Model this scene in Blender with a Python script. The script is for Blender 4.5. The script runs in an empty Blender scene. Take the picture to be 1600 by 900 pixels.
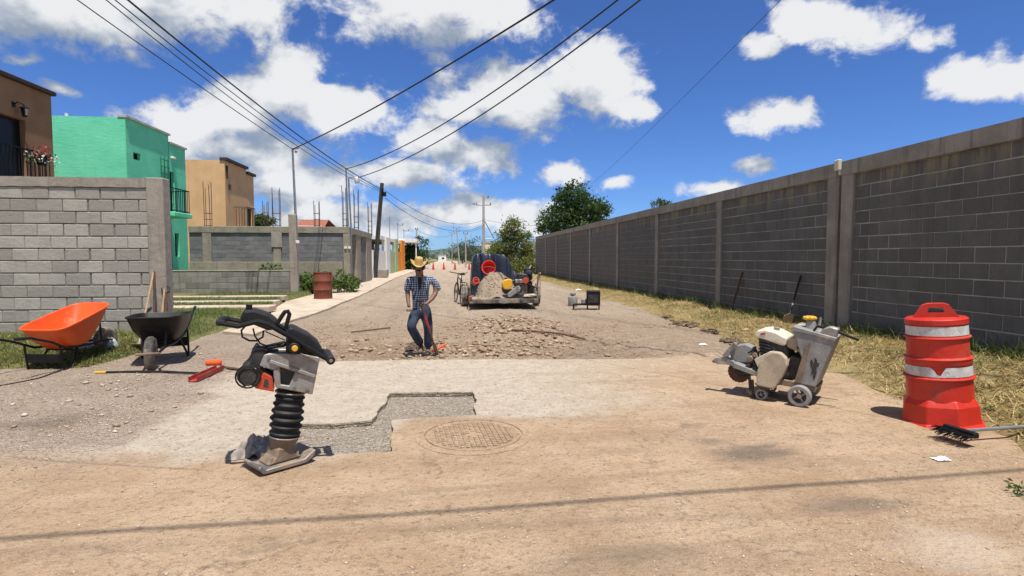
import bpy, bmesh, math, random
import numpy as np
from mathutils import Vector, Matrix, Euler, noise

random.seed(7)
RNG = np.random.default_rng(7)
S = bpy.context.scene
COL = S.collection
R_ = math.radians

# ------------------------------------------------------------------ camera
FPX = 870.0
PITCH, YAW, CAMH = 3.16, 6.1, 1.45
cam_d = bpy.data.cameras.new('camera')
cam_d.sensor_width = 36.0
cam_d.lens = FPX / 1600.0 * 36.0
cam_d.clip_start = 0.05
cam_d.clip_end = 6000.0
cam = bpy.data.objects.new('camera', cam_d)
COL.objects.link(cam)
cam.location = (0, 0, CAMH)
cam.rotation_euler = (R_(90 - PITCH), 0, R_(-YAW))
S.camera = cam
CR = Euler((R_(90 - PITCH), 0, R_(-YAW))).to_matrix()

def ray(px, py):
    return CR @ Vector(((px - 800) / FPX, -(py - 450) / FPX, -1.0))
def at_z(px, py, z=0.0):
    d = ray(px, py); t = (z - CAMH) / d.z
    return Vector((d.x * t, d.y * t, z))
def at_y(px, py, y):
    d = ray(px, py); t = y / d.y
    return Vector((d.x * t, y, CAMH + d.z * t))
def at_x(px, py, x):
    d = ray(px, py); t = x / d.x
    return Vector((x, d.y * t, CAMH + d.z * t))

# ------------------------------------------------------------------ sky, sun, exposure
SH = (-0.085, 0.30)                       # shadow offset on the ground per metre of height
sun_to = Vector((-SH[0], -SH[1], 1)).normalized()
SUN_EL = math.asin(sun_to.z)
SUN_AZ = math.atan2(sun_to.x, sun_to.y)   # clockwise from +Y

sun_d = bpy.data.lights.new('sun', 'SUN')
sun_d.energy = 5.0
sun_d.angle = R_(0.53)
sun_d.color = (1.0, 0.955, 0.88)
sun = bpy.data.objects.new('sun', sun_d)
COL.objects.link(sun)
sun.location = (4, -6, 20)
sun.rotation_euler = (-sun_to).to_track_quat('-Z', 'Y').to_euler()

S.view_settings.view_transform = 'Standard'
S.view_settings.look = 'None'
S.view_settings.gamma = 1.0
S.view_settings.exposure = 0.38
S.view_settings.use_curve_mapping = False

S.render.engine = 'CYCLES'
S.cycles.use_adaptive_sampling = True
S.cycles.adaptive_threshold = 0.015
S.cycles.adaptive_min_samples = 12
S.cycles.max_bounces = 6
S.cycles.diffuse_bounces = 3
S.cycles.glossy_bounces = 3
S.cycles.transparent_max_bounces = 6

# clouds: (px, py, half width px, half height up px, strength) of the heaps in view
CLOUDS = [
    (190, 0, 345, 82, 1.0), (60, -60, 420, 95, 1.0),
    (695, 5, 190, 75, 1.0),
    (440, 140, 80, 75, 1.05), (330, 190, 135, 55, 1.0), (530, 178, 105, 60, 1.0), (380, 235, 190, 45, .85),
    (800, 145, 150, 75, 1.0), (930, 125, 95, 70, 1.0), (990, 165, 70, 25, .9), (715, 175, 80, 36, .8),
    (670, 225, 95, 45, .9), (750, 245, 70, 40, .9), (640, 275, 160, 40, .7),
    (480, 290, 160, 60, .75), (340, 300, 120, 60, .6), (880, 272, 70, 26, .8), (965, 288, 38, 18, .9),
    (520, 335, 270, 48, .78), (770, 335, 230, 42, .74),
    (1300, 45, 140, 55, 1.0), (1200, 70, 55, 28, .8), (1440, 65, 75, 40, .65),
    (1218, 182, 75, 38, .9),
    (1535, 130, 95, 42, 1.0), (1600, 120, 110, 50, .9),
    (1120, 292, 70, 22, .7), (1180, 262, 50, 22, .7),
    (92, 140, 62, 22, .55), (38, 95, 55, 22, .5),
]

def build_world():
    w = bpy.data.worlds.new('World'); S.world = w
    w.use_nodes = True
    nt = w.node_tree; N = nt.nodes; L = nt.links
    N.clear()
    # --- cloud field node group: direction -> heap density
    def cloud_group(detail):
        g = bpy.data.node_groups.new('cloud_field', 'ShaderNodeTree')
        g.interface.new_socket('Vector', in_out='INPUT', socket_type='NodeSocketVector')
        g.interface.new_socket('Field', in_out='OUTPUT', socket_type='NodeSocketFloat')
        gi = g.nodes.new('NodeGroupInput'); go = g.nodes.new('NodeGroupOutput')
        def gm(op, a, b=None, c=None, clamp=False):
            n = g.nodes.new('ShaderNodeMath'); n.operation = op; n.use_clamp = clamp
            for i, x in enumerate((a, b, c)):
                if x is None: continue
                if isinstance(x, (int, float)): n.inputs[i].default_value = x
                else: g.links.new(x, n.inputs[i])
            return n.outputs[0]
        # warp the direction a little so that the heaps lose their oval outline
        wn = g.nodes.new('ShaderNodeTexNoise'); wn.inputs['Scale'].default_value = 7.0
        wn.inputs['Detail'].default_value = 3.0
        g.links.new(gi.outputs[0], wn.inputs['Vector'])
        ws = g.nodes.new('ShaderNodeVectorMath'); ws.operation = 'SUBTRACT'
        g.links.new(wn.outputs['Color'], ws.inputs[0]); ws.inputs[1].default_value = (.5, .5, .5)
        wv = g.nodes.new('ShaderNodeVectorMath'); wv.operation = 'SCALE'; wv.inputs['Scale'].default_value = 0.060
        g.links.new(ws.outputs[0], wv.inputs[0])
        wa = g.nodes.new('ShaderNodeVectorMath'); wa.operation = 'ADD'
        g.links.new(gi.outputs[0], wa.inputs[0]); g.links.new(wv.outputs[0], wa.inputs[1])
        cur = None
        # heaps ahead of the street, laid out on the plane of directions x/y, z/y (y = along the street)
        sx = g.nodes.new('ShaderNodeSeparateXYZ'); g.links.new(wa.outputs[0], sx.inputs[0])
        yy = gm('MAXIMUM', sx.outputs[1], 0.08)
        iv = gm('DIVIDE', 1.0, yy)
        pl = g.nodes.new('ShaderNodeVectorMath'); pl.operation = 'SCALE'
        g.links.new(wa.outputs[0], pl.inputs[0]); g.links.new(iv, pl.inputs['Scale'])
        fl = g.nodes.new('ShaderNodeVectorMath'); fl.operation = 'MULTIPLY'; fl.inputs[1].default_value = (1, 0, 1)
        g.links.new(pl.outputs[0], fl.inputs[0])
        for px, py, rx, ry, st in CLOUDS:
            d = ray(px, py); k = 1.0 / (FPX * d.y)
            cx, cz = d.x / d.y, d.z / d.y
            ax, az = rx * k * 1.0, ry * k * 1.0
            m = g.nodes.new('ShaderNodeVectorMath'); m.operation = 'MULTIPLY_ADD'
            g.links.new(fl.outputs[0], m.inputs[0])
            m.inputs[1].default_value = (1 / ax, 0, 1 / az); m.inputs[2].default_value = (-cx / ax, 0, -cz / az)
            ln = g.nodes.new('ShaderNodeVectorMath'); ln.operation = 'LENGTH'
            g.links.new(m.outputs[0], ln.inputs[0])
            f = gm('MULTIPLY_ADD', ln.outputs['Value'], -0.66, 0.66 * st)
            cur = f if cur is None else gm('SMOOTH_MAX', cur, f, 0.08)
        # the same kind of cloud all round the rest of the sky
        fw = g.nodes.new('ShaderNodeVectorMath'); fw.operation = 'DOT_PRODUCT'
        g.links.new(gi.outputs[0], fw.inputs[0]); fw.inputs[1].default_value = ray(800, 250).normalized()
        ring = g.nodes.new('ShaderNodeMapRange'); ring.interpolation_type = 'SMOOTHSTEP'
        g.links.new(fw.outputs['Value'], ring.inputs[0])
        ring.inputs[1].default_value = 0.62; ring.inputs[2].default_value = 0.78
        ring.inputs[3].default_value = 0.0; ring.inputs[4].default_value = 1.0
        gn = g.nodes.new('ShaderNodeTexNoise'); gn.inputs['Scale'].default_value = 2.6
        gn.inputs['Detail'].default_value = 2.0
        st_ = g.nodes.new('ShaderNodeVectorMath'); st_.operation = 'MULTIPLY'; st_.inputs[1].default_value = (1, 1, 1.9)
        g.links.new(gi.outputs[0], st_.inputs[0]); g.links.new(st_.outputs[0], gn.inputs['Vector'])
        gen = gm('MULTIPLY_ADD', gn.outputs['Fac'], 3.2, -1.62)
        gen = gm('MULTIPLY_ADD', ring.outputs[0], -1.5, gen)
        cur = gm('SMOOTH_MAX', cur, gen, 0.1)
        # billows
        bn = g.nodes.new('ShaderNodeTexNoise'); bn.inputs['Scale'].default_value = 12.5
        bn.inputs['Detail'].default_value = detail; bn.inputs['Roughness'].default_value = 0.63
        bn.inputs['Distortion'].default_value = 0.25
        st2 = g.nodes.new('ShaderNodeVectorMath'); st2.operation = 'MULTIPLY'; st2.inputs[1].default_value = (1, 1, 1.35)
        g.links.new(gi.outputs[0], st2.inputs[0]); g.links.new(st2.outputs[0], bn.inputs['Vector'])
        bil = gm('MULTIPLY_ADD', bn.outputs['Fac'], 1.45, -0.725)
        fld = gm('ADD', cur, bil)
        g.links.new(fld, go.inputs[0])
        return g
    G_full, G_light = cloud_group(9.0), cloud_group(3.0)

    def wm(op, a, b=None, c=None, clamp=False):
        n = N.new('ShaderNodeMath'); n.operation = op; n.use_clamp = clamp
        for i, x in enumerate((a, b, c)):
            if x is None: continue
            if isinstance(x, (int, float)): n.inputs[i].default_value = x
            else: L.new(x, n.inputs[i])
        return n.outputs[0]
    tc = N.new('ShaderNodeTexCoord')
    nrm = N.new('ShaderNodeVectorMath'); nrm.operation = 'NORMALIZE'
    L.new(tc.outputs['Generated'], nrm.inputs[0])
    def field(off, g):
        a = N.new('ShaderNodeVectorMath'); a.operation = 'ADD'; a.inputs[1].default_value = off
        L.new(nrm.outputs[0], a.inputs[0])
        b = N.new('ShaderNodeVectorMath'); b.operation = 'NORMALIZE'; L.new(a.outputs[0], b.inputs[0])
        gr = N.new('ShaderNodeGroup'); gr.node_tree = g
        L.new(b.outputs[0], gr.inputs[0]); return gr.outputs[0]
    f0 = field((0, 0, 0), G_full)
    f1 = field((0.02, -0.02, 0.075), G_light)
    alpha = N.new('ShaderNodeMapRange'); alpha.interpolation_type = 'SMOOTHSTEP'
    L.new(f0, alpha.inputs[0]); alpha.inputs[1].default_value = -0.04; alpha.inputs[2].default_value = 0.26
    # light from above: bright where there is less cloud above than here, grey in the thick undersides
    dif = wm('SUBTRACT', f0, f1)
    lit = N.new('ShaderNodeMapRange'); lit.interpolation_type = 'SMOOTHSTEP'
    L.new(dif, lit.inputs[0]); lit.inputs[1].default_value = -0.34; lit.inputs[2].default_value = 0.34
    cr = N.new('ShaderNodeMix'); cr.data_type = 'RGBA'
    L.new(lit.outputs[0], cr.inputs['Factor'])
    cr.inputs['A'].default_value = (0.31, 0.375, 0.48, 1); cr.inputs['B'].default_value = (0.88, 0.89, 0.90, 1)
    sky = N.new('ShaderNodeTexSky'); sky.sky_type = 'NISHITA'; sky.sun_disc = False
    sky.sun_elevation = SUN_EL; sky.sun_rotation = SUN_AZ
    sky.air_density = 1.0; sky.dust_density = 1.1; sky.ozone_density = 2.2; sky.altitude = 1800
    tint = N.new('ShaderNodeMix'); tint.data_type = 'RGBA'; tint.blend_type = 'MULTIPLY'
    tint.inputs['Factor'].default_value = 1.0; tint.inputs['B'].default_value = (0.48, 0.72, 1.15, 1)
    L.new(sky.outputs[0], tint.inputs['A'])
    b1 = N.new('ShaderNodeBackground'); b1.inputs['Strength'].default_value = 0.092
    L.new(tint.outputs['Result'], b1.inputs['Color'])
    b2 = N.new('ShaderNodeBackground'); b2.inputs['Strength'].default_value = 0.75
    L.new(cr.outputs['Result'], b2.inputs['Color'])
    mx = N.new('ShaderNodeMixShader')
    am = wm('MULTIPLY', alpha.outputs[0], 0.97)
    L.new(am, mx.inputs[0]); L.new(b1.outputs[0], mx.inputs[1]); L.new(b2.outputs[0], mx.inputs[2])
    out = N.new('ShaderNodeOutputWorld'); L.new(mx.outputs[0], out.inputs['Surface'])
    w.cycles.sampling_method = 'MANUAL'
    w.cycles.sample_map_resolution = 512
build_world()

# ------------------------------------------------------------------ mesh helpers
class MB:
    def __init__(self):
        self.v = []; self.f = []
    def add(self, vs, fs, M=None):
        o = len(self.v)
        self.v += [tuple(M @ Vector(p)) if M is not None else tuple(p) for p in vs]
        self.f += [tuple(i + o for i in f) for f in fs]
        return self
    def box(self, c, s, M=None):
        x, y, z = c; a, b, d = s[0] / 2, s[1] / 2, s[2] / 2
        vs = [(x + i * a, y + j * b, z + k * d) for k in (-1, 1) for j in (-1, 1) for i in (-1, 1)]
        return self.add(vs, [(0, 2, 3, 1), (4, 5, 7, 6), (0, 1, 5, 4), (2, 6, 7, 3), (0, 4, 6, 2), (1, 3, 7, 5)], M)
    def bb(self, x0, x1, y0, y1, z0, z1, M=None):
        return self.box(((x0 + x1) / 2, (y0 + y1) / 2, (z0 + z1) / 2), (abs(x1 - x0), abs(y1 - y0), abs(z1 - z0)), M)
    def bar(self, p0, p1, w, h, up=(0, 0, 1)):
        p0 = Vector(p0); p1 = Vector(p1); d = p1 - p0; l = d.length; d.normalize()
        u = Vector(up); s = d.cross(u)
        if s.length < 1e-4: s = d.cross(Vector((0, 1, 0)))
        s.normalize(); u = s.cross(d)
        vs = []
        for e in (p0, p1):
            for a, b in ((-1, -1), (1, -1), (1, 1), (-1, 1)):
                vs.append(e + s * a * w / 2 + u * b * h / 2)
        return self.add(vs, [(0, 3, 2, 1), (4, 5, 6, 7), (0, 1, 5, 4), (1, 2, 6, 5), (2, 3, 7, 6), (3, 0, 4, 7)])
    def tube(self, pts, r, n=8, closed=False, caps=True):
        P = [Vector(p) for p in pts]; m = len(P)
        rs = r if isinstance(r, (list, tuple)) else [r] * m
        o = len(self.v); prev = None
        for i, p in enumerate(P):
            a = P[i - 1] if (i > 0 or closed) else P[0]
            b = P[(i + 1) % m] if (i < m - 1 or closed) else P[-1]
            t = (b - a)
            t = t.normalized() if t.length > 1e-9 else Vector((0, 0, 1))
            if prev is None:
                s = t.cross(Vector((0, 0, 1)))
                if s.length < 1e-3: s = t.cross(Vector((1, 0, 0)))
            else:
                s = prev - t * prev.dot(t)
                if s.length < 1e-5: s = t.cross(Vector((0, 0, 1)))
            s.normalize(); prev = s; u = t.cross(s)
            for k in range(n):
                an = 2 * math.pi * k / n
                self.v.append(tuple(p + (s * math.cos(an) + u * math.sin(an)) * rs[i]))
        for i in range(m if closed else m - 1):
            j = (i + 1) % m
            for k in range(n):
                self.f.append((o + i * n + k, o + i * n + (k + 1) % n, o + j * n + (k + 1) % n, o + j * n + k))
        if caps and not closed:
            self.f.append(tuple(o + k for k in range(n))[::-1])
            self.f.append(tuple(o + (m - 1) * n + k for k in range(n)))
        return self
    def cyl(self, p0, p1, r0, r1=None, n=14):
        return self.tube([p0, p1], [r0, r0 if r1 is None else r1], n)
    def lathe(self, prof, n=24, M=None, caps=True):
        vs = []; fs = []
        m = len(prof)
        for r, z in prof:
            for k in range(n):
                a = 2 * math.pi * k / n
                vs.append((r * math.cos(a), r * math.sin(a), z))
        for i in range(m - 1):
            for k in range(n):
                fs.append((i * n + k, i * n + (k + 1) % n, (i + 1) * n + (k + 1) % n, (i + 1) * n + k))
        if caps:
            fs.append(tuple(range(n))[::-1]); fs.append(tuple((m - 1) * n + k for k in range(n)))
        return self.add(vs, fs, M)
    def prism(self, poly, d0, d1, M=None, taper=1.0):
        # polygon in the x-z plane, extruded along y
        n = len(poly)
        cx = sum(p[0] for p in poly) / n; cz = sum(p[1] for p in poly) / n
        vs = [(p[0], d0, p[1]) for p in poly] + [(cx + (p[0] - cx) * taper, d1, cz + (p[1] - cz) * taper) for p in poly]
        fs = [tuple(range(n)), tuple(range(n, 2 * n))[::-1]]
        fs += [(i, i + n, (i + 1) % n + n, (i + 1) % n) for i in range(n)]
        return self.add(vs, fs, M)
    def ball(self, c, r, n=12, m=8, M=None):
        rx, ry, rz = (r, r, r) if isinstance(r, (int, float)) else r
        vs = [(c[0], c[1], c[2] - rz)]
        for j in range(1, m):
            t = math.pi * j / m
            for k in range(n):
                a = 2 * math.pi * k / n
                vs.append((c[0] + rx * math.sin(t) * math.cos(a), c[1] + ry * math.sin(t) * math.sin(a), c[2] - rz * math.cos(t)))
        vs.append((c[0], c[1], c[2] + rz))
        fs = [(0, 1 + (k + 1) % n, 1 + k) for k in range(n)]
        for j in range(m - 2):
            for k in range(n):
                fs.append((1 + j * n + k, 1 + j * n + (k + 1) % n, 1 + (j + 1) * n + (k + 1) % n, 1 + (j + 1) * n + k))
        e = len(vs) - 1
        fs += [(e, 1 + (m - 2) * n + k, 1 + (m - 2) * n + (k + 1) % n) for k in range(n)]
        return self.add(vs, fs, M)
    def mesh(self, name, mat=None, bevel=0.0, smooth=False, seg=1, fix=True):
        me = bpy.data.meshes.new(name)
        me.from_pydata(self.v, [], self.f)
        if fix or bevel:
            bm = bmesh.new(); bm.from_mesh(me)
            bmesh.ops.recalc_face_normals(bm, faces=bm.faces)
            if bevel:
                es = [e for e in bm.edges if len(e.link_faces) == 2 and e.calc_face_angle(0) > R_(28)]
                bmesh.ops.bevel(bm, geom=es, offset=bevel, segments=seg, affect='EDGES', profile=0.5, clamp_overlap=True)
            bm.to_mesh(me); bm.free()
        if smooth:
            me.polygons.foreach_set('use_smooth', [True] * len(me.polygons))
            me.set_sharp_from_angle(angle=R_(42))
        if mat is not None: me.materials.append(mat)
        return me
    def build(self, name, mat, parent=None, bevel=0.0, smooth=False, seg=1, loc=None, rot=None):
        return link(name, self.mesh(name, mat, bevel, smooth, seg), parent, loc, rot)

def link(name, me, parent=None, loc=None, rot=None):
    o = bpy.data.objects.new(name, me); COL.objects.link(o)
    if parent is not None: o.parent = parent
    if loc is not None: o.location = loc
    if rot is not None: o.rotation_euler = rot
    return o
def tag(o, label, cat, group=None):
    o['label'] = label; o['category'] = cat
    if group: o['group'] = group
    return o
def thing(name, label, cat, loc=(0, 0, 0), rz=0.0, group=None, rot=None):
    o = bpy.data.objects.new(name, None); COL.objects.link(o)
    o.empty_display_size = 0.2
    o.location = loc; o.rotation_euler = rot if rot is not None else (0, 0, rz)
    return tag(o, label, cat, group)
def structure(o): o['kind'] = 'structure'; return o
def stuff(o): o['kind'] = 'stuff'; return o
def fb(x, y, s, o=4, z=0.0):
    return noise.fractal(Vector((x * s, y * s, z)), 1.0, 2.0, o)
def sst(a, b, x):
    t = min(1, max(0, (x - a) / (b - a))); return t * t * (3 - 2 * t)

# ------------------------------------------------------------------ materials
MATS = {}
class NT:
    def __init__(self, name):
        self.m = bpy.data.materials.new(name); self.m.use_nodes = True
        self.t = self.m.node_tree; self.t.nodes.clear()
        self.out = self.t.nodes.new('ShaderNodeOutputMaterial')
        self.b = self.t.nodes.new('ShaderNodeBsdfPrincipled')
        self.t.links.new(self.b.outputs[0], self.out.inputs['Surface'])
    def n(self, k, **kw):
        x = self.t.nodes.new(k)
        for a, v in kw.items(): setattr(x, a, v)
        return x
    def s(self, sock, v):
        if hasattr(v, 'is_output') or isinstance(v, bpy.types.NodeSocket): self.t.links.new(v, sock)
        elif isinstance(v, (tuple, list)) and len(v) == 3 and sock.type == 'RGBA': sock.default_value = (*v, 1)
        else: sock.default_value = v
    def pos(self):
        return self.n('ShaderNodeNewGeometry').outputs['Position']
    def math(self, op, a, b=None, c=None, clamp=False):
        x = self.n('ShaderNodeMath', operation=op, use_clamp=clamp)
        for i, v in enumerate((a, b, c)):
            if v is not None: self.s(x.inputs[i], v)
        return x.outputs[0]
    def noise(self, vec, scale, detail=5, rough=.55, out='Fac', dist=0):
        x = self.n('ShaderNodeTexNoise'); self.s(x.inputs['Vector'], vec)
        x.inputs['Scale'].default_value = scale; x.inputs['Detail'].default_value = detail
        x.inputs['Roughness'].default_value = rough; x.inputs['Distortion'].default_value = dist
        return x.outputs[out]
    def voro(self, vec, scale, feature='F1', out='Distance', rnd=1.0):
        x = self.n('ShaderNodeTexVoronoi', feature=feature); self.s(x.inputs['Vector'], vec)
        x.inputs['Scale'].default_value = scale; x.inputs['Randomness'].default_value = rnd
        return x.outputs[out]
    def mr(self, v, a, b, c=0.0, d=1.0, smooth=True):
        x = self.n('ShaderNodeMapRange'); x.interpolation_type = 'SMOOTHSTEP' if smooth else 'LINEAR'
        self.s(x.inputs[0], v)
        for i, q in enumerate((a, b, c, d)): self.s(x.inputs[i + 1], q)
        return x.outputs[0]
    def mix(self, f, a, b, mode='MIX'):
        x = self.n('ShaderNodeMix', data_type='RGBA', blend_type=mode)
        self.s(x.inputs['Factor'], f); self.s(x.inputs['A'], a); self.s(x.inputs['B'], b)
        return x.outputs['Result']
    def bump(self, h, dist, strength=1.0, prev=None):
        x = self.n('ShaderNodeBump'); x.inputs['Distance'].default_value = dist
        x.inputs['Strength'].default_value = strength; self.s(x.inputs['Height'], h)
        if prev is not None: self.s(x.inputs['Normal'], prev)
        return x.outputs[0]
    def vscale(self, v, s):
        x = self.n('ShaderNodeVectorMath', operation='MULTIPLY'); self.s(x.inputs[0], v); x.inputs[1].default_value = s
        return x.outputs[0]
    def rand(self):
        return self.n('ShaderNodeObjectInfo').outputs['Random']
    def done(self, col, rough=.7, metal=0.0, nrm=None, spec=None):
        self.s(self.b.inputs['Base Color'], col); self.s(self.b.inputs['Roughness'], rough)
        self.b.inputs['Metallic'].default_value = metal
        if spec is not None: self.b.inputs['Specular IOR Level'].default_value = spec
        if nrm is not None: self.t.links.new(nrm, self.b.inputs['Normal'])
        return self.m

def pmat(name, c1, c2=None, scale=4.0, rough=.6, metal=0.0, bump=0.0, bscale=40.0, dirt=None, dirt_amt=.5, dirt_scale=6.0, rnd=0.0, spec=None):
    """a worn surface: two tones of one colour in patches, dust in irregular spots, fine relief"""
    if name in MATS: return MATS[name]
    t = NT(name); p = t.pos()
    if c2 is None: c2 = tuple(x * .8 for x in c1)
    f = t.mr(t.noise(p, scale, 6, .6), .3, .7)
    c = t.mix(f, c1, c2)
    if rnd:
        r = t.rand(); k = t.mr(r, 0, 1, 1 - rnd, 1 + rnd, False)
        cc = t.n('ShaderNodeCombineColor')
        for i in range(3): t.s(cc.inputs[i], k)
        c = t.mix(1.0, c, cc.outputs[0], 'MULTIPLY')
    r_ = rough
    if dirt is not None:
        d = t.noise(p, dirt_scale, 8, .65)
        d2 = t.noise(p, dirt_scale * 9, 5, .6)
        df = t.mr(t.math('ADD', d, t.math('MULTIPLY', d2, .35)), .95 - dirt_amt * .75, 1.12 - dirt_amt * .55)
        c = t.mix(df, c, dirt)
        r_ = t.mr(df, 0, 1, rough, .9, False)
    nrm = None
    if bump: nrm = t.bump(t.noise(p, bscale, 6, .6), bump)
    MATS[name] = t.done(c, r_, metal, nrm, spec)
    return MATS[name]
DUST = (.42, .34, .25)

def concrete_mat(name, c1, c2, streak=.5, moss=None):
    if name in MATS: return MATS[name]
    t = NT(name); p = t.pos()
    c = t.mix(t.mr(t.noise(p, 2.2, 8, .65), .3, .7), c1, c2)
    v = t.noise(t.vscale(p, (9, 9, .55)), 1.0, 6, .6)            # rain streaks
    c = t.mix(t.mr(v, .5, .75, 0, streak), c, tuple(x * .35 for x in c2))
    c = t.mix(t.mr(t.noise(p, 60, 4, .6), .35, .7, 0, .35), c, tuple(x * .55 for x in c1))
    if moss: c = t.mix(t.mr(t.noise(p, 5, 6, .6), .55, .72, 0, .5), c, moss)
    h = t.math('ADD', t.noise(p, 90, 5, .6), t.math('MULTIPLY', t.noise(p, 9, 4), 2.0))
    MATS[name] = t.done(c, .92, 0, t.bump(h, .006), .25)
    return MATS[name]

def block_mat(name, dark, light, spread=1.0, streak=0.0):
    """hollow concrete block: every block its own grey, open pores"""
    if name in MATS: return MATS[name]
    t = NT(name); p = t.pos(); r = t.rand()
    f = t.math('MULTIPLY', t.mr(r, 0, 1, 0, 1, False), spread)
    c = t.mix(f, dark, light)
    c = t.mix(t.mr(t.noise(p, 3.2, 7, .65), .35, .75, 0, .55), c, tuple(x * .62 for x in light))
    c = t.mix(t.mr(t.noise(p, 95, 3, .7), .5, .72, 0, .6), c, tuple(x * .42 for x in dark))
    c = t.mix(t.mr(t.noise(p, 55, 3, .7), .56, .75, 0, .45), c, tuple(min(1, x * 1.5) for x in light))
    if streak:
        v = t.noise(t.vscale(p, (7, 7, .35)), 1.0, 6, .62)
        c = t.mix(t.mr(v, .46, .74, 0, streak), c, tuple(x * .40 for x in dark))
    if streak:        # lime and rust bleeding from under the beam
        zz = t.n('ShaderNodeSeparateXYZ'); t.s(zz.inputs[0], p)
        c = t.mix(t.math('MULTIPLY', t.mr(zz.outputs[2], 2.35, 2.85, 0, .75), t.mr(t.noise(t.vscale(p, (5, 5, .5)), 1.0, 6, .65), .45, .62)), c, (.30, .255, .15))
    h = t.math('ADD', t.noise(p, 120, 4, .7), t.math('MULTIPLY', t.noise(p, 18, 4), 1.2))
    MATS[name] = t.done(c, .95, 0, t.bump(h, .007), .2)
    return MATS[name]

def stucco_mat(name, c1, c2):
    if name in MATS: return MATS[name]
    t = NT(name); p = t.pos()
    q = t.vscale(p, (1, 1, 3.2))
    c = t.mix(t.mr(t.noise(p, 1.3, 7, .62), .3, .72), c1, c2)
    c = t.mix(t.mr(t.noise(t.vscale(p, (6, 6, .4)), 1.0, 5, .6), .55, .8, 0, .25), c, tuple(x * .6 for x in c2))
    h = t.math('ADD', t.math('MULTIPLY', t.noise(q, 5, 4), 1.3), t.noise(p, 70, 4))
    MATS[name] = t.done(c, .9, 0, t.bump(h, .005), .25)
    return MATS[name]

M_steel = pmat('worn_steel', (.32, .31, .30), (.20, .19, .18), 8, .45, .8, .002, 60, DUST, .55, 5)
M_black = pmat('black_rubber', (.010, .010, .0105), (.018, .0175, .017), 9, .6, 0, .002, 70, (.13, .11, .09), .14, 7, 0, .35)
M_blackmetal = pmat('black_painted_metal', (.009, .009, .0095), (.015, .015, .015), 9, .45, 0, .001, 60, (.13, .11, .09), .06, 6, 0, .2)
M_tire = pmat('tyre_rubber', (.030, .029, .028), (.06, .055, .05), 9, .85, 0, .004, 60, (.30, .25, .19), .55, 6)
M_wood = pmat('tool_handle_wood', (.42, .27, .13), (.30, .18, .09), 14, .7, 0, .002, 60, (.25, .2, .15), .4, 8)
M_rust = pmat('rusty_iron', (.16, .075, .04), (.08, .045, .03), 9, .85, .2, .004, 60)
M_rebar = pmat('rebar_iron', (.11, .065, .045), (.06, .045, .04), 9, .85, .3)
M_concrete = concrete_mat('cast_concrete', (.40, .345, .285), (.30, .26, .215), .5)
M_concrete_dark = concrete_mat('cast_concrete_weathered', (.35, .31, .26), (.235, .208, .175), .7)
M_mortar = pmat('mortar', (.22, .20, .172), (.15, .138, .12), 6, .95, 0, .006, 80)
M_mortar_r = pmat('mortar_pale', (.40, .375, .33), (.30, .28, .245), 6, .95, 0, .006, 80)
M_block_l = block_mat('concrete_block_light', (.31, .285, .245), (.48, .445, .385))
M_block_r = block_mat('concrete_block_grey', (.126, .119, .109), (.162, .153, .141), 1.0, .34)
M_block_d = block_mat('concrete_block_slate', (.15, .152, .155), (.235, .232, .228))
M_glass_dark = pmat('window_glass', (.008, .009, .010), (.012, .013, .015), 3, .35, spec=.25)
M_wire = pmat('cable_sheath', (.012, .012, .013), (.02, .02, .02), 3, .7)

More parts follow.
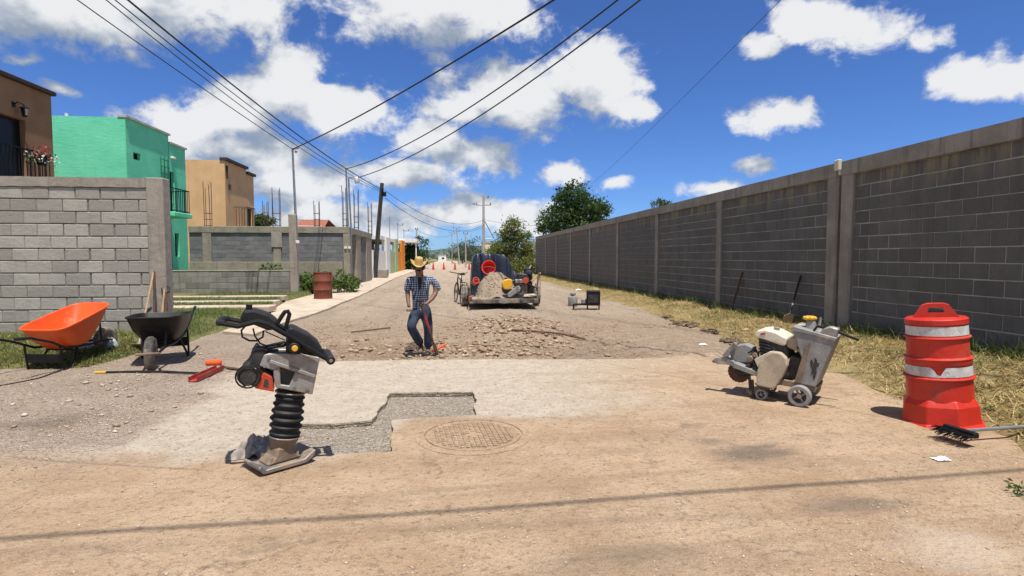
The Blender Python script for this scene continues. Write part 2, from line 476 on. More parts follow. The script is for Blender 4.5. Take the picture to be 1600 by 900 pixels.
# ------------------------------------------------------------------ ground
def street_material():
    t = NT('street_surface'); p = t.pos()
    w = t.n('ShaderNodeVectorMath', operation='MULTIPLY_ADD')
    t.s(w.inputs[0], t.noise(p, .9, 6, .6, 'Color')); w.inputs[1].default_value = (1.9, 1.5, 0); 
    off = t.n('ShaderNodeVectorMath', operation='ADD'); t.s(off.inputs[0], p); off.inputs[1].default_value = (-.95, -.75, 0)
    t.s(w.inputs[2], off.outputs[0])
    sx = t.n('ShaderNodeSeparateXYZ'); t.s(sx.inputs[0], w.outputs[0]); X, Y = sx.outputs[0], sx.outputs[1]
    s0 = t.n('ShaderNodeSeparateXYZ'); t.s(s0.inputs[0], p); X0, Y0, Z0 = s0.outputs
    n1 = t.noise(p, 1.1, 9, .68); n2 = t.noise(p, 5.5, 7, .65); n3 = t.noise(p, 34, 5, .6); n4 = t.noise(p, 130, 3, .6)
    grit = t.voro(p, 85, 'F1', 'Color'); gb = t.n('ShaderNodeSeparateColor'); t.s(gb.inputs[0], grit); gv = gb.outputs[0]
    grit2 = t.voro(p, 34, 'F1', 'Color'); gb2 = t.n('ShaderNodeSeparateColor'); t.s(gb2.inputs[0], grit2); gv2 = gb2.outputs[0]
    st = t.noise(t.vscale(p, (.35, 3.2, 1)), 1.0, 7, .62)          # tyre-swept streaks across the street
    tan = t.mix(t.mr(n1, .32, .68), (.380, .256, .154), (.508, .368, .240))
    tan = t.mix(t.mr(st, .45, .7, 0, .55), tan, (.290, .203, .132))
    tan = t.mix(t.mr(n2, .45, .75, 0, .45), tan, (.555, .42, .295))
    tan = t.mix(t.mr(n3, .50, .72, 0, .45), tan, (.24, .175, .125))
    pale = t.mix(t.mr(n2, .3, .7), (.44, .37, .285), (.545, .475, .38))
    pale = t.mix(t.mr(st, .5, .75, 0, .5), pale, (.46, .355, .25))
    pale = t.mix(t.mr(n3, .50, .72, 0, .6), pale, (.33, .285, .235))
    gravel = t.mix(t.mr(n1, .3, .7), (.45, .340, .245), (.60, .480, .365))
    gravel = t.mix(t.math('MULTIPLY', t.mr(gv2, .55, 1.0), .55), gravel, (.54, .49, .43))
    gravel = t.mix(t.math('MULTIPLY', t.mr(gv, .6, 0.0), .55), gravel, (.26, .20, .148))
    rub = t.mix(t.mr(n2, .3, .7), (.40, .275, .180), (.55, .415, .295))
    rub = t.mix(t.math('MULTIPLY', t.mr(gv2, .5, 1.0), .6), rub, (.52, .43, .33))
    far = t.mix(t.mr(n1, .3, .7), (.50, .385, .275), (.61, .485, .36))
    far = t.mix(t.mr(t.noise(t.vscale(p, (1.6, .12, 1)), 1.0, 6, .6), .42, .7, 0, .7), far, (.39, .29, .205))
    far = t.mix(t.math('MULTIPLY', t.mr(gv2, .6, 1.0), .45), far, (.55, .48, .40))
    # where each lies
    edge = t.mr(X0, -.62, -.35, 4.25, 5.02)
    m_pale = t.math('MULTIPLY', t.mr(t.math('SUBTRACT', Y, edge), -.25, .28), t.mr(X, 2.9, .6))
    m_pale = t.math('MULTIPLY', m_pale, t.mr(X, -3.4, -2.5))
    m_pale = t.math('MAXIMUM', m_pale, t.math('MULTIPLY', t.mr(Y0, 6.3, 7.6, 0, .75), t.mr(X, 4.2, 1.4)))
    m_grav = t.math('MULTIPLY', t.mr(X, -2.35, -2.85), t.mr(Y, 3.7, 4.9))
    m_rub = t.math('MULTIPLY', t.mr(Y0, 7.9, 8.15), t.mr(X, -3.6, -2.6))
    m_far = t.mr(Y, 11.0, 15.0)
    c = t.mix(m_pale, tan, pale)
    c = t.mix(m_grav, c, gravel)
    c = t.mix(m_rub, c, rub)
    c = t.mix(m_far, c, far)
    m_rec = t.math('MULTIPLY', t.mr(Z0, -.016, -.024), t.mr(Y0, 7.0, 6.9))
    fine = t.mix(t.mr(gv, .2, .9, 0, 1), (.33, .275, .215), (.62, .54, .44))
    fine = t.mix(t.mr(n2, .4, .7, 0, .6), fine, (.44, .38, .31))
    c = t.mix(m_rec, c, fine)
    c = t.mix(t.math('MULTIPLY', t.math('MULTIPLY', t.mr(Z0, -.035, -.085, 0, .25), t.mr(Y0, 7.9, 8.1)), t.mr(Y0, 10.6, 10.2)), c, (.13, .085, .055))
    # oil and tyre scuffs near the right
    sc = t.noise(t.vscale(p, (.9, 2.4, 1)), 1.3, 7, .7)
    c = t.mix(t.math('MULTIPLY', t.mr(sc, .55, .72, 0, .6), t.mr(X0, .6, 1.6)), c, (.15, .12, .095))
    sp = t.noise(p, 17, 8, .72)
    c = t.mix(t.mr(sp, .51, .67, 0, .66), c, (.200, .145, .098))
    c = t.mix(t.mr(sp, .42, .28, 0, .5), c, (.62, .51, .39))
    c = t.mix(t.mr(n4, .54, .68, 0, .75), c, (.13, .095, .068))
    c = t.mix(t.mr(t.noise(p, 75, 3, .6), .60, .72, 0, .55), c, (.64, .55, .43))
    ck = t.voro(w.outputs[0], .55, 'DISTANCE_TO_EDGE')
    c = t.mix(t.math('MULTIPLY', t.mr(ck, .008, .002, 0, .38), t.mr(n2, .42, .55)), c, (.13, .095, .065))
    def blot(px, py, rx_, ry_, col, amt):
        q = at_z(px, py); v = t.n('ShaderNodeVectorMath', operation='MULTIPLY_ADD'); t.s(v.inputs[0], p)
        v.inputs[1].default_value = (1 / rx_, 1 / ry_, 0); v.inputs[2].default_value = (-q.x / rx_, -q.y / ry_, 0)
        l = t.n('ShaderNodeVectorMath', operation='LENGTH'); t.s(l.inputs[0], v.outputs[0])
        f = t.mr(t.math('ADD', l.outputs['Value'], t.math('MULTIPLY', t.math('SUBTRACT', sc, .5), -3.0)), 1.2, .1, 0, amt)
        return t.mix(f, c, col)
    for b_ in ((1180, 708, .42, .20, (.13, .105, .085), .75), (1110, 690, .3, .12, (.15, .12, .095), .6), (1330, 790, .4, .16, (.17, .13, .10), .6), (1000, 868, .5, .15, (.18, .14, .10), .55), (90, 660, .5, .3, (.21, .165, .125), .6), (1480, 850, .35, .3, (.58, .47, .37), .5)):
        c = blot(*b_)
    def cut(a, b, wdt, amt):
        A_, B_ = at_z(*a), at_z(*b); d_ = (B_ - A_); L_ = d_.length; d_.normalize()
        v = t.n('ShaderNodeVectorMath', operation='SUBTRACT'); t.s(v.inputs[0], p); v.inputs[1].default_value = (A_.x, A_.y, 0)
        e1 = t.n('ShaderNodeVectorMath', operation='DOT_PRODUCT'); t.s(e1.inputs[0], v.outputs[0]); e1.inputs[1].default_value = (-d_.y, d_.x, 0)
        e2 = t.n('ShaderNodeVectorMath', operation='DOT_PRODUCT'); t.s(e2.inputs[0], v.outputs[0]); e2.inputs[1].default_value = (d_.x, d_.y, 0)
        dd = t.math('ABSOLUTE', t.math('ADD', e1.outputs['Value'], t.math('MULTIPLY', t.math('SUBTRACT', n2, .5), .06)))
        f = t.math('MULTIPLY', t.mr(dd, wdt, wdt * .3, 0, amt), t.math('MULTIPLY', t.mr(e2.outputs['Value'], 0, .1), t.mr(e2.outputs['Value'], L_, L_ - .1)))
        return t.mix(t.math('MULTIPLY', f, t.mr(n1, .35, .55, .35, 1)), c, (.16, .115, .08))
    for a_ in (((907, 560), (1400, 656), .012, .8), ((1018, 559), (1150, 590), .011, .7), ((880, 525), (968, 556), .014, .8), ((0, 716), (330, 735), .02, .45), ((620, 770), (1100, 735), .05, .25), ((560, 830), (1300, 800), .06, .22)):
        c = cut(*a_)
    gsel = t.math('MAXIMUM', m_grav, t.math('MAXIMUM', m_rub, m_rec))
    h = t.math('ADD', t.math('MULTIPLY', n3, .55), t.math('MULTIPLY', n4, .3))
    h = t.math('ADD', h, t.math('MULTIPLY', n2, 1.5))
    vd = t.voro(p, 34, 'F1', 'Distance'); vd2 = t.voro(p, 85, 'F1', 'Distance')
    h2 = t.math('MULTIPLY', t.math('ADD', vd, t.math('MULTIPLY', vd2, .6)), t.math('MULTIPLY', t.math('ADD', gsel, .12), -1.6))
    nr = t.bump(t.math('ADD', t.math('ADD', h, h2), t.math('MULTIPLY', sp, .9)), .022)
    return t.done(c, .93, 0, nr, .15)
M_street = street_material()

def grid(xs, ys, hf, name, mat, smooth=True):
    nx, ny = len(xs), len(ys)
    vs = [(x, y, hf(x, y)) for y in ys for x in xs]
    fs = [(j * nx + i, j * nx + i + 1, (j + 1) * nx + i + 1, (j + 1) * nx + i) for j in range(ny - 1) for i in range(nx - 1)]
    me = bpy.data.meshes.new(name); me.from_pydata(vs, [], fs)
    if smooth: me.polygons.foreach_set('use_smooth', [True] * len(fs))
    me.materials.append(mat)
    return link(name, me)
def steps(*segs):
    r = []
    for a, b, d in segs:
        n = max(1, int(round((b - a) / d)))
        r += [a + (b - a) * i / n for i in range(n)]
    return r + [segs[-1][1]]

def xe(y):        # right edge of the dirt street
    pts = [(-5, 3.1), (2, 3.5), (3, 3.98), (4, 4.42), (5.2, 4.68), (8, 4.75), (12, 5.0), (18, 5.35), (30, 5.5), (60, 5.2), (120, 4.6), (300, 4.6)]
    for (a, va), (b, vb) in zip(pts, pts[1:]):
        if y <= b: return va + (vb - va) * (y - a) / (b - a)
    return 4.6

def h_road(x, y):
    n = .010 * fb(x, y, 1.1) + .006 * fb(x, y, 5, 3)
    h = n
    u = sst(-3.35, -2.65, x + .45 * fb(x, y, .8)) * sst(8.12, 7.85, y)
    h -= .046 * u
    if x < -2.2 and y < 9.5: h += .016 * (1 - u)
    ex = sst(-2.9, -2.3, x + .2 * fb(x, y, 1.3)) * sst(3.9, 2.6, x) * sst(7.8, 8.0, y) * sst(10.02, 9.90, y + .18 * fb(x, y, 1.5))
    h += ex * (-.075 + .040 * fb(x, y, 4.5, 4))
    if y > 9.8: h += .018 * fb(x, y, .55) * sst(9.8, 12, y)
    m = math.exp(-(((x - .25) / .65) ** 2 + ((y - 8.45) / .32) ** 2)); h += .10 * m * (1 + .6 * fb(x, y, 5))
    m = math.exp(-(((x - 1.25) / .9) ** 2 + ((y - 11.2) / 1.5) ** 2)); h += .12 * m * (1 + .8 * fb(x, y, 4))
    return h
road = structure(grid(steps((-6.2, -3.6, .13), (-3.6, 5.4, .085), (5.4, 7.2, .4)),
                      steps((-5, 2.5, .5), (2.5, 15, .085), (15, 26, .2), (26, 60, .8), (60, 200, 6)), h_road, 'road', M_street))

# worn concrete paving of the street with the cut-out patch
def slab():
    bm = bmesh.new()
    def ring(pts):
        vs = [bm.verts.new((x, y, 0)) for x, y in pts]
        return [bm.edges.new((vs[i], vs[(i + 1) % len(vs)])) for i in range(len(vs))]
    def rough(pts, step, amp, seed):
        out = []
        for i, a in enumerate(pts):
            b = pts[(i + 1) % len(pts)]
            l = math.hypot(b[0] - a[0], b[1] - a[1]); n = max(1, int(l / step))
            for k in range(n):
                x = a[0] + (b[0] - a[0]) * k / n; y = a[1] + (b[1] - a[1]) * k / n
                q = 0 if k == 0 else 1
                out.append((x + q * amp * fb(x, y, 3.1, 3, seed), y + q * amp * fb(x, y, 3.1, 3, seed + 9)))
        return out
    edges = []
    far = [(5.4, 7.75), (3.6, 7.70), (2.4, 7.66), (1.64, 7.72), (.4, 7.86), (-.9, 7.93), (-2.2, 7.90), (-3.5, 7.85)]
    edges += ring(rough([(-3.5, -5), (5.4, -5)] + far, .22, .035, 1))
    rec = [(-1.50, 4.20), (-.47, 4.15), (-.50, 4.62), (-.545, 4.97), (.205, 5.06), (.215, 5.96), (-.68, 5.985), (-.69, 5.5), (-.72, 5.0), (-1.0, 4.93), (-1.50, 4.95)]
    edges += ring(rough(rec, .035, .034, 4))
    bmesh.ops.triangle_fill(bm, use_beauty=True, use_dissolve=False, edges=edges)
    fs = list(bm.faces)
    r = bmesh.ops.extrude_face_region(bm, geom=fs)
    for v in [g for g in r['geom'] if isinstance(g, bmesh.types.BMVert)]: v.co.z -= .042
    bmesh.ops.recalc_face_normals(bm, faces=bm.faces)
    me = bpy.data.meshes.new('pavement'); bm.to_mesh(me); bm.free()
    me.materials.append(M_street)
    return structure(link('pavement', me))
slab()

def soil_mat(name, c1, c2, c3):
    t = NT(name); p = t.pos()
    c = t.mix(t.mr(t.noise(p, 1.4, 7, .65), .3, .7), c1, c2)
    c = t.mix(t.mr(t.noise(p, 9, 6, .65), .5, .7, 0, .7), c, c3)
    h = t.math('ADD', t.noise(p, 25, 6, .65), t.math('MULTIPLY', t.noise(p, 5, 4), 2))
    return t.done(c, .95, 0, t.bump(h, .03), .1)
M_verge = soil_mat('verge_soil', (.22, .165, .080), (.33, .255, .12), (.11, .095, .042))
M_yard = soil_mat('yard_soil', (.10, .115, .035), (.16, .155, .06), (.24, .20, .12))
M_field = soil_mat('field_soil', (.20, .19, .09), (.29, .25, .14), (.12, .14, .05))

def h_verge(x, y):
    d = x - xe(y) + .22 * fb(x, y, .9)
    h = -.07 + .095 * sst(-.3, .12, d) + .22 * sst(.1, 1.7, d) + .05 * fb(x, y, 2.6, 5) * sst(-.1, .3, d)
    for cx, cy, r, a in ((5.6, 18.5, .7, .14), (5.9, 14.2, .55, .13), (5.5, 7.0, .6, .08), (5.8, 5.6, .7, .09)):
        h += a * math.exp(-((x - cx) ** 2 + (y - cy) ** 2) / r ** 2)
    return h
structure(grid(steps((3.0, 6.8, .1), (6.8, 40, 3)), steps((-3, 3, .5), (3, 26, .12), (26, 60, .7), (60, 200, 6)), h_verge, 'verge', M_verge))

def h_yard(x, y):
    e1 = sst(-4.25, -4.75, x + .22 * fb(x, y, .8)); e2 = sst(7.15, 7.75, y + .3 * fb(x, y, .7) + .12 * (x + 5))
    h = -.08 + .115 * e1 * e2
    up = sst(7.4, 9.6, y) * sst(-4.5, -5.0, x)
    h += .20 * up + .02 * fb(x, y, 1.6)
    if y > 10.3 and x > -4.42 - .93 * sst(13, 18.5, y): h = min(h, -.02)
    if y > 11: h -= .06 * sst(11, 15, y)
    return h
structure(grid(steps((-24, -8, 1.5), (-8, -4.0, .12)), steps((6.3, 22, .14), (22, 40, .6), (40, 200, 8)), h_yard, 'lawn', M_yard))

gm_ = MB(); gm_.add([(-2500, -80, -.2), (2500, -80, -.2), (2500, 4000, -.2), (-2500, 4000, -.2)], [(0, 1, 2, 3)])
structure(gm_.build('ground', M_field))

# footpath of cast bays along the left edge, rough concrete
sw = structure(thing('sidewalk', 'x', 'x', (0, 0, 0)))
del sw['label']; del sw['category']
def sw_right(y): return -3.62 + .20 * sst(12, 15, y) - .45 * sst(20, 40, y) + .05 * fb(y, 0, .7)
def sw_left(y): return -4.35 - .93 * sst(13, 18.5, y)
ys = [10.55, 12.2, 14.0, 16.2, 18.4, 20.6, 23, 26, 29, 32, 35, 38, 42, 46, 50, 55, 60, 66, 74, 84, 100]
M_walk = pmat('footpath_concrete', (.54, .45, .345), (.42, .335, .25), 2.2, .93, 0, .006, 60, (.36, .28, .20), .45, 1.5)
for a, b in zip(ys, ys[1:]):
    m = MB(); n = 7
    pts = [(sw_left(b), b - .012), (sw_left(a), a + (.5 if a < 11 else 0))]
    for k in range(n):
        y = a + (b - .012 - a) * k / (n - 1); pts.append((sw_right(y) + .02 * fb(y, 3, 4), y))
    zt = .055 + .01 * fb(a, 2, 1)
    m.add([(x, y, -.15) for x, y in pts] + [(x, y, zt) for x, y in pts],
          [tuple(range(len(pts))), tuple(range(len(pts), 2 * len(pts)))[::-1]] +
          [(i, (i + 1) % len(pts), (i + 1) % len(pts) + len(pts), i + len(pts)) for i in range(len(pts))])
    m.build('concrete_bay', M_walk, sw, bevel=.012)
dr = structure(thing('driveway', 'x', 'x', (0, 0, 0)))
del dr['label']; del dr['category']
for y0, y1 in ((14.35, 14.95), (16.35, 16.8), (18.2, 18.6)):
    m = MB(); z = h_yard(-7, y0) + .05
    m.bb(-11, -4.4 - .9 * sst(13, 18.5, y0), y0, y1, z - .14, z)
    m.build('concrete_strip', M_walk, dr, bevel=.015)

# distant low hills
def hills():
    t = NT('hill_scrub'); p = t.pos()
    c = t.mix(t.mr(t.noise(p, .012, 7, .6), .35, .65), (.055, .085, .075), (.10, .125, .10))
    m_ = t.done(c, .95)
    m = MB(); n = 60; vs = []
    for i in range(n + 1):
        x = -1500 + 3000 * i / n
        hh = 18 + 16 * fb(x, 0, .0022, 4) + 10 * math.exp(-((x + 40) / 160) ** 2)
        vs += [(x, 1200, -.3), (x, 1500, max(4, hh)), (x, 1900, -.3)]
    fs = []
    for i in range(n):
        a = i * 3; fs += [(a, a + 3, a + 4, a + 1), (a + 1, a + 4, a + 5, a + 2)]
    m.add(vs, fs); structure(m.build('hills', m_, smooth=True))
hills()

# ------------------------------------------------------------------ block walls
BLK = {}
def block_mesh(w, h, d, mat, bev=.007):
    k = (round(w, 3), round(h, 3), round(d, 3), mat.name)
    if k not in BLK: BLK[k] = MB().box((0, 0, 0), (w, d, h)).mesh('block', mat, bev)
    return BLK[k]
def lay_blocks(parent, x0, y0, ang, length, z0, courses, mat, depth=.15, bl=.405, bh=.2075, j=.011, limit=10**6, start=0.0):
    """rows of blocks in running bond from (x0,y0) along ang, the centre plane of the wall; local to parent"""
    base = parent.matrix_basis.to_translation()
    c, s = math.cos(ang), math.sin(ang); n = 0; rest = MB()
    rnd = random.Random(int(x0 * 100) + int(y0 * 7) + courses)
    for r in range(courses):
        u = -start if r % 2 == 0 else -start - bl / 2
        while u < length - .03:
            a = max(u, 0.0); b = min(u + bl, length)
            if a == 0.0 and u + bl < .10: u += bl; continue
            if length - b < .10: b = length
            if u > 0 and length - u < .10: break
            if u - bl < 0 and u > 0 and u < .10: a = 0.0
            if b - a > .05:
                cx, w = (a + b) / 2, b - a - j
                z = z0 + (r + .5) * bh + rnd.uniform(-.002, .002); o = rnd.uniform(-.0035, .0035)
                loc = Vector((x0 + c * cx - s * o, y0 + s * cx + c * o, z)) - base
                if n < limit:
                    link('block', block_mesh(round(w / .02) * .02, bh - j, depth, mat), parent, loc, (0, 0, ang + rnd.uniform(-.004, .004)))
                else:
                    rest.box((0, 0, 0), (w, depth, bh - j), Matrix.Translation(loc) @ Matrix.Rotation(ang, 4, 'Z'))
                n += 1
            u += bl
    if rest.v:
        stuff(rest.build('blockwork', mat, parent))
    return n

# left wall that ends at the footpath (faces the camera)
LWY = 9.72
lw = thing('block_wall', 'light grey concrete block wall ending in a cast column behind the wheelbarrows', 'wall', (-4.9, LWY + .08, .15))
B = lw.location
zc = .30
top = zc + 11 * .2075
lay_blocks(lw, -4.94, LWY + .08, math.pi, 5.0, top - 12 * .1985, 12, M_block_l, .15, .386, .1985, start=.25, j=.016)
top = zc + 11 * .2075
MB().bb(-9.94, -4.94, LWY + .020, LWY + .140, .0, top + .02, Matrix.Translation(-B)).build('mortar_core', M_mortar, lw)
m = MB(); vs = []
n = 40                                        # rough cast bond beam with an uneven lower edge
for i in range(n + 1):
    x = -4.92 - 5.06 * i / n
    zb = top + .012 * fb(x, 1, 6); zt = top + .152 + .007 * fb(x, 5, 3)
    vs += [(x, LWY - .012, zb), (x, LWY - .012, zt), (x, LWY + .17, zt), (x, LWY + .17, zb)]
fs = [(a * 4 + k, (a + 1) * 4 + k, (a + 1) * 4 + (k + 1) % 4, a * 4 + (k + 1) % 4) for a in range(n) for k in range(4)] + [(0, 1, 2, 3), (n * 4 + 3, n * 4 + 2, n * 4 + 1, n * 4)]
m.add(vs, fs, Matrix.Translation(-B)); m.build('bond_beam', M_concrete, lw)
MB().bb(-4.945, -4.68, LWY - .028, LWY + .20, .0, top + .16, Matrix.Translation(-B)).build('column', M_concrete, lw, bevel=.012)

# right wall: two runs that meet at a double column
RWX = 6.68
RW_TOP = 3.06
def right_wall(name, label, y0, pillars, y1, limit, base_y):
    w = thing(name, label, 'wall', (RWX, base_y, .05)); B = w.location
    T = Matrix.Translation(-B)
    zb = .13; nC = 13; ztop = zb + nC * .2075
    ps = [y0] + pillars + [y1]
    left = limit
    for a, b in zip(ps, ps[1:]):
        pass
    spans = []
    cur = y0
    for c0, c1 in pillars:
        if c0 - cur > .3: spans.append((cur, c0))
        cur = c1
    if y1 - cur > .3: spans.append((cur, y1))
    for a, b in spans:
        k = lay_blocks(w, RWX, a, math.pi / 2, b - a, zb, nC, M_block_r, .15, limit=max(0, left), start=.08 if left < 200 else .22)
        left -= k
    MB().bb(RWX - .0685, RWX + .0685, y0, y1, -.1, ztop + .02, T).build('mortar_core', M_mortar_r, w)
    for c0, c1 in pillars:
        MB().bb(RWX - .125, RWX + .10, c0, c1, -.1, ztop + .01, T).build('column', M_concrete_dark, w, bevel=.012)
    m = MB(); vs = []; n = max(6, int((y1 - y0) / .4))
    for i in range(n + 1):
        y = y0 + (y1 - y0) * i / n
        z0_ = ztop + .006 * fb(y, 2, 3); z1_ = RW_TOP + .006 * fb(y, 8, 1.4)
        vs += [(RWX - .135, y, z0_), (RWX - .135, y, z1_), (RWX + .115, y, z1_), (RWX + .115, y, z0_)]
    fs = [(a * 4 + k, (a + 1) * 4 + k, (a + 1) * 4 + (k + 1) % 4, a * 4 + (k + 1) % 4) for a in range(n) for k in range(4)] + [(0, 1, 2, 3), (n * 4 + 3, n * 4 + 2, n * 4 + 1, n * 4)]
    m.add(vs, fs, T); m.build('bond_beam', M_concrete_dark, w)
    return w
py_ = lambda px: at_x(px, 402, RWX - .12).y
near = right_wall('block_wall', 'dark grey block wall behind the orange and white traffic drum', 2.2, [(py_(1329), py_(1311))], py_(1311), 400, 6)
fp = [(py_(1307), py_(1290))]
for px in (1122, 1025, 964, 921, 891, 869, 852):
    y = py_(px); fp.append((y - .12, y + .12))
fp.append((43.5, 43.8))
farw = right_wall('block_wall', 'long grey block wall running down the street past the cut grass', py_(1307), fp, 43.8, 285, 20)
m = MB(); yb = py_(1309)
m.bb(RWX - .20, RWX - .13, yb - .05, yb + .06, 2.92, 3.10, Matrix.Translation(-farw.location))
m.build('drain_spout', pmat('spout_cream', (.62, .58, .44), (.5, .46, .35), 8, .7), farw, bevel=.01)

# ------------------------------------------------------------------ buildings
def panel(mb, M, u0, u1, v0, v1, holes=(), thick=.2):
    """a wall sheet with real openings: local x along, z up, front at y=0, back at y=thick"""
    us = sorted({u0, u1, *[h[0] for h in holes], *[h[1] for h in holes]})
    vs = sorted({v0, v1, *[h[2] for h in holes], *[h[3] for h in holes]})
    def solid(i, k):
        if i < 0 or k < 0 or i >= len(us) - 1 or k >= len(vs) - 1: return False
        cu, cv = (us[i] + us[i + 1]) / 2, (vs[k] + vs[k + 1]) / 2
        return not any(h[0] < cu < h[1] and h[2] < cv < h[3] for h in holes)
    for i in range(len(us) - 1):
        for k in range(len(vs) - 1):
            if not solid(i, k): continue
            a, b, c, d = us[i], us[i + 1], vs[k], vs[k + 1]
            q = [(a, 0, c), (b, 0, c), (b, 0, d), (a, 0, d)]
            r = [(x, thick, z) for x, _, z in q]
            fs = [(0, 1, 2, 3), (7, 6, 5, 4)]
            if not solid(i - 1, k): fs.append((0, 3, 7, 4))
            if not solid(i + 1, k): fs.append((1, 5, 6, 2))
            if not solid(i, k - 1): fs.append((0, 4, 5, 1))
            if not solid(i, k + 1): fs.append((3, 2, 6, 7))
            mb.add(q + r, fs, M)
    return mb
def MX(X):     # facade facing +X: local x -> +Y, inward -> -X
    return Matrix(((0, -1, 0, X), (1, 0, 0, 0), (0, 0, 1, 0), (0, 0, 0, 1)))
def MY(Y):     # wall facing the camera: local x -> +X, inward -> +Y
    return Matrix(((1, 0, 0, 0), (0, 1, 0, Y), (0, 0, 1, 0), (0, 0, 0, 1)))
def rx(X, px0, py0, px1, py1):      # rectangle on a +X facade from two picture corners -> (y0,y1,z0,z1)
    a = at_x(px0, py0, X); b = at_x(px1, py1, X)
    return (a.y, b.y, b.z, a.z)
def railing(parent, X, y0, y1, z0, z1, ends_x=None, step=.12):
    r = MB(); r.bar((X, y0, z1), (X, y1, z1), .045, .03)
    ro = r.build('railing', M_blackmetal, parent)
    def rail(a, b): MB().bar(a, b, .035, .025).build('rail', M_blackmetal, ro)
    rail((X, y0, z0 + .06), (X, y1, z0 + .06))
    if ends_x is not None:
        for yy in (y0, y1):
            rail((X, yy, z1), (ends_x, yy, z1)); rail((X, yy, z0 + .06), (ends_x, yy, z0 + .06))
    n = max(2, int(abs(y1 - y0) / step)); bm_ = MB().cyl((0, 0, 0), (0, 0, z1 - z0), .011, n=6).mesh('baluster', M_blackmetal)
    for k in range(n + 1):
        link('baluster', bm_, ro, (X, y0 + (y1 - y0) * k / n, z0))
    if ends_x is not None:
        for yy in (y0, y1):
            for k in range(1, 5): link('baluster', bm_, ro, (X + (ends_x - X) * k / 5, yy, z0))
    return ro
def window(parent, X, r, depth=.12, fw=.05, name='window'):
    y0, y1, z0, z1 = r
    f = MB()
    for a in ((y0, y0 + fw, z0, z1), (y1 - fw, y1, z0, z1), (y0 + fw, y1 - fw, z0, z0 + fw), (y0 + fw, y1 - fw, z1 - fw, z1)):
        f.bb(X - depth - .03, X - depth + .01, a[0], a[1], a[2], a[3])
    o = f.build(name, M_blackmetal, parent)
    MB().bb(X - depth - .02, X - depth - .008, y0 + fw, y1 - fw, z0 + fw, z1 - fw).build('pane', M_glass_dark, o)
    return o

M_brown = stucco_mat('tan_brown_stucco', (.33, .195, .105), (.25, .145, .078))
M_green = stucco_mat('mint_green_stucco', (.19, .72, .44), (.14, .63, .37))
M_peach = stucco_mat('peach_stucco', (.74, .46, .235), (.64, .38, .185))
M_white = stucco_mat('white_plaster', (.80, .79, .76), (.68, .67, .64))
M_trim = pmat('dark_cornice', (.050, .028, .022), (.035, .02, .016), 6, .8)
M_trim_w = pmat('grey_white_coping', (.50, .48, .45), (.38, .36, .34), 6, .85)

# brown house at the left border
XB = -10.5
hb = thing('house', 'tan brown two storey house with a dark balcony door and iron railing', 'house')
yb1 = at_x(83, 230, XB).y; zb1 = at_x(80, 150, XB).z
door = rx(XB, -40, 150, 44, 290); zdoor = at_x(44, 190, XB).z
dh = (yb1 - 3.4, door[1], 2.55, zdoor)
m = MB(); panel(m, MX(XB), 7.5, yb1, 0, zb1, [dh], .22); panel(m, MY(7.5), -16, XB - .22, 0, zb1)
m.bb(-16, XB - .22, yb1 - .22, yb1, 0, zb1); m.bb(-16.2, -16, 7.5, yb1, 0, zb1)
m.build('wall', M_brown, hb)
MB().bb(-16, XB - .22, 7.72, yb1 - .22, zb1 - .5, zb1 - .3).build('roof', M_concrete, hb)
MB().bb(XB - .25, XB + .10, 7.4, yb1 + .08, zb1, zb1 + .11).build('cornice', M_trim, hb, bevel=.02)
w = window(hb, XB, dh, .14, .07, 'door'); 
MB().bb(XB - .16, XB - .10, (dh[0] + dh[1]) / 2 - .04, (dh[0] + dh[1]) / 2 + .04, dh[2], dh[3]).build('mullion', M_blackmetal, w)
XR = XB + .55
yr = at_x(77, 250, XR).y; zr = at_x(60, 238, XR).z
MB().bb(XB, XR + .05, dh[0] - .3, yr + .05, 2.35, 2.5).build('balcony_slab', M_brown, hb)
railing(hb, XR, dh[0] - .2, yr, 2.5, zr, XB)
fl = thing('flower_planter', 'planter of red and white flowers hung on the balcony railing', 'planter', (XR + .12, at_x(57, 250, XR).y, zr - .32))
MB().lathe([(.09, 0), (.13, .2), (.14, .2), (.14, .22)], 12).build('pot', M_blackmetal, fl)
def flower_mesh(n, rr, zz, sz, seed):
    r = random.Random(seed); m = MB()
    for _ in range(n):
        a = r.uniform(0, 6.28); q = rr * math.sqrt(r.random()); c = Vector((q * math.cos(a), q * 1.5 * math.sin(a), zz + r.uniform(-.16, .12) - q * .3))
        E = Euler((r.uniform(0, 3), r.uniform(0, 3), r.uniform(0, 6))).to_matrix().to_4x4()
        m.add([(-sz, 0, 0), (0, -sz * .6, 0), (sz, 0, sz * .3), (0, sz * .6, 0)], [(0, 1, 2, 3)], Matrix.Translation(c) @ E)
    return m
stuff(flower_mesh(110, .26, .25, .035, 3).build('leaves', pmat('planter_leaf', (.06, .12, .04), (.12, .16, .08), 9, .7), fl))
stuff(flower_mesh(60, .14, .36, .035, 5).build('red_petals', pmat('red_petal', (.55, .03, .03), (.4, .02, .03), 9, .6), fl))
stuff(flower_mesh(70, .28, .24, .028, 8).build('white_petals', pmat('white_petal', (.75, .74, .70), (.6, .6, .55), 9, .6), fl))
lp = at_x(27, 172, XB)
wl = thing('wall_lantern', 'black iron lantern on the brown house wall above the door', 'lantern', (XB, lp.y, lp.z))
m = MB(); m.tube([(0, -.12, .10), (.10, -.12, .16), (.16, -.06, .14), (.16, 0, .10)], .014, 6); m.box((.01, -.12, .10), (.02, .09, .12)); m.build('bracket', M_blackmetal, wl)
m = MB(); m.lathe([(.05, -.16), (.085, .04), (.11, .05), (.03, .10), (.01, .13)], 6, Matrix.Translation((.16, 0, 0))); m.build('lamp_head', M_blackmetal, wl)
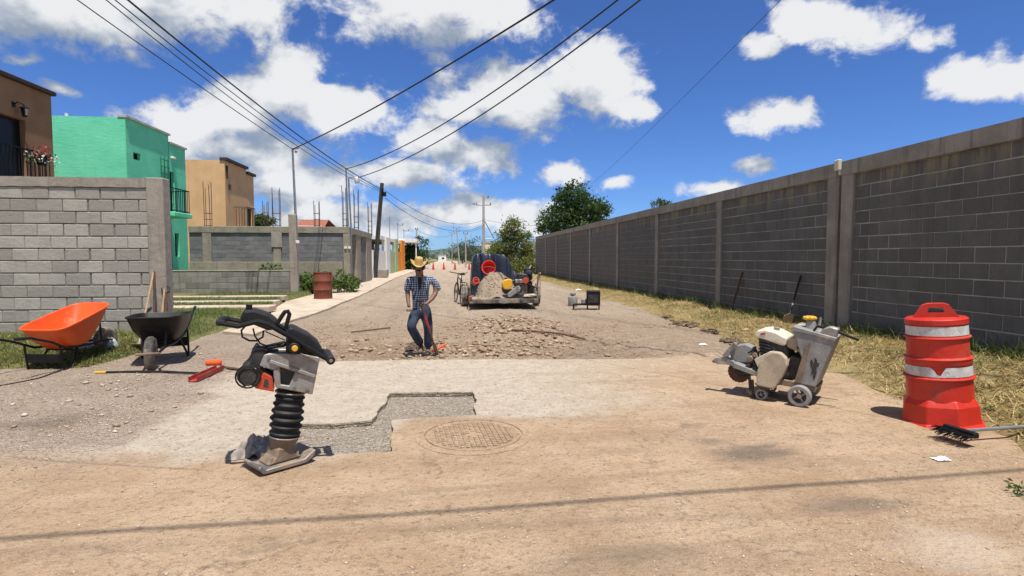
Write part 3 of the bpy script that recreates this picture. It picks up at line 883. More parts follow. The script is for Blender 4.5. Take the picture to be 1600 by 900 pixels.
m = MB(); m.lathe([(.04, -.12), (.066, .03)], 6, Matrix.Translation((.185, 0, 0))); m.build('lamp_glass', pmat('milky_glass', (.5, .47, .40), None, 4, .2), wl)

# green house
XG = -10.5
hg = thing('house', 'mint green two storey house with a black iron balcony', 'house')
yg0 = at_x(197, 230, XG).y; yg1 = at_x(291, 300, XG).y; ygs = at_x(263, 220, XG).y
zg0 = at_x(197, 184, XG).z; zg1 = at_x(263, 224, XG).z
wq = rx(XG, 208, 237, 220, 252); dq = rx(XG, 264, 267, 274, 333); lq = rx(XG, 273, 364, 281, 401)
dq = (dq[0], dq[1], at_x(274, 333, XG).z, at_x(264, 267, XG).z)
m = MB()
panel(m, MX(XG), yg0, ygs, 0, zg0, [wq], .2)
panel(m, MX(XG), ygs, yg1, 0, zg1, [dq, (lq[0], lq[1], max(.6, lq[2]), lq[3])], .2)
panel(m, MY(yg0), -15.5, XG - .2, 0, zg0)
m.bb(-15.5, XG - .2, yg1 - .2, yg1, 0, zg1); m.bb(-15.7, -15.5, yg0, yg1, 0, zg0 - .01)
m.bb(-15.5, XG - .2, ygs - .2, ygs, zg1 - .4, zg0 - .01)
m.build('wall', M_green, hg)
m = MB(); m.bb(-15.5, XG - .2, yg0 + .2, ygs - .2, zg0 - .5, zg0 - .35); m.bb(-15.5, XG - .2, ygs, yg1 - .2, zg1 - .5, zg1 - .35); m.build('roof', M_concrete, hg)
m = MB(); m.bb(XG - .22, XG + .07, yg0 - .02, ygs + .03, zg0, zg0 + .07); m.build('coping', M_trim_w, hg)
m = MB(); m.bb(XG - .22, XG + .07, ygs + .032, yg1 + .03, zg1, zg1 + .07); m.build('coping', M_trim_w, hg)
window(hg, XG, wq); window(hg, XG, dq, .12, .06, 'door'); window(hg, XG, (lq[0], lq[1], max(.6, lq[2]), lq[3]))
XR = XG + .75
b0 = at_x(272, 330, XR).y; b1 = at_x(296, 330, XR).y; zs = at_x(285, 333, XR).z; zt = at_x(285, 297, XR).z
MB().bb(XG, XR + .06, b0 - .1, b1 + .1, zs - .16, zs).build('balcony_slab', M_green, hg, bevel=.02)
railing(hg, XR, b0, b1, zs, zt, XG)
lt = at_x(268, 247, XG)
MB().box((XG + .06, lt.y, lt.z), (.12, .22, .08)).build('flood_lamp', M_white, hg, bevel=.02)
m = MB(); zz = at_x(256, 265, XG)
for k in range(3): m.bar((XG + .03, zz.y - .25 + .25 * k, zz.z - .45), (XG + .03, zz.y - .25 + .25 * k, zz.z + .45), .02, .02)
for k in range(4): m.bar((XG + .045, zz.y - .3, zz.z - .4 + .25 * k), (XG + .045, zz.y + .3, zz.z - .4 + .25 * k), .02, .02)
m.build('wall_trellis', pmat('green_iron', (.04, .20, .13), None, 6, .6), hg)
vp = at_y(104, 180, yg0 + .6)
MB().cyl((vp.x, yg0 + .6, zg0 - .4), (vp.x, yg0 + .6, zg0 + .22), .05, n=10).build('vent_pipe', M_white, hg)

# peach house
XP = -11.5
hp = thing('house', 'peach two storey house with a dark brown cornice beyond the green house', 'house')
y0 = at_x(352, 300, XP).y; y2 = at_x(397, 320, XP).y; y1 = at_x(385, 300, XP).y
z0 = at_x(352, 251, XP).z; z1 = at_x(385, 272, XP).z
wq = rx(XP, 357, 287, 362, 298); dq = rx(XP, 387, 325, 394, 352)
m = MB(); panel(m, MX(XP), y0, y1, 0, z0, [wq]); panel(m, MX(XP), y1, y2, 0, z1, [(dq[0], dq[1], 2.6, dq[3])])
panel(m, MY(y0), -17, XP - .2, 0, z0); m.bb(-17, XP - .2, y2 - .2, y2, 0, z1); m.bb(-17.2, -17, y0, y2, 0, z1); m.bb(-17, XP - .2, y1 - .2, y1, z1 - .4, z0 - .01)
m.build('wall', M_peach, hp)
m = MB(); m.bb(-17, XP - .2, y0 + .2, y1 - .2, z0 - .5, z0 - .35); m.bb(-17, XP - .2, y1, y2 - .2, z1 - .5, z1 - .35); m.build('roof', M_concrete, hp)
MB().bb(XP - .22, XP + .14, y0 - .05, y1 + .03, z0, z0 + .14).build('cornice', M_trim, hp)
MB().bb(XP - .22, XP + .14, y1 + .032, y2 + .05, z1, z1 + .14).build('cornice', M_trim, hp)
window(hp, XP, wq); window(hp, XP, (dq[0], dq[1], 2.6, dq[3]), .12, .06, 'door')
XR = XP + .7; b0 = at_x(387, 350, XR).y; b1 = at_x(399, 350, XR).y
MB().bb(XP, XR + .06, b0 - .1, b1 + .1, 2.5, 2.62).build('balcony_slab', M_peach, hp)
railing(hp, XR, b0, b1, 2.62, at_x(392, 325, XR).z, XP, .2)
m = MB(); m.cyl((XP + .06, y0 + .15, z0 - .9), (XP + .06, y0 + .15, z0 - .25), .05, n=8); m.build('downpipe', M_trim, hp)

# unfinished plot: low front wall, tall post, block enclosure behind it
M_oldconc = concrete_mat('mossy_concrete', (.36, .32, .25), (.26, .235, .175), .5, (.14, .16, .06))
pb = at_z(455, 459, .13)
YL = pb.y
lo = thing('block_wall', 'low block wall beside the lawn strips, ending at the concrete post', 'wall', (-8, YL, .05))
B = lo.location; T = Matrix.Translation(-B)
M_block_m = block_mat('concrete_block_mossy', (.20, .19, .165), (.34, .325, .285), 1.0, .4)
lay_blocks(lo, -10.4, YL, 0, 4.78, .12, 4, M_block_m, .15)
MB().bb(-10.4, -5.62, YL - .066, YL + .066, -.05, .12 + .83 + .01, T).build('mortar_core', M_mortar, lo)
zlo = at_y(380, 422, YL).z
MB().bb(-10.4, -5.62, YL - .085, YL + .085, .95, zlo, T).build('coping', M_oldconc, lo, bevel=.01)
pst = tag(MB().bb(-.13, .13, -.12, .12, -.1, at_y(460, 335, YL).z - .1).build('concrete_post', M_concrete, None, bevel=.015, loc=(at_y(461, 440, YL).x, YL - .02, .1)),
          'tall rough concrete post at the corner of the low wall', 'post')
pst.rotation_euler = (0, R_(-.5), 0)

YE = 27.3
XE = at_y(546, 400, YE).x
ze = at_y(420, 354, YE).z
en = thing('block_enclosure', 'unfinished slate grey block enclosure with cast columns and open front', 'wall', (XE, YE, .05))
B = en.location; T = Matrix.Translation(-B)
x_l = at_y(297, 380, YE).x
cols_px = [(318, 332), (428, 440), (537, 547)]
zp = at_y(400, 418, YE).z; zpt = at_y(400, 409, YE).z; zbm = at_y(420, 364, YE).z
nco = 7; bh_ = (zbm - zpt) / nco
cur = x_l
for a, b in cols_px:
    xa, xb = at_y(a, 390, YE).x, at_y(b, 390, YE).x
    if xa - cur > .3:
        lay_blocks(en, cur, YE, 0, xa - cur, zpt, nco, M_block_d, .15, .42, bh_)
    MB().bb(xa, xb, YE - .12, YE + .1, -.1, zbm, T).build('column', M_oldconc, en, bevel=.012)
    cur = xb
MB().bb(x_l, XE, YE - .066, YE + .066, -.1, zbm, T).build('mortar_core', M_mortar, en)
MB().bb(x_l, XE - .3, YE - .16, YE + .12, -.1, zpt, T).build('plinth', M_oldconc, en, bevel=.012)
MB().bb(x_l, XE + .02, YE - .13, YE + .12, zbm, ze, T).build('ring_beam', M_oldconc, en, bevel=.012)
pp = at_y(434, 372, YE)
MB().bb(pp.x - .25, pp.x + .22, YE - .15, YE - .122, pp.z - .42, pp.z + .28, T).build('cast_patch', M_concrete, en)
# street side of the enclosure
XS = XE
yy = [at_x(p, 400, XS).y for p in (547, 558, 564, 573, 581)]
zfar = ze
for a, b in ((yy[1], yy[2]), (yy[3], yy[4])):
    MB().bb(XS - .24, XS, a, b, -.1, zbm, T).build('column', M_oldconc, en, bevel=.012)
MB().bb(XS - .26, XS + .02, YE + .121, yy[4], zbm, ze, T).build('ring_beam', M_oldconc, en, bevel=.012)
lay_blocks(en, XS - .13, yy[2], math.pi / 2, yy[3] - yy[2], .1, 10, M_block_d, .15, .42, .2)
MB().bb(XS - .19, XS - .07, yy[2], yy[3], -.1, 2.1, T).build('mortar_core', M_mortar, en)
MB().bb(x_l, XS - .2, yy[4] - .2, yy[4], -.1, ze - .05, T).build('rear_wall', M_block_d, en)
for px, py in ((648, 0),):
    pass
for px, y, dz in ((465, YL - .16, 0), (546, YE - .15, 0), (540, YE - .15, 0)):
    p = at_y(px, 378 if y < 25 else 387, y)
    bx_ = MB().box((0, 0, 0), (.12, .06, .10)).build('meter_box', M_white, None, bevel=.01, loc=p)
    tag(bx_, {465: 'small white box fixed on the tall concrete post', 546: 'small white box on the right of the enclosure corner column', 540: 'small white box on the left of the enclosure corner column'}[px], 'box')

def rebar(label, px0, px1, pyt, pyb, y, n=4):
    a = at_y(px0, pyt, y); b = at_y(px1, pyb, y); w = max(.16, b.x - a.x)
    zb = b.z - .25
    c = thing('rebar_cage', label, 'rebar', ((a.x + b.x) / 2, y, zb), group='starter bars above the walls')
    h = a.z - zb
    bmesh_ = MB().tube([(0, 0, 0), (.004, .003, h * .5), (0, 0, h)], .014, 6).mesh('bar', M_rebar)
    for i, (sx, sy) in enumerate(((-.5, -.09), (.5, -.09), (-.5, .09), (.5, .09))[:n]):
        o = link('bar', bmesh_, c, (sx * w, sy, 0)); o.scale.z = 1 - .06 * ((i * 7) % 3); o.rotation_euler = (R_(random.uniform(-.5, .5)), R_(random.uniform(-.8, .8)), 0)
    sm = MB().tube([(-w / 2 - .02, -.105, 0), (w / 2 + .02, -.105, 0), (w / 2 + .02, .105, 0), (-w / 2 - .02, .105, 0)], .009, 5, closed=True).mesh('stirrup', M_rebar)
    for k in range(3): link('stirrup', sm, c, (0, 0, .3 + .28 * k))
rebar('pair of rusty starter bars in front of the peach gable', 319, 330, 284, 354, YE)
rebar('short dark starter bars left of the tallest bar bundle', 411, 419, 314, 352, YE + 1.5)
rebar('tall rusty bar bundle just left of the tall lamp mast', 425, 438, 293, 354, YE)
rebar('bar pair above the enclosure, right of the tall mast', 491, 499, 314, 354, YE)
rebar('tall bar bundle on the enclosure corner column', 536, 541, 290, 354, YE + .05)
rebar('bar pair on the street side next to the corner bundle', 553, 560, 296, 357, at_x(561, 400, XS).y)
rebar('farthest bar pair, nearest the leaning wooden pole', 575, 581, 316, 362, at_x(577, 400, XS).y)

# white low house far behind the enclosure
hw = thing('house', 'small white house with red tiled roof showing above the enclosure', 'house', (at_y(470, 350, 50).x, 50, 0))
a = at_y(439, 336, 50); b = at_y(459, 350, 50); c_ = at_y(502, 346, 50)
B = hw.location; T = Matrix.Translation(-B)
m = MB(); m.prism([(a.x, 0), (a.x, a.z - .25), (a.x + .35, a.z), (b.x, a.z - .2), (b.x, 0)], 50, 53, T); m.build('wall', M_white, hw)
m = MB(); m.bb(b.x, c_.x, 50.2, 56, 0, c_.z - .35, T); m.build('side_wall', M_white, hw)
m = MB(); m.add([(b.x, 49.8, c_.z - .5), (c_.x + .3, 49.8, c_.z - .5), (c_.x, 53, c_.z + .35), (b.x, 53, c_.z + .35), (b.x, 56, c_.z - .4), (c_.x + .3, 56, c_.z - .4)], [(0, 1, 2, 3), (3, 2, 5, 4)]); m.v = [tuple(T @ Vector(q)) for q in m.v]
m.build('roof', pmat('red_roof_tile', (.30, .10, .06), (.22, .08, .05), 5, .9), hw)

# white house front with coloured pillars farther along the street
XW = -5.3
hw = thing('street_house', 'white house front with sage green and orange gate pillars', 'house', (XW, at_x(600, 400, XW).y, 0))
B = hw.location; T = Matrix.Translation(-B)
M_sage = stucco_mat('sage_plaster', (.42, .50, .27), (.34, .42, .22))
M_orange_w = stucco_mat('orange_plaster', (.80, .27, .02), (.70, .22, .02))
def part_x(name, mat, px0, px1, pyt, d=.25, zb=-.1, off=0.0, pyb=None):
    a = at_x(px0, pyt, XW); b = at_x(px1, pyt, XW)
    zt = at_x((px0 + px1) / 2, pyt, XW).z
    if pyb: zb = at_x((px0 + px1) / 2, pyb, XW).z
    return MB().bb(XW - d + off, XW + off, a.y, b.y, zb, zt, T).build(name, mat, hw)
part_x('front_wall', M_white, 583, 602.5, 391.5, .2)
part_x('pillar', M_white, 603, 608.6, 371.5, .4, off=.05)
part_x('gate_panel', M_sage, 608.8, 620.8, 393.5, .2)
part_x('pillar', M_sage, 617, 621, 374, .3, off=.06)
part_x('gate_panel', M_orange_w, 622, 631.5, 394, .2)
part_x('pillar', M_orange_w, 627, 631.5, 376, .3, off=.06)
a = at_x(604, 380, XW); b = at_x(632, 380, XW)
MB().bb(XW - 4, XW - .1, a.y - 3, b.y, a.z + .25, a.z + .5, T).build('canopy_roof', M_white, hw)
q0 = at_y(624, 373, b.y + 1); q1 = at_y(652, 379, b.y + 1)
MB().bb(q0.x, q1.x, b.y + .05, b.y + 6, q1.z, q0.z, T).build('carport_beam', M_white, hw)
MB().cyl((q1.x - .1 - B.x, b.y + .3 - B.y, -.1), (q1.x - .1 - B.x, b.y + .3 - B.y, q1.z), .07).build('carport_post', M_white, hw)
MB().bb(XW - 3.5, XW - 3.3, a.y - 4, b.y, 0, 3.0, T).build('rear_wall', pmat('red_brick_wall', (.30, .11, .07), (.2, .08, .05), 5, .9), hw)
m = MB(); a = at_x(599, 421, XW + .6); m.bb(XW + .3, XW + .9, a.y - .4, a.y + .5, .1, .62)
tag(m.build('stone_planter', M_concrete_dark, None, bevel=.04), 'low grey stone planter in front of the white house wall', 'planter')

# buildings far along the right
for nm, lab, px0, px1, pt, y, mat in (('house', 'cream house far down the street behind the crossarm pole', 755, 771, 379, 95, M_white),
                                    ('house', 'pale house just visible between the yellow green tree and the wall', 822, 836, 378, 85, M_white),
                                    ('house', 'tiny white house at the far end of the street', 685, 697, 399, 190, M_white)):
    a = at_y(px0, pt, y); b = at_y(px1, pt, y)
    h = thing(nm, lab, 'house', ((a.x + b.x) / 2, y, -.2))
    w_ = (b.x - a.x) / 2; hh = a.z + .2
    m = MB(); panel(m, MY(0), -w_, w_, 0, hh, [(-w_ * .1, w_ * .5, hh * .42, hh * .7)], .2); m.bb(-w_, w_, 4.8, 5, 0, hh); m.bb(-w_, -w_ + .2, .2, 4.8, 0, hh); m.bb(w_ - .2, w_, .2, 4.8, 0, hh)
    m.build('wall', pmat('cream_plaster', (.70, .62, .42), (.6, .53, .36), 3, .9) if px0 == 755 else mat, h)
    MB().bb(-w_ - .1, w_ + .1, -.1, 5.1, hh, hh + .15).build('roof', M_trim_w, h)
    MB().bb(-w_ * .1, w_ * .5, .1, .13, hh * .42, hh * .7).build('window', M_glass_dark, h)

# ------------------------------------------------------------------ poles and cables
def cable(name, label, p0, p1, sag, r=.013, n=28, group=None, twist=0.0):
    p0 = Vector(p0); p1 = Vector(p1); pts = []
    for i in range(n + 1):
        t = i / n; p = p0.lerp(p1, t); p.z -= 4 * sag * t * (1 - t)
        if twist: p.z += twist * math.sin(t * 34); p.y += twist * math.cos(t * 29)
        pts.append(p)
    return tag(MB().tube(pts, r, 6).build(name, M_wire, None, smooth=True), label, 'cable', group)

M_pole_wood = pmat('creosoted_pole', (.060, .055, .042), (.035, .034, .028), 5, .9, 0, .006, 30)
M_galv = pmat('galvanised_steel', (.30, .31, .32), (.22, .23, .24), 6, .5, .6)
M_polec = pmat('pale_pole_concrete', (.42, .40, .36), (.33, .31, .28), 4, .9)

wp = thing('utility_pole', 'dark leaning wooden pole at the end of the block enclosure', 'pole', at_z(585, 433, .1))
tp = at_y(597, 286, wp.location.y) - wp.location
MB().tube([(0, 0, -.3), tp * .5, tp], [.17, .15, .125], 12).build('pole', M_pole_wood, wp, smooth=True)
m = MB(); m.box(tp + Vector((.16, -.05, -.75)), (.22, .2, .3)); m.box(tp + Vector((.05, -.12, -.5)), (.12, .12, .35)); m.build('junction_box', M_blackmetal, wp, bevel=.02)
WP = wp.location + tp

ms = thing('lamp_mast', 'thin grey steel mast standing on the tall concrete post', 'mast', Vector((at_y(462, 336, YL).x, YL, at_y(462, 336, YL).z - .12)))
tp2 = at_y(457, 233, YL) - ms.location
MB().tube([(0, 0, 0), tp2], [.045, .035], 8).build('mast_tube', M_galv, ms, smooth=True)
m = MB(); m.bar(tp2 + Vector((-.02, 0, 0)), tp2 + Vector((.22, 0, .04)), .05, .05); m.ball(tp2 + Vector((.12, 0, -.08)), .05, 8, 6); m.build('insulator_bracket', M_galv, ms)
MS = ms.location + tp2
mb_ = thing('service_mast', 'grey service mast behind the corner bars of the enclosure', 'mast', Vector((at_y(544, 354, YE).x, YE, ze - .02)))
tp3 = at_y(540.5, 264, YE) - mb_.location
MB().tube([(0, 0, 0), tp3], [.045, .035], 8).build('mast_tube', M_galv, mb_, smooth=True)
m = MB(); m.ball(tp3 + Vector((0, 0, .03)), .06, 8, 6); m.build('mast_cap', M_galv, mb_)
MS2 = mb_.location + tp3
sl = thing('street_lamp', 'street lamp with a short arm and pale head above the enclosure corner', 'lamp', Vector((at_y(549, 354, YE + .3).x, YE + .3, ze - .4)))
q = at_y(544.5, 278, YE + .3) - sl.location; q2 = at_y(556, 278, YE + .3) - sl.location
MB().tube([(0, 0, 0), q * .98, q, q + Vector((.05, 0, .03)), q2], .04, 8).build('lamp_pole', M_galv, sl, smooth=True)
m = MB(); m.lathe([(.03, .05), (.10, .0), (.13, -.16), (.09, -.26)], 10, Matrix.Translation(q2 + Vector((.06, 0, 0)))); m.build('lamp_head', pmat('lamp_white', (.75, .75, .72), None, 4, .4), sl, smooth=True)

# poles just outside the picture that carry the cables overhead
LP = Vector((-8.2, .84, 0)); RP = Vector((8.3, 1.36, 0))
for P_, lab in ((LP, 'wooden pole on the left of the camera carrying the cables'), (RP, 'wooden pole behind the right wall carrying the cables')):
    o = thing('utility_pole', lab, 'pole', P_)
    MB().tube([(0, 0, -.3), (0, 0, 4), (0, 0, 7.8)], [.17, .15, .12], 10).build('pole', M_pole_wood, o, smooth=True)
    MB().box((0, 0, 7.2), (.1, 1.2, .1)).build('crossarm', M_pole_wood, o)
LT = LP + Vector((0, 0, 7.2)); RT = RP + Vector((0, 0, 7.2))
# along the street on the left
for i, (px, sg, r, lab) in enumerate(((200, .75, .022, 'thickest cable of the bundle from top left to the wooden pole'),
                                     (180, .95, .013, 'cable just under the thickest one of the left bundle'),
                                     (166, 1.2, .012, 'third cable of the bundle coming from top left'))):
    d = ray(px, 0); k = 13.2 / d.y; pt = Vector((d.x * k, 13.2, CAMH + d.z * k))
    a = WP + Vector((0, -.15, -.45 - .08 * i))
    # straight through the seen point, then on to beyond the left pole
    s0 = (a.y - .93) / (a.y - 13.2)
    e = a + (pt - a) * s0; t = 1 / s0
    e.z += (4 * sg * t * (1 - t)) * s0
    cable('overhead_cable', lab, e, a, sg, r, 34, 'cables along the left side')
d = ray(121, 0); k = 13.2 / d.y; pt = Vector((d.x * k, 13.2, CAMH + d.z * k)); s0 = (MS.y - .93) / (MS.y - 13.2)
e = MS + (pt - MS) * s0; t = 1 / s0; e.z += 4 * .25 * t * (1 - t) * s0
cable('overhead_cable', 'leftmost overhead cable reaching the thin mast', e, MS, .25, .012, 30, 'cables along the left side')
# across the street to the right
def across(a, px, y_at, sag, r, lab):
    d = ray(px, 0); k = y_at / d.y; pt = Vector((d.x * k, y_at, CAMH + d.z * k))
    s0 = (a.x - RP.x) / (a.x - pt.x); e = a + (pt - a) * s0; t = 1 / s0
    e.z += 4 * sag * t * (1 - t) * s0
    cable('overhead_cable', lab, e, a, sag, r, 40, 'cables crossing the street')
across(MS, 865, 9.8, .50, .018, 'cable from the thin mast rising across the sky to the right')
across(MS2, 965, 11.6, 1.25, .018, 'upper cable from the enclosure mast sweeping up to the right')
across(sl.location + q2 + Vector((.1, 0, .02)), 1000, 11.4, 1.15, .018, 'lower cable from the enclosure lamp sweeping up to the right')
# over the foreground (its shadow falls across the street)
cable('overhead_cable', 'thick twisted cable crossing overhead that shades the foreground', LT + Vector((0, -.05, 0)), RT + Vector((0, .1, 0)), .55, .0165, 60, None, .010)
# thin line toward the far tree
a = at_y(1206, 0, 14); b = at_y(925, 287, 60)
e = a + (a - b) * .35
cable('overhead_cable', 'faint thin cable from the top right down to the big tree', e, b, .3, .008, 30)

# far poles
def far_pole(lab, px, pyt, y, arms, mat=M_polec, r=.13, lean=0, brace=False):
    t_ = at_y(px, pyt, y)
    o = thing('utility_pole', lab, 'pole', (t_.x - lean, y, -.1))
    h = t_.z + .1
    MB().tube([(0, 0, -.2), (lean, 0, h)], [r, r * .7], 10).build('pole', mat, o, smooth=True)
    for dz, l, off in arms:
        MB().box((lean + off, 0, h - dz), (l, .12, .10)).build('crossarm', M_polec, o)
        for k in (-1, 1): MB().cyl((lean + off + k * l * .45, 0, h - dz + .05), (lean + off + k * l * .45, 0, h - dz + .25), .05, n=8).build('insulator', M_blackmetal, o)
    return o, Vector((t_.x, y, t_.z))
fpole, F1 = far_pole('tall pale pole with crossarms and a lamp beyond the loaded trailer', 755.5, 306, 58, ((.25, .5, .25), (.95, 1.6, .0)), r=.16)
t_ = F1 - fpole.location
m = MB(); m.tube([(t_.x, 0, t_.z - 2.4), (t_.x + 1.1, 0, t_.z - 4.4)], .05, 6); m.tube([(t_.x, 0, t_.z - 4.5), (t_.x + .9, 0, t_.z - 4.4)], .05, 6); m.build('brace', M_galv, fpole)
m = MB(); m.tube([(t_.x, 0, t_.z - .95), (t_.x - .9, 0, t_.z - .8)], .04, 6); m.ball((t_.x - .98, 0, t_.z - .82), (.16, .12, .1), 8, 6); m.build('lamp_arm', M_galv, fpole)
_, F2 = far_pole('short pale pole left of the crossarm pole near the parked cars', 727.5, 364, 80, ((.15, .6, 0),))
_, F3 = far_pole('leaning pale pole with two small crossarms down the street', 713, 355, 105, ((.2, 1.2, 0), (.9, 1.2, 0)), lean=-.6)
_, F4 = far_pole('thin pole behind the hedge above the straw hat', 651, 358, 75, ((.1, .3, 0),), r=.1)
_, F5 = far_pole('slim grey lamp post above the white house front', 608.5, 338, 62, (), M_galv, .05)
_, F6 = far_pole('slim grey lamp post above the green gate pillar', 621.5, 352, 70, ((.0, .7, .3),), M_galv, .05)
_, F7 = far_pole('slim grey lamp post above the orange gate pillar', 631, 361, 82, ((.0, .8, .35),), M_galv, .05)
_, F8 = far_pole('thin far pole beside the leaning one at the treeline', 706, 362, 120, ((.3, 1.0, 0),), r=.1)
cable('overhead_cable', 'sagging cable from the wooden pole to the far crossarm pole, upper', WP + Vector((.2, 0, -.5)), F1 + Vector((0, 0, -2.5)), 1.15, .016, 24, 'far cables')
cable('overhead_cable', 'sagging cable from the wooden pole to the far crossarm pole, lower', WP + Vector((.2, 0, -1.0)), F1 + Vector((0, 0, -3.0)), 1.3, .016, 24, 'far cables')
cable('overhead_cable', 'low far cable between the leaning pole and the crossarm pole', F3 + Vector((0, 0, -.3)), F1 + Vector((0, 0, -3.2)), .5, .018, 16, 'far cables')
cable('overhead_cable', 'cable from the crossarm pole toward the big tree', F1 + Vector((0, 0, -2.4)), at_y(848, 352, 55), .25, .014, 16, 'far cables')
cable('overhead_cable', 'far cable from the hedge pole to the leaning pole', F4 + Vector((0, 0, -.1)), F3 + Vector((0, 0, -1.0)), .9, .018, 16, 'far cables')

# ------------------------------------------------------------------ vegetation
def leaf_mat(name, c1, c2, c3, trans=.35):
    if name in MATS: return MATS[name]
    t = NT(name)
    at = t.n('ShaderNodeAttribute', attribute_name='tint'); f = at.outputs['Fac']
    c = t.mix(t.mr(f, 0, .6), c1, c2); c = t.mix(t.mr(f, .6, 1.0), c, c3)
    t.done(c, .6, 0, None, .3)
    tr = t.n('ShaderNodeBsdfTranslucent'); t.s(tr.inputs['Color'], t.mix(.5, c, c3))
    mx = t.n('ShaderNodeMixShader'); mx.inputs[0].default_value = trans
    t.t.links.new(t.b.outputs[0], mx.inputs[1]); t.t.links.new(tr.outputs[0], mx.inputs[2])
    t.t.links.new(mx.outputs[0], t.out.inputs['Surface'])
    MATS[name] = t.m; return t.m

def quads_mesh(name, V, tint, mat):
    """V: (n,4,3) array of quads, tint: n values"""
    n = len(V); me = bpy.data.meshes.new(name)
    me.vertices.add(n * 4); me.vertices.foreach_set('co', np.ascontiguousarray(V, dtype=np.float32).ravel())
    me.loops.add(n * 4); me.loops.foreach_set('vertex_index', np.arange(n * 4, dtype=np.int32))
    me.polygons.add(n); me.polygons.foreach_set('loop_start', np.arange(0, n * 4, 4, dtype=np.int32))
    me.update(calc_edges=True)
    a = me.attributes.new('tint', 'FLOAT', 'FACE'); a.data.foreach_set('value', np.asarray(tint, dtype=np.float32))
    me.materials.append(mat)
    return me
def leaf_quads(C, size, rng, flat=.0):
    n = len(C)
    d = rng.normal(size=(n, 3)); d[:, 2] *= (1 - flat); d /= np.linalg.norm(d, axis=1, keepdims=True)
    e = rng.normal(size=(n, 3)); e -= d * (e * d).sum(1, keepdims=True); e /= np.linalg.norm(e, axis=1, keepdims=True)
    s = size * rng.uniform(.6, 1.3, (n, 1))
    return np.stack([C - d * s, C - e * s * .45, C + d * s, C + e * s * .45], axis=1)
def crown(name, parent, blobs, n, leaf, mat, seed, clump=.34, fill=.5):
    rng = np.random.default_rng(seed); tot = sum(b[3] * b[4] * b[5] for b in blobs)
    Cs = []; tn = []
    for b in blobs:
        k = max(3, int(n / 55 * b[3] * b[4] * b[5] / tot))
        u = rng.normal(size=(k, 3)); u /= np.linalg.norm(u, axis=1, keepdims=True)
        rr = rng.uniform(fill, 1.05, (k, 1)); cc = np.array(b[:3]) + u * rr * np.array(b[3:6])
        ct = rng.uniform(0, 1, k)
        per = max(10, int(n * b[3] * b[4] * b[5] / tot / k))
        for c, t_ in zip(cc, ct):
            p = rng.normal(size=(per, 3)) * clump * np.array([1, 1, .75]) * rng.uniform(.6, 1.25)
            Cs.append(c + p); tn.append(np.clip(t_ * .6 + rng.uniform(0, .4, per), 0, 1))
    C = np.concatenate(Cs); T_ = np.concatenate(tn)
    return link(name, quads_mesh(name, leaf_quads(C, leaf, rng), T_, mat), parent)
M_bark = pmat('bark', (.16, .12, .085), (.10, .075, .055), 8, .95, 0, .012, 20)
def tree(label, base, blobs, n, leaf, mat, seed, trunk=.2, clump=.34, name='tree', group=None, fill=.5):
    o = thing(name, label, 'tree' if name == 'tree' else 'shrub', base, group=group)
    r = random.Random(seed); m = MB()
    zc = min(b[2] for b in blobs)
    m.tube([(0, 0, -.2), (.05, .03, zc * .5), (.0, .05, zc)], [trunk, trunk * .8, trunk * .65], 8)
    for b in blobs:
        m.tube([(0, .04, zc * .75), (b[0] * .4, b[1] * .4, zc * .6 + b[2] * .4), (b[0], b[1], b[2] + b[5] * .3)], [trunk * .5, trunk * .32, trunk * .12], 6)
    m.build('trunk', M_bark, o, smooth=True)
    crown('crown', o, blobs, n, leaf, mat, seed, clump, fill)
    return o
L_dark = leaf_mat('leaf_dark_green', (.022, .050, .014), (.045, .088, .022), (.09, .14, .035), .25)
L_yel = leaf_mat('leaf_yellow_green', (.07, .10, .025), (.13, .16, .04), (.24, .23, .06))
L_mid = leaf_mat('leaf_mid_green', (.035, .065, .018), (.07, .11, .03), (.13, .16, .05))
L_far = leaf_mat('leaf_far_green', (.035, .058, .03), (.055, .082, .038), (.09, .115, .05))

c = at_y(898, 330, 52)
tree('big dark green round tree rising behind the right wall', (c.x, 52, 0),
     [(-1.3, 0, c.z - .6, 1.7, 2.0, 1.5), (.9, .3, c.z + .3, 1.9, 2.0, 1.7), (-.2, -.5, c.z + 1.3, 1.6, 1.6, 1.25), (2.2, 0, c.z - .5, 1.3, 1.5, 1.2), (-2.4, .2, c.z - 1.4, 1.2, 1.4, 1.1), (.2, 0, c.z - 1.8, 2.2, 1.8, 1.3)],
     11000, .16, L_dark, 11, .3, .36)
c = at_y(800, 380, 56)
tree('yellow green bushy tree behind the loaded trailer', (c.x, 56, 0),
     [(-.8, 0, 2.6, 1.3, 1.4, 1.2), (.9, 0, 2.9, 1.4, 1.4, 1.3), (.1, 0, 4.2, 1.3, 1.3, 1.1), (1.6, 0, 1.7, 1.0, 1.3, 1.0), (-.1, 0, 5.2, .5, .6, .5), (-1.6, 0, 1.6, .9, 1.0, .9), (.3, -.2, 1.2, 1.5, 1.2, .8)],
     7500, .13, L_yel, 12, .16, .32)
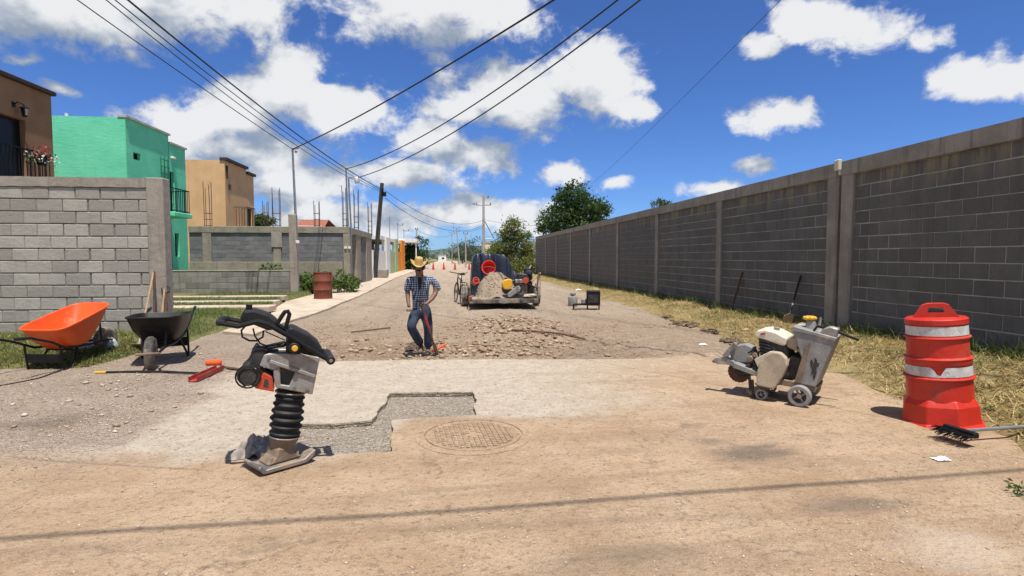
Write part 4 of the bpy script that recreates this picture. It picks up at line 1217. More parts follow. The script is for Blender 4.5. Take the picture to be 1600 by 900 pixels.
for i, (px, py, y, rx_, rz_, lab, mt) in enumerate((
        (776, 392, 66, 1.3, 1.3, 'small olive tree left of the yellow green tree', L_mid),
        (742, 390, 118, 3.2, 2.6, 'dark far tree right of the leaning pole', L_far),
        (722, 390, 125, 2.8, 2.6, 'dark far tree behind the short pale pole', L_far),
        (760, 392, 112, 2.8, 2.0, 'dark far tree behind the cream house', L_far),
        (652, 396, 72, 1.7, 2.3, 'dense dark hedge tree beside the white carport', L_dark),
        (640, 390, 68, 1.2, 1.7, 'dark hedge tree under the carport beam', L_dark),
        (408, 345, 60, 1.1, .6, 'small tree top left of the white parapet', L_mid),
        (1032, 316, 24, .35, .18, 'leafy tree tip just above the right wall coping', L_mid))):
    c = at_y(px, py, y); lo_ = max(.6, c.z - rz_ * .9)
    tree(lab, (c.x, y, 0), [(-.45 * rx_, 0, c.z - rz_ * .2, rx_ * .6, rx_ * .7, rz_ * .7), (.45 * rx_, 0, c.z - rz_ * .1, rx_ * .6, rx_ * .7, rz_ * .75), (0, .2, c.z + rz_ * .3, rx_ * .5, rx_ * .5, rz_ * .65), (0, 0, lo_, rx_ * .8, rx_ * .7, rz_ * .6)],
         1900 if rx_ > .5 else 500, .17 if rx_ > .5 else .06, mt, 20 + i, .14 if rx_ > .5 else .05, .3 * max(.3, rx_ / 1.6), group=None)
for i, (px, y, rx_, h_, lab) in enumerate(((822, 47, .8, 1.3, 'light green shrub at the far end of the right wall'), (806, 44, .7, .8, 'low pale shrub behind the trailer on the right'), (834, 45.5, .6, 1.0, 'small shrub touching the far end of the right wall'))):
    c = at_y(px, 420, y)
    tree(lab, (c.x, y, .15), [(0, 0, h_ * .5, rx_, rx_, h_ * .5), (.3, 0, h_ * .8, rx_ * .5, rx_ * .5, h_ * .4)], 1300, .09, L_yel, 40 + i, .04, .16, 'shrub')
# weeds round the red barrel and along the enclosure
for i, (px, py, h_, lab) in enumerate(((478, 448, .8, 'tall weeds just right of the concrete post'), (486, 442, .75, 'tall weeds left of the rusty barrel'), (530, 446, .8, 'tall weeds right of the rusty barrel'), (545, 444, .5, 'low weeds at the enclosure corner'), (505, 436, .8, 'tall weeds behind the rusty barrel'), (420, 420, .5, 'weeds growing over the low wall top'))):
    c = at_z(px, py + 8, .12) if i < 5 else Vector((at_y(425, 420, YL + .8).x, YL + .8, .55))
    if c.y > YE - .5: c = at_y(px, py, YE - .8); c.z = .1
    rng = np.random.default_rng(60 + i)
    o = thing('weed_clump', lab, 'plant', c)
    crown('leaves', o, [(0, 0, h_ * .45, .45, .4, h_ * .5), (.35, .1, h_ * .3, .3, .3, h_ * .35), (-.3, 0, h_ * .3, .3, .3, h_ * .35)], 900, .075, leaf_mat('leaf_weed', (.05, .09, .02), (.09, .15, .03), (.17, .21, .06)), 60 + i, .12, .2)
    m = MB()
    for k in range(6): m.tube([(random.uniform(-.2, .2), random.uniform(-.2, .2), -.05), (random.uniform(-.35, .35), random.uniform(-.3, .3), h_ * .8)], [.012, .006], 5)
    m.build('stem', M_bark, o)
# far wood at the end of the street (one mass)
rng = np.random.default_rng(99); Cs = []
for k in range(330):
    x = rng.uniform(-330, 330); y = rng.uniform(230, 420)
    if -14 < x < -2 and y < 300: continue
    h = rng.uniform(2.2, 6.5); n = 34
    p = rng.normal(size=(n, 3)) * np.array([1.9, 1.6, h * .3]); p[:, 2] += h * .5
    Cs.append(p + np.array([x, y, 0]))
C = np.concatenate(Cs)
stuff(tag(link('woodland', quads_mesh('woodland', leaf_quads(C, .75, rng), rng.uniform(0, .8, len(C)), L_far)), 'hazy belt of distant trees at the end of the street', 'trees'))

# ------------------------------------------------------------------ grass and straw (uncountable)
def blades(name, label, pts, L0, L1, width, lay, mat, seed, tint0=0, tint1=1):
    """bent blades: two quads each; lay 0 = upright, 1 = lying"""
    rng = np.random.default_rng(seed); n = len(pts)
    a = rng.uniform(0, 2 * np.pi, n); el = np.clip(rng.normal((1 - lay) * 1.25, .28, n), .02, 1.5)
    l = rng.uniform(L0, L1, n)
    d = np.stack([np.cos(a) * np.cos(el), np.sin(a) * np.cos(el), np.sin(el)], 1)
    s = np.stack([-np.sin(a), np.cos(a), np.zeros(n)], 1) * (width * rng.uniform(.6, 1.4, n))[:, None]
    mid = pts + d * (l * .55)[:, None]
    d2 = d.copy(); d2[:, 2] -= rng.uniform(.2, .8, n); d2 /= np.linalg.norm(d2, axis=1, keepdims=True)
    tip = mid + d2 * (l * .45)[:, None]
    tip[:, 2] = np.maximum(tip[:, 2], pts[:, 2] + .004); mid[:, 2] = np.maximum(mid[:, 2], pts[:, 2] + .006)
    q1 = np.stack([pts - s, pts + s, mid + s * .8, mid - s * .8], 1); q2 = np.stack([mid - s * .8, mid + s * .8, tip + s * .1, tip - s * .1], 1)
    tn = rng.uniform(tint0, tint1, n)
    o = link(name, quads_mesh(name, np.concatenate([q1, q2]), np.concatenate([tn, tn]), mat))
    return stuff(tag(o, label, 'grass'))
def scatter(n, x0, x1, y0, y1, keep, hf, seed, near=True):
    r = random.Random(seed); out = []
    while len(out) < n:
        u = r.random(); y = y0 + (y1 - y0) * (u * u if near else u); x = r.uniform(x0, x1)
        k = keep(x, y)
        if k > 0 and r.random() < k: out.append((x, y, hf(x, y)))
    return np.array(out)
G_straw = leaf_mat('cut_straw', (.17, .115, .042), (.36, .26, .095), (.58, .455, .215), .2)
G_green = leaf_mat('lawn_blade', (.05, .085, .018), (.09, .14, .03), (.19, .20, .06), .3)
kv = lambda x, y: sst(-.15, .35, x - xe(y) + .35 * fb(x, y, .9)) * (.35 + .65 * sst(-.3, .2, fb(x, y, 1.7, 3))) * (1.0 if x < 6.55 else 0)
blades('cut_grass', 'dry yellow cut grass on the strip along the right wall', scatter(42000, 3.4, 6.56, 2.2, 40, kv, h_verge, 1), .07, .22, .0036, .74, G_straw, 1)
kg = lambda x, y: sst(.0, .3, fb(x, y, 1.1, 3) + .05) * sst(.2, .7, x - xe(y))
blades('green_grass', 'green tufts among the dry grass by the right wall', scatter(7500, 3.8, 6.56, 2.3, 36, kg, h_verge, 2), .05, .15, .004, .45, G_green, 2)
kw = lambda x, y: 1.0 if fb(x * .2, y, .7, 3) > -.15 else .15
blades('green_grass', 'dark weeds growing along the foot of the right wall', scatter(5000, 6.25, 6.56, 4, 44, kw, h_verge, 3), .10, .30, .005, .25, G_green, 3)
kl = lambda x, y: (sst(.005, .05, h_yard(x, y)) * (0 if (x > -4.42 - .93 * sst(13, 18.5, y) and y > 10.4) else 1) * (0 if any(a - .03 < y < b + .03 for a, b in ((14.35, 14.95), (16.35, 16.8), (18.2, 18.6))) else 1) *
                   (0 if (LWY - .03 < y < LWY + .2 and x < -4.66) else 1) * (.4 + .6 * sst(-.4, .2, fb(x, y, 1.3, 3))))
blades('lawn_grass', 'green and dry grass in front of and beside the left wall', scatter(46000, -8.6, -4.2, 6.8, 24, kl, h_yard, 4), .04, .12, .004, .35, G_green, 4)
blades('dry_grass', 'dry straw lying on the grass by the wheelbarrows', scatter(7000, -7.8, -4.2, 6.9, 9.7, kl, h_yard, 5), .05, .13, .003, .85, G_straw, 5)

# ------------------------------------------------------------------ loose stones (uncountable)
def stone_proto(seed):
    r = random.Random(seed); bm = bmesh.new(); bmesh.ops.create_icosphere(bm, subdivisions=1, radius=1)
    for v in bm.verts: v.co *= r.uniform(.62, 1.15)
    vs = np.array([v.co[:] for v in bm.verts]); fs = np.array([[v.index for v in f.verts] for f in bm.faces]); bm.free()
    return vs, fs
PROTO = [stone_proto(i) for i in range(9)]
def stones(name, label, pts, s0, s1, mat, seed, flat=.6, power=2.5, embed=.25):
    rng = np.random.default_rng(seed); V = []; Fc = []; o = 0; tn = []
    for p in pts:
        vs, fs = PROTO[rng.integers(9)]
        s = s0 + (s1 - s0) * rng.random() ** power
        a = rng.uniform(0, 6.28); c_, s_ = np.cos(a), np.sin(a)
        q = vs * np.array([1.25, .85, flat]) * s
        x = q[:, 0] * c_ - q[:, 1] * s_; y = q[:, 0] * s_ + q[:, 1] * c_
        V.append(np.stack([x + p[0], y + p[1], q[:, 2] + p[2] + s * flat * (1 - 2 * embed)], 1)); Fc.append(fs + o); o += len(vs)
        tn += [rng.random()] * len(fs)
    V = np.concatenate(V); Fc = np.concatenate(Fc); n = len(Fc)
    me = bpy.data.meshes.new(name); me.vertices.add(len(V)); me.vertices.foreach_set('co', V.astype(np.float32).ravel())
    me.loops.add(n * 3); me.loops.foreach_set('vertex_index', Fc.astype(np.int32).ravel())
    me.polygons.add(n); me.polygons.foreach_set('loop_start', np.arange(0, n * 3, 3, dtype=np.int32)); me.update(calc_edges=True)
    a = me.attributes.new('tint', 'FLOAT', 'FACE'); a.data.foreach_set('value', np.array(tn, dtype=np.float32))
    me.materials.append(mat)
    return stuff(tag(link(name, me), label, 'stones'))
def stone_mat(name, c1, c2, c3):
    t = NT(name); p = t.pos(); f = t.n('ShaderNodeAttribute', attribute_name='tint').outputs['Fac']
    c = t.mix(t.mr(f, 0, .55), c1, c2); c = t.mix(t.mr(f, .6, 1), c, c3)
    c = t.mix(t.mr(t.noise(p, 40, 5), .4, .7, 0, .5), c, (.36, .27, .19))
    MATS[name] = t.done(c, .95, 0, t.bump(t.noise(p, 70, 5), .006), .15); return MATS[name]
S_rub = stone_mat('rubble_stone', (.25, .165, .105), (.36, .25, .165), (.48, .365, .26))
S_grv = stone_mat('gravel_stone', (.30, .225, .165), (.44, .355, .27), (.60, .52, .43))
S_clod = stone_mat('soil_clod', (.055, .04, .03), (.09, .066, .048), (.15, .11, .08))
sl_z = lambda x, y: max(h_road(x, y), 0.0 if (x > -3.4 and y < 7.7) else -9)
def krub(x, y):
    k = .05 * sst(-2.8, -2.2, x) * sst(3.6, 2.4, x) * sst(8.0, 8.2, y) * sst(10.3, 9.6, y)
    k += 1.0 * math.exp(-(((x - .25) / .55) ** 2 + ((y - 8.45) / .30) ** 2)) + .60 * math.exp(-(((x - 1.2) / .85) ** 2 + ((y - 11.2) / 1.4) ** 2)) + .35 * math.exp(-(((x - .3) / 1.4) ** 2 + ((y - 9.1) / .6) ** 2))
    k += .12 * math.exp(-(((x + 1.6) / .9) ** 2 + ((y - 9.3) / .5) ** 2))
    return min(1, k)
stones('rubble', 'heap of broken pavement rubble around the worker', scatter(2600, -2.9, 3.6, 8.0, 14, krub, h_road, 11, False), .006, .060, S_rub, 11, .6, 3.6)
stones('rubble', 'small broken stones strewn over the dug strip', scatter(3600, -3.0, 4.0, 7.95, 13, lambda x, y: sst(12.6, 9.5, y) * sst(-3, -2.2, x) * sst(4, 2.5, x), h_road, 12, False), .005, .022, S_rub, 12)
kgr = lambda x, y: sst(-2.4, -3.0, x + .4 * fb(x, y, .8)) * sst(3.4, 5.0, y) * (.25 + .75 * sst(-.2, .4, fb(x, y, 1.2, 3))) * (0 if h_yard(x, y) > .01 else 1)
stones('gravel', 'loose grey gravel on the left side of the street', scatter(7500, -5.2, -2.2, 3.4, 11, kgr, sl_z, 13), .003, .0115, S_grv, 13, power=3)
stones('gravel', 'a few pale stones lying on the gravel by the wheelbarrows', scatter(150, -5.0, -2.5, 4.5, 9.3, kgr, sl_z, 14, False), .014, .036, S_grv, 14)
stones('gravel', 'scattered grit on the tan foreground', scatter(5200, -3.2, 4.6, 1.9, 7.7, lambda x, y: .2 + .8 * sst(0, .5, fb(x, y, .9, 3)) if not (-1.55 < x < .26 and 4.1 < y < 6.05) else 0, sl_z, 15), .0025, .010, S_grv, 15, .6, 3)
stones('gravel', 'grey chippings in the cut-out patch', scatter(1500, -1.48, .2, 4.18, 5.95, lambda x, y: 1 if ((x < -.5 and y < 4.93) or (x > -.66 and y > 5.06)) else 0, h_road, 16, False), .004, .012, S_grv, 16)
stones('gravel', 'small stones on the far part of the street', scatter(2600, -3.4, 5.2, 11, 40, lambda x, y: .3 + .7 * sst(0, .4, fb(x, y, .5, 3)), h_road, 17), .006, .03, S_rub, 17)
def kclod(x, y):
    return math.exp(-((x - xe(y) - .02 + .18 * fb(x, y, .9)) / .13) ** 2) * sst(-.25, .3, fb(x, y, 2.0, 3))
stones('soil_clods', 'dark soil clods along the edge of the cut grass', scatter(230, 4.2, 5.6, 7.8, 13.0, kclod, lambda x, y: max(h_verge(x, y), h_road(x, y)), 18, False), .02, .075, S_clod, 18)

for i, (px, py, lab) in enumerate(((1588, 772, 'small green sprig growing at the right foreground edge'), (1545, 652, 'green tuft in the straw right of the traffic drum'))):
    p = at_z(px, py, .0); p.z = sl_z(p.x, p.y) if i == 0 else h_verge(p.x, p.y)
    o = thing('weed_sprig', lab, 'plant', p)
    crown('leaves', o, [(0, 0, .025, .07, .05, .025)], 70, .014, leaf_mat('leaf_weed', None, None, None), 80 + i, .025, .2)
    m = MB(); m.tube([(0, 0, -.02), (.02, 0, .06)], [.004, .002], 5); m.build('stem', M_bark, o)

# ------------------------------------------------------------------ tools and machines
def facing(loc, extra=0.0):
    """heading that turns local +x to the right as seen from the street, local +y away"""
    return math.atan2(loc[1], loc[0]) - math.pi / 2 + R_(extra)
def plane_fn(loc, rz):
    """picture point -> local point on the upright plane at depth dy behind the thing's origin"""
    loc = Vector(loc); c, s = math.cos(rz), math.sin(rz); xd = Vector((c, s, 0)); yd = Vector((-s, c, 0))
    def P(px, py, dy=0.0):
        d = ray(px, py); q = loc + yd * dy; o = Vector((0, 0, CAMH))
        t = (q - o).dot(yd) / d.dot(yd); w = o + d * t - loc
        return Vector((w.dot(xd), dy, w.z))
    return P
def poly(P, Z, pts, dy=0.0):
    out = []
    for a, b in pts:
        v = P(*Z(a, b), dy); out.append((v.x, v.z))
    return out
M_orange = pmat('orange_plastic', (.78, .105, .012), (.70, .085, .012), 5, .42, 0, .002, 50, (.42, .25, .15), .30, 6)
M_drum = pmat('drum_orange_red', (.56, .026, .010), (.47, .022, .010), 4, .42, 0, .003, 25, (.30, .08, .045), .36, 3)
M_drum_edge = pmat('drum_edge_faded', (.66, .075, .045), (.58, .055, .03), 6, .6)
M_reflect = pmat('reflective_sheet', (.62, .61, .59), (.50, .49, .47), 14, .45, 0, .003, 60, (.36, .32, .27), .42, 9)
M_silver = pmat('cast_aluminium', (.33, .32, .30), (.22, .21, .195), 9, .5, .35, .003, 50, (.30, .235, .165), .46, 9)
M_greycast = pmat('grey_dusty_paint', (.27, .265, .25), (.19, .185, .175), 7, .6, 0, .003, 50, (.43, .36, .27), .36, 9)
M_beige = pmat('beige_dusty_guard', (.42, .345, .245), (.33, .27, .19), 6, .75, 0, .003, 50, (.50, .41, .29), .5, 5)
M_cream = pmat('cream_tank_paint', (.66, .60, .47), (.55, .49, .37), 6, .5, 0, .002, 50, (.45, .36, .25), .35, 7)
M_engine = pmat('engine_black', (.022, .021, .020), (.05, .045, .04), 12, .6, .2, .003, 60, (.20, .16, .12), .30, 9)
M_red = pmat('red_paint', (.42, .028, .02), (.32, .022, .018), 7, .5, 0, .002, 50, (.30, .14, .09), .4, 8)
M_engred = pmat('engine_red_orange', (.52, .060, .016), (.42, .045, .014), 7, .45, 0, .002, 50, (.25, .12, .08), .3, 8)
M_yellow = pmat('yellow_plastic', (.78, .42, .02), (.66, .34, .02), 6, .45, 0, .002, 50, (.35, .25, .12), .3, 8)
M_mud = pmat('dusty_brown_metal', (.26, .19, .125), (.16, .115, .08), 7, .85, .1, .006, 40)

# --- traffic drum
def traffic_drum():
    p = at_z(1470, 659, 0.0)
    o = thing('traffic_drum', 'leaning orange red traffic drum with two white reflective bands', 'traffic drum', (p.x, p.y, .0), rot=(R_(1.0), R_(-4.2), facing(p, 4)))
    o.scale = (.95, .95, .955)
    n = 40
    prof = [(.255, .235), (.252, .42), (.272, .432), (.272, .442), (.246, .452), (.244, .545), (.252, .555), (.252, .600), (.258, .606), (.258, .616), (.238, .626), (.236, .785), (.252, .795), (.252, .806), (.232, .815), (.230, .915), (.240, .920), (.240, .962), (.225, .975), (.0, .978)]
    MB().lathe(prof[:-1], n).build('body', M_drum, o, smooth=True)
    # eight-sided flared foot with pressed faces
    m = MB(); k = 8; ring = lambda r, z, tw=0: [(r * math.cos(2 * math.pi * (i + .5) / k), r * math.sin(2 * math.pi * (i + .5) / k), z) for i in range(k)]
    rs = [ring(.335, .0), ring(.335, .022), ring(.312, .03), ring(.298, .19), ring(.262, .25)]
    vs = sum(rs, []); fs = [(a * k + i, a * k + (i + 1) % k, (a + 1) * k + (i + 1) % k, (a + 1) * k + i) for a in range(4) for i in range(k)] + [tuple(range(k))[::-1], tuple(range(4 * k, 5 * k))]
    m.add(vs, fs); m.build('base', M_drum, o, bevel=.008)
    # faded moulded edges
    for r, z in ((.270, .437), (.257, .611), (.250, .80), (.336, .012)):
        kk = 8 if z < .1 else n
        MB().tube([(r * math.cos(2 * math.pi * (i + (.5 if kk == 8 else 0)) / kk), r * math.sin(2 * math.pi * (i + (.5 if kk == 8 else 0)) / kk), z) for i in range(kk)], .0035, 6, closed=True).build('moulded_rim', M_drum_edge, o)
    def band(z0, z1, r0, r1, notch=None):
        m = MB(); nn = 72; vs = []; 
        for i in range(nn):
            a = 2 * math.pi * i / nn; zt = z1; zb = z0
            if notch is not None:
                da = abs((a - notch + math.pi) % (2 * math.pi) - math.pi)
                zt = z1 - max(0, 1 - da / .20) * (z1 - z0) * 1.0
            for rr, z in ((r0, zb), (r1, zt)):
                w = .0025 * math.sin(a * 23) if notch is not None and da < .9 else 0
                vs.append(((rr + w) * math.cos(a), (rr + w) * math.sin(a), z))
        fs = [(2 * i, 2 * ((i + 1) % nn), 2 * ((i + 1) % nn) + 1, 2 * i + 1) for i in range(nn)]
        m.add(vs, fs); return m.build('reflective_band', M_reflect, o, smooth=True)
    band(.822, .905, .2365, .2345); b2 = band(.458, .545, .2525, .2500, R_(-92)); b2['label'] = 'torn white reflective band'
    # carrying handle
    prof = [(-.175, .965), (.175, .965), (.155, 1.0), (.10, 1.085), (.06, 1.10), (-.06, 1.10), (-.10, 1.085), (-.155, 1.0)]
    hole = [(-.062, 1.02), (.062, 1.02), (.05, 1.065), (-.05, 1.065)]
    m = MB(); y0, y1 = -.055, .055
    N_ = len(prof)
    # plate as two halves round the slot
    left = [prof[0], (0, .965), (0, 1.02), hole[0], hole[3], (0, 1.065), (0, 1.10), prof[5], prof[6], prof[7]]
    right = [(0, .965), prof[1], prof[2], prof[3], prof[4], (0, 1.10), (0, 1.065), hole[2], hole[1], (0, 1.02)]
    m.prism(left, y0, y1); m.prism(right, y0, y1)
    bm = bmesh.new(); me = m.mesh('handle', None); bm.from_mesh(me); bmesh.ops.remove_doubles(bm, verts=bm.verts, dist=.0005)
    bad = [f for f in bm.faces if all(abs(v.co.x) < 1e-4 for v in f.verts)]
    bmesh.ops.delete(bm, geom=bad, context='FACES'); bmesh.ops.recalc_face_normals(bm, faces=bm.faces); bm.to_mesh(me); bm.free()
    me.materials.append(M_drum); link('handle', me, o)
    return o
traffic_drum()

# --- long broom lying by the drum
p0 = at_z(1492, 684, .04); p1 = at_z(1660, 668, .06)
br = thing('push_broom', 'broom with black bristles lying beside the traffic drum', 'broom', p0)
d = (p1 - p0); MB().tube([d * .05 + Vector((0, 0, .05)), d + Vector((0, 0, .03))], .014, 8).build('handle', M_galv, br, smooth=True)
dd = d.normalized(); sd = Vector((-dd.y, dd.x, 0))
MB().bar(sd * -.13 + dd * .05 + Vector((0, 0, .05)), sd * .13 + dd * .05 + Vector((0, 0, .05)), .05, .045).build('head', M_blackmetal, br, bevel=.008)
m = MB()
for k in range(170):
    a = random.uniform(-.13, .13); q = sd * a + dd * .03 + Vector((0, 0, .05))
    m.tube([q, q - dd * random.uniform(.06, .13) + Vector((random.uniform(-.03, .03), random.uniform(-.03, .03), random.uniform(-.045, .02)))], [.004, .002], 3)
stuff(m.build('bristles', M_black, br))

# --- tamping rammer
def rammer():
    p = at_z(438, 727, 0); rz = facing(p, 0)
    o = thing('tamping_rammer', 'silver and black tamping rammer with ribbed rubber bellows', 'rammer', (p.x, p.y, .012), rz)
    P = plane_fn(p, rz); Z5 = lambda a, b: (330 + a / 3, 460 + b / 3); Z8 = lambda a, b: (340 + a / 6, 470 + b / 6)
    # shoe, turned a little
    Rm = Matrix.Translation((.0, .0, 0)) @ Matrix.Rotation(R_(24), 4, 'Z')
    m = MB(); m.prism([(-.20, .045), (-.165, .0), (.13, .0), (.19, .035), (.205, .075), (.19, .08), (.12, .034), (-.15, .03), (-.19, .06)], -.125, .125, Rm); m.build('shoe', M_steel, o, bevel=.006)
    m = MB(); m.prism([(-.13, .03), (.13, .034), (.075, .085), (.055, .14), (-.05, .14), (-.07, .085)], -.085, .085, Rm); m.build('shoe_mount', M_mud, o, bevel=.015)
    for sx in (-.09, .09):
        for sy in (-.07, .07):
            q = Rm @ Vector((sx, sy, .05)); MB().cyl(q, q + Vector((0, 0, .03)), .013, n=6).build('bolt', M_steel, o)
    a = P(*Z5(333, 745)); b = P(*Z5(374, 455))
    ax = (b - a); L = ax.length; Mx = Matrix.Translation(a) @ ax.to_track_quat('Z', 'Y').to_matrix().to_4x4()
    MB().lathe([(.066, -.02), (.082, .06), (.098, .10), (.098, .115)], 20, Mx).build('lower_sleeve', M_mud, o, smooth=True)
    prof = [(.088, .10)]
    z = .115; step = (L - .02 - .115) / 6
    for k in range(6):
        r = .112 - .004 * abs(k - 2)
        prof += [(.092, z), (r - .012, z + step * .18), (r, z + step * .36), (r, z + step * .52), (r - .012, z + step * .72), (.090, z + step * .9)]
        z += step
    prof += [(.09, L)]
    MB().lathe(prof, 28, Mx).build('bellows', M_black, o, smooth=True)
    for t in (.112, L - .012):
        q = [Mx @ Vector((.0985 * math.cos(k * .2618), .0985 * math.sin(k * .2618), t)) for k in range(24)]
        MB().tube(q, .006, 6, closed=True).build('hose_clamp', M_steel, o)
    # crankcase with two cast side plates
    core = poly(P, Z8, ((425, 600), (460, 510), (780, 505), (925, 535), (865, 835), (640, 800), (550, 780), (530, 690)))
    MB().prism(core, -.085, .085).build('crankcase', M_engine, o, bevel=.012)
    outer = ((395, 600), (440, 500), (480, 487), (780, 490), (940, 522), (945, 545), (880, 862), (620, 812), (545, 800), (525, 700))
    slot = ((585, 612), (722, 655), (668, 782), (590, 770))
    for side in (-1, 1):
        # frame round a slot: upper and lower pieces
        up = poly(P, Z8, (outer[0], outer[1], outer[2], outer[3], outer[4], outer[5], (915, 700), (722, 655), (585, 612), (525, 640)))
        lo = poly(P, Z8, ((525, 640), (585, 612), (590, 770), (668, 782), (722, 655), (915, 700), (880, 862), (620, 812), (545, 800), (525, 700)))
        for pg in (up, lo):
            MB().prism(pg, side * .088, side * .112).build('side_plate', M_silver, o, bevel=.005)
        q0, q1 = P(*Z8(490, 555)), P(*Z8(905, 695)); off = Vector((0, side * .118, 0))
        MB().bar(q0 + off, q1 + off, .014, .022).build('rib', M_silver, o, bevel=.003)
        for zx, zy in ((480, 518), (445, 600), (715, 800), (835, 805), (900, 560)):
            q = P(*Z8(zx, zy)); MB().cyl(q + Vector((0, side * .11, 0)), q + Vector((0, side * .122, 0)), .012, n=6).build('bolt', M_steel, o)
    # engine
    MB().prism(poly(P, Z8, ((300, 560), (325, 460), (445, 450), (478, 487), (405, 600), (525, 690), (535, 832), (380, 812), (230, 745), (215, 640))), -.10, .10).build('engine', M_engine, o, bevel=.015)
    c = P(*Z8(295, 690))
    MB().cyl(c + Vector((0, -.135, 0)), c + Vector((0, -.09, 0)), .062, .072, 20).build('recoil_starter', M_engine, o, bevel=.006)
    for rr in (.075, .055): MB().tube([c + Vector((rr * math.cos(k * .349), -.135, rr * math.sin(k * .349))) for k in range(18)], .006, 6, closed=True).build('starter_ring', M_blackmetal, o)
    c2 = P(*Z8(365, 690)); MB().ball(c2 + Vector((0, -.115, 0)), (.024, .02, .06), 12, 8).build('exhaust_shield', M_silver, o, smooth=True)
    sh = poly(P, Z8, ((352, 800), (436, 655), (514, 700), (532, 834))); ho = poly(P, Z8, ((432, 782), (446, 712), (478, 725), (484, 790)))
    MB().prism(sh, -.128, -.10).build('engine_shroud', M_engred, o, bevel=.006); MB().prism(ho, -.1305, -.126).build('shroud_vent', M_engine, o)
    MB().prism(poly(P, Z8, ((208, 690), (262, 660), (290, 775), (250, 796))), -.12, .09).build('fan_cover', M_engred, o, bevel=.006)
    MB().prism(poly(P, Z8, ((325, 470), (370, 405), (400, 450), (640, 395), (640, 440), (500, 460))), -.05, .05).build('air_hose', M_black, o, bevel=.01)
    # handle frame of two bent tubes
    path = ((60, 205), (200, 232), (380, 188), (480, 215), (560, 262), (720, 350), (940, 490), (1035, 538))
    for s_ in (-.15, .15):
        m = MB(); m.tube([P(*Z8(a, b)) + Vector((0, s_, 0)) for a, b in path], .017, 8); m.build('handle_bar', M_blackmetal, o, smooth=True)
    g0 = P(*Z8(60, 205)); m = MB(); m.tube([g0 + Vector((.02, -.15, 0)), g0 + Vector((-.02, -.13, .0)), g0 + Vector((-.03, 0, -.005)), g0 + Vector((-.02, .13, 0)), g0 + Vector((.02, .15, 0))], .020, 8); m.build('grip', M_black, o, smooth=True)
    MB().prism(poly(P, Z8, ((212, 175), (250, 95), (350, 88), (480, 130), (562, 190), (566, 262), (480, 285), (330, 225), (240, 215))), -.09, .09).build('control_console', M_black, o, bevel=.018, seg=2)
    r0 = P(*Z8(300, 95)); m = MB(); m.cyl(r0 + Vector((0, -.05, -.01)), r0 + Vector((0, -.05, .035)), .02); m.build('throttle_lever', M_blackmetal, o)
    MB().prism(poly(P, Z8, ((640, 330), (655, 258), (700, 243), (850, 318), (940, 390), (977, 452), (962, 505), (890, 485), (690, 400))), -.115, .115).build('fuel_tank', M_black, o, bevel=.025, seg=3)
    m = MB(); m.tube([P(*Z8(a, b)) + Vector((0, -.09, 0)) for a, b in ((560, 215), (600, 150), (630, 108), (655, 102), (672, 130), (655, 190), (635, 265))], .014, 8); m.build('lifting_hoop', M_blackmetal, o, smooth=True)
    k0 = P(*Z8(712, 428)); MB().cyl(k0 + Vector((0, -.17, 0)), k0 + Vector((0, -.08, 0)), .036, n=18).build('mount_bush', M_black, o, bevel=.006)
    MB().cyl(k0 + Vector((.003, -.182, 0)), k0 + Vector((.003, -.165, 0)), .020, n=16).build('bush_cap', M_yellow, o, bevel=.004)
    MB().prism(poly(P, Z8, ((640, 380), (700, 370), (840, 480), (800, 495), (640, 480))), -.10, .10).build('tank_bracket', M_blackmetal, o)
    rl = P(*Z8(1042, 538)); MB().cyl(rl + Vector((0, -.17, 0)), rl + Vector((0, .17, 0)), .030, n=16).build('roller', M_black, o, bevel=.005)
    MB().cyl(rl + Vector((0, -.178, 0)), rl + Vector((0, .178, 0)), .012, n=10).build('roller_axle', M_steel, o)
    for pts, r in ((((270, 240), (225, 290), (235, 350), (300, 385), (370, 385), (425, 350), (432, 290)), .007), (((335, 270), (350, 340), (400, 410), (480, 440), (620, 440)), .006), (((450, 300), (540, 340), (630, 380)), .004)):
        MB().tube([P(*Z8(a, b)) + Vector((0, -.03, 0)) for a, b in pts], r, 6).build('control_cable', M_black, o, smooth=True)
    return o
rammer()

# --- grey crumpled sheet beside the rammer shoe
def crumple(name, label, cat, loc, sx, sy, sz, mat, seed, n=14):
    m = MB(); vs = []
    for j in range(n):
        for i in range(n):
            u, v = i / (n - 1) - .5, j / (n - 1) - .5
            q = fb(u, v, 4.2, 4, seed); q2 = fb(u, v, 9, 2, seed + 3)
            vs.append((u * sx * (1 + .25 * fb(v, u, 3, 2, seed)), v * sy * (1 + .25 * fb(v, u, 3, 2, seed + 5)), sz * max(0, (1 - 3.4 * (u * u + v * v)) * .75 + q * .38 + q2 * .12) + .004))
    fs = [(j * n + i, j * n + i + 1, (j + 1) * n + i + 1, (j + 1) * n + i) for j in range(n - 1) for i in range(n - 1)]
    m.add(vs, fs)
    return tag(m.build(name, mat, None, loc=loc), label, cat)
M_paper = pmat('white_litter', (.78, .77, .74), (.65, .64, .60), 9, .8)
M_plastic = pmat('clouded_plastic_bag', (.50, .52, .53), (.36, .38, .39), 8, .35)
cr_ = crumple('rag', 'grey muddy rag bunched behind the rammer shoe', 'rag', at_z(402, 708, 0), .30, .26, .16, pmat('muddy_rag', (.36, .32, .27), (.22, .19, .155), 20, .9, 0, .004, 60), 2)
pl_ = at_z(389, 712, .0); tag(MB().box((0, 0, .016), (.15, .10, .010)).build('float_plate', M_steel, None, bevel=.003, loc=pl_, rot=(R_(4), 0, R_(30))), 'flat steel plate on the ground left of the rammer shoe', 'plate')
crumple('plastic_bag', 'clouded plastic bag lying in the grass behind the orange wheelbarrow', 'bag', Vector((at_y(158, 520, 8.65).x, 8.65, h_yard(-4.9, 8.65))), .42, .3, .26, M_plastic, 5)
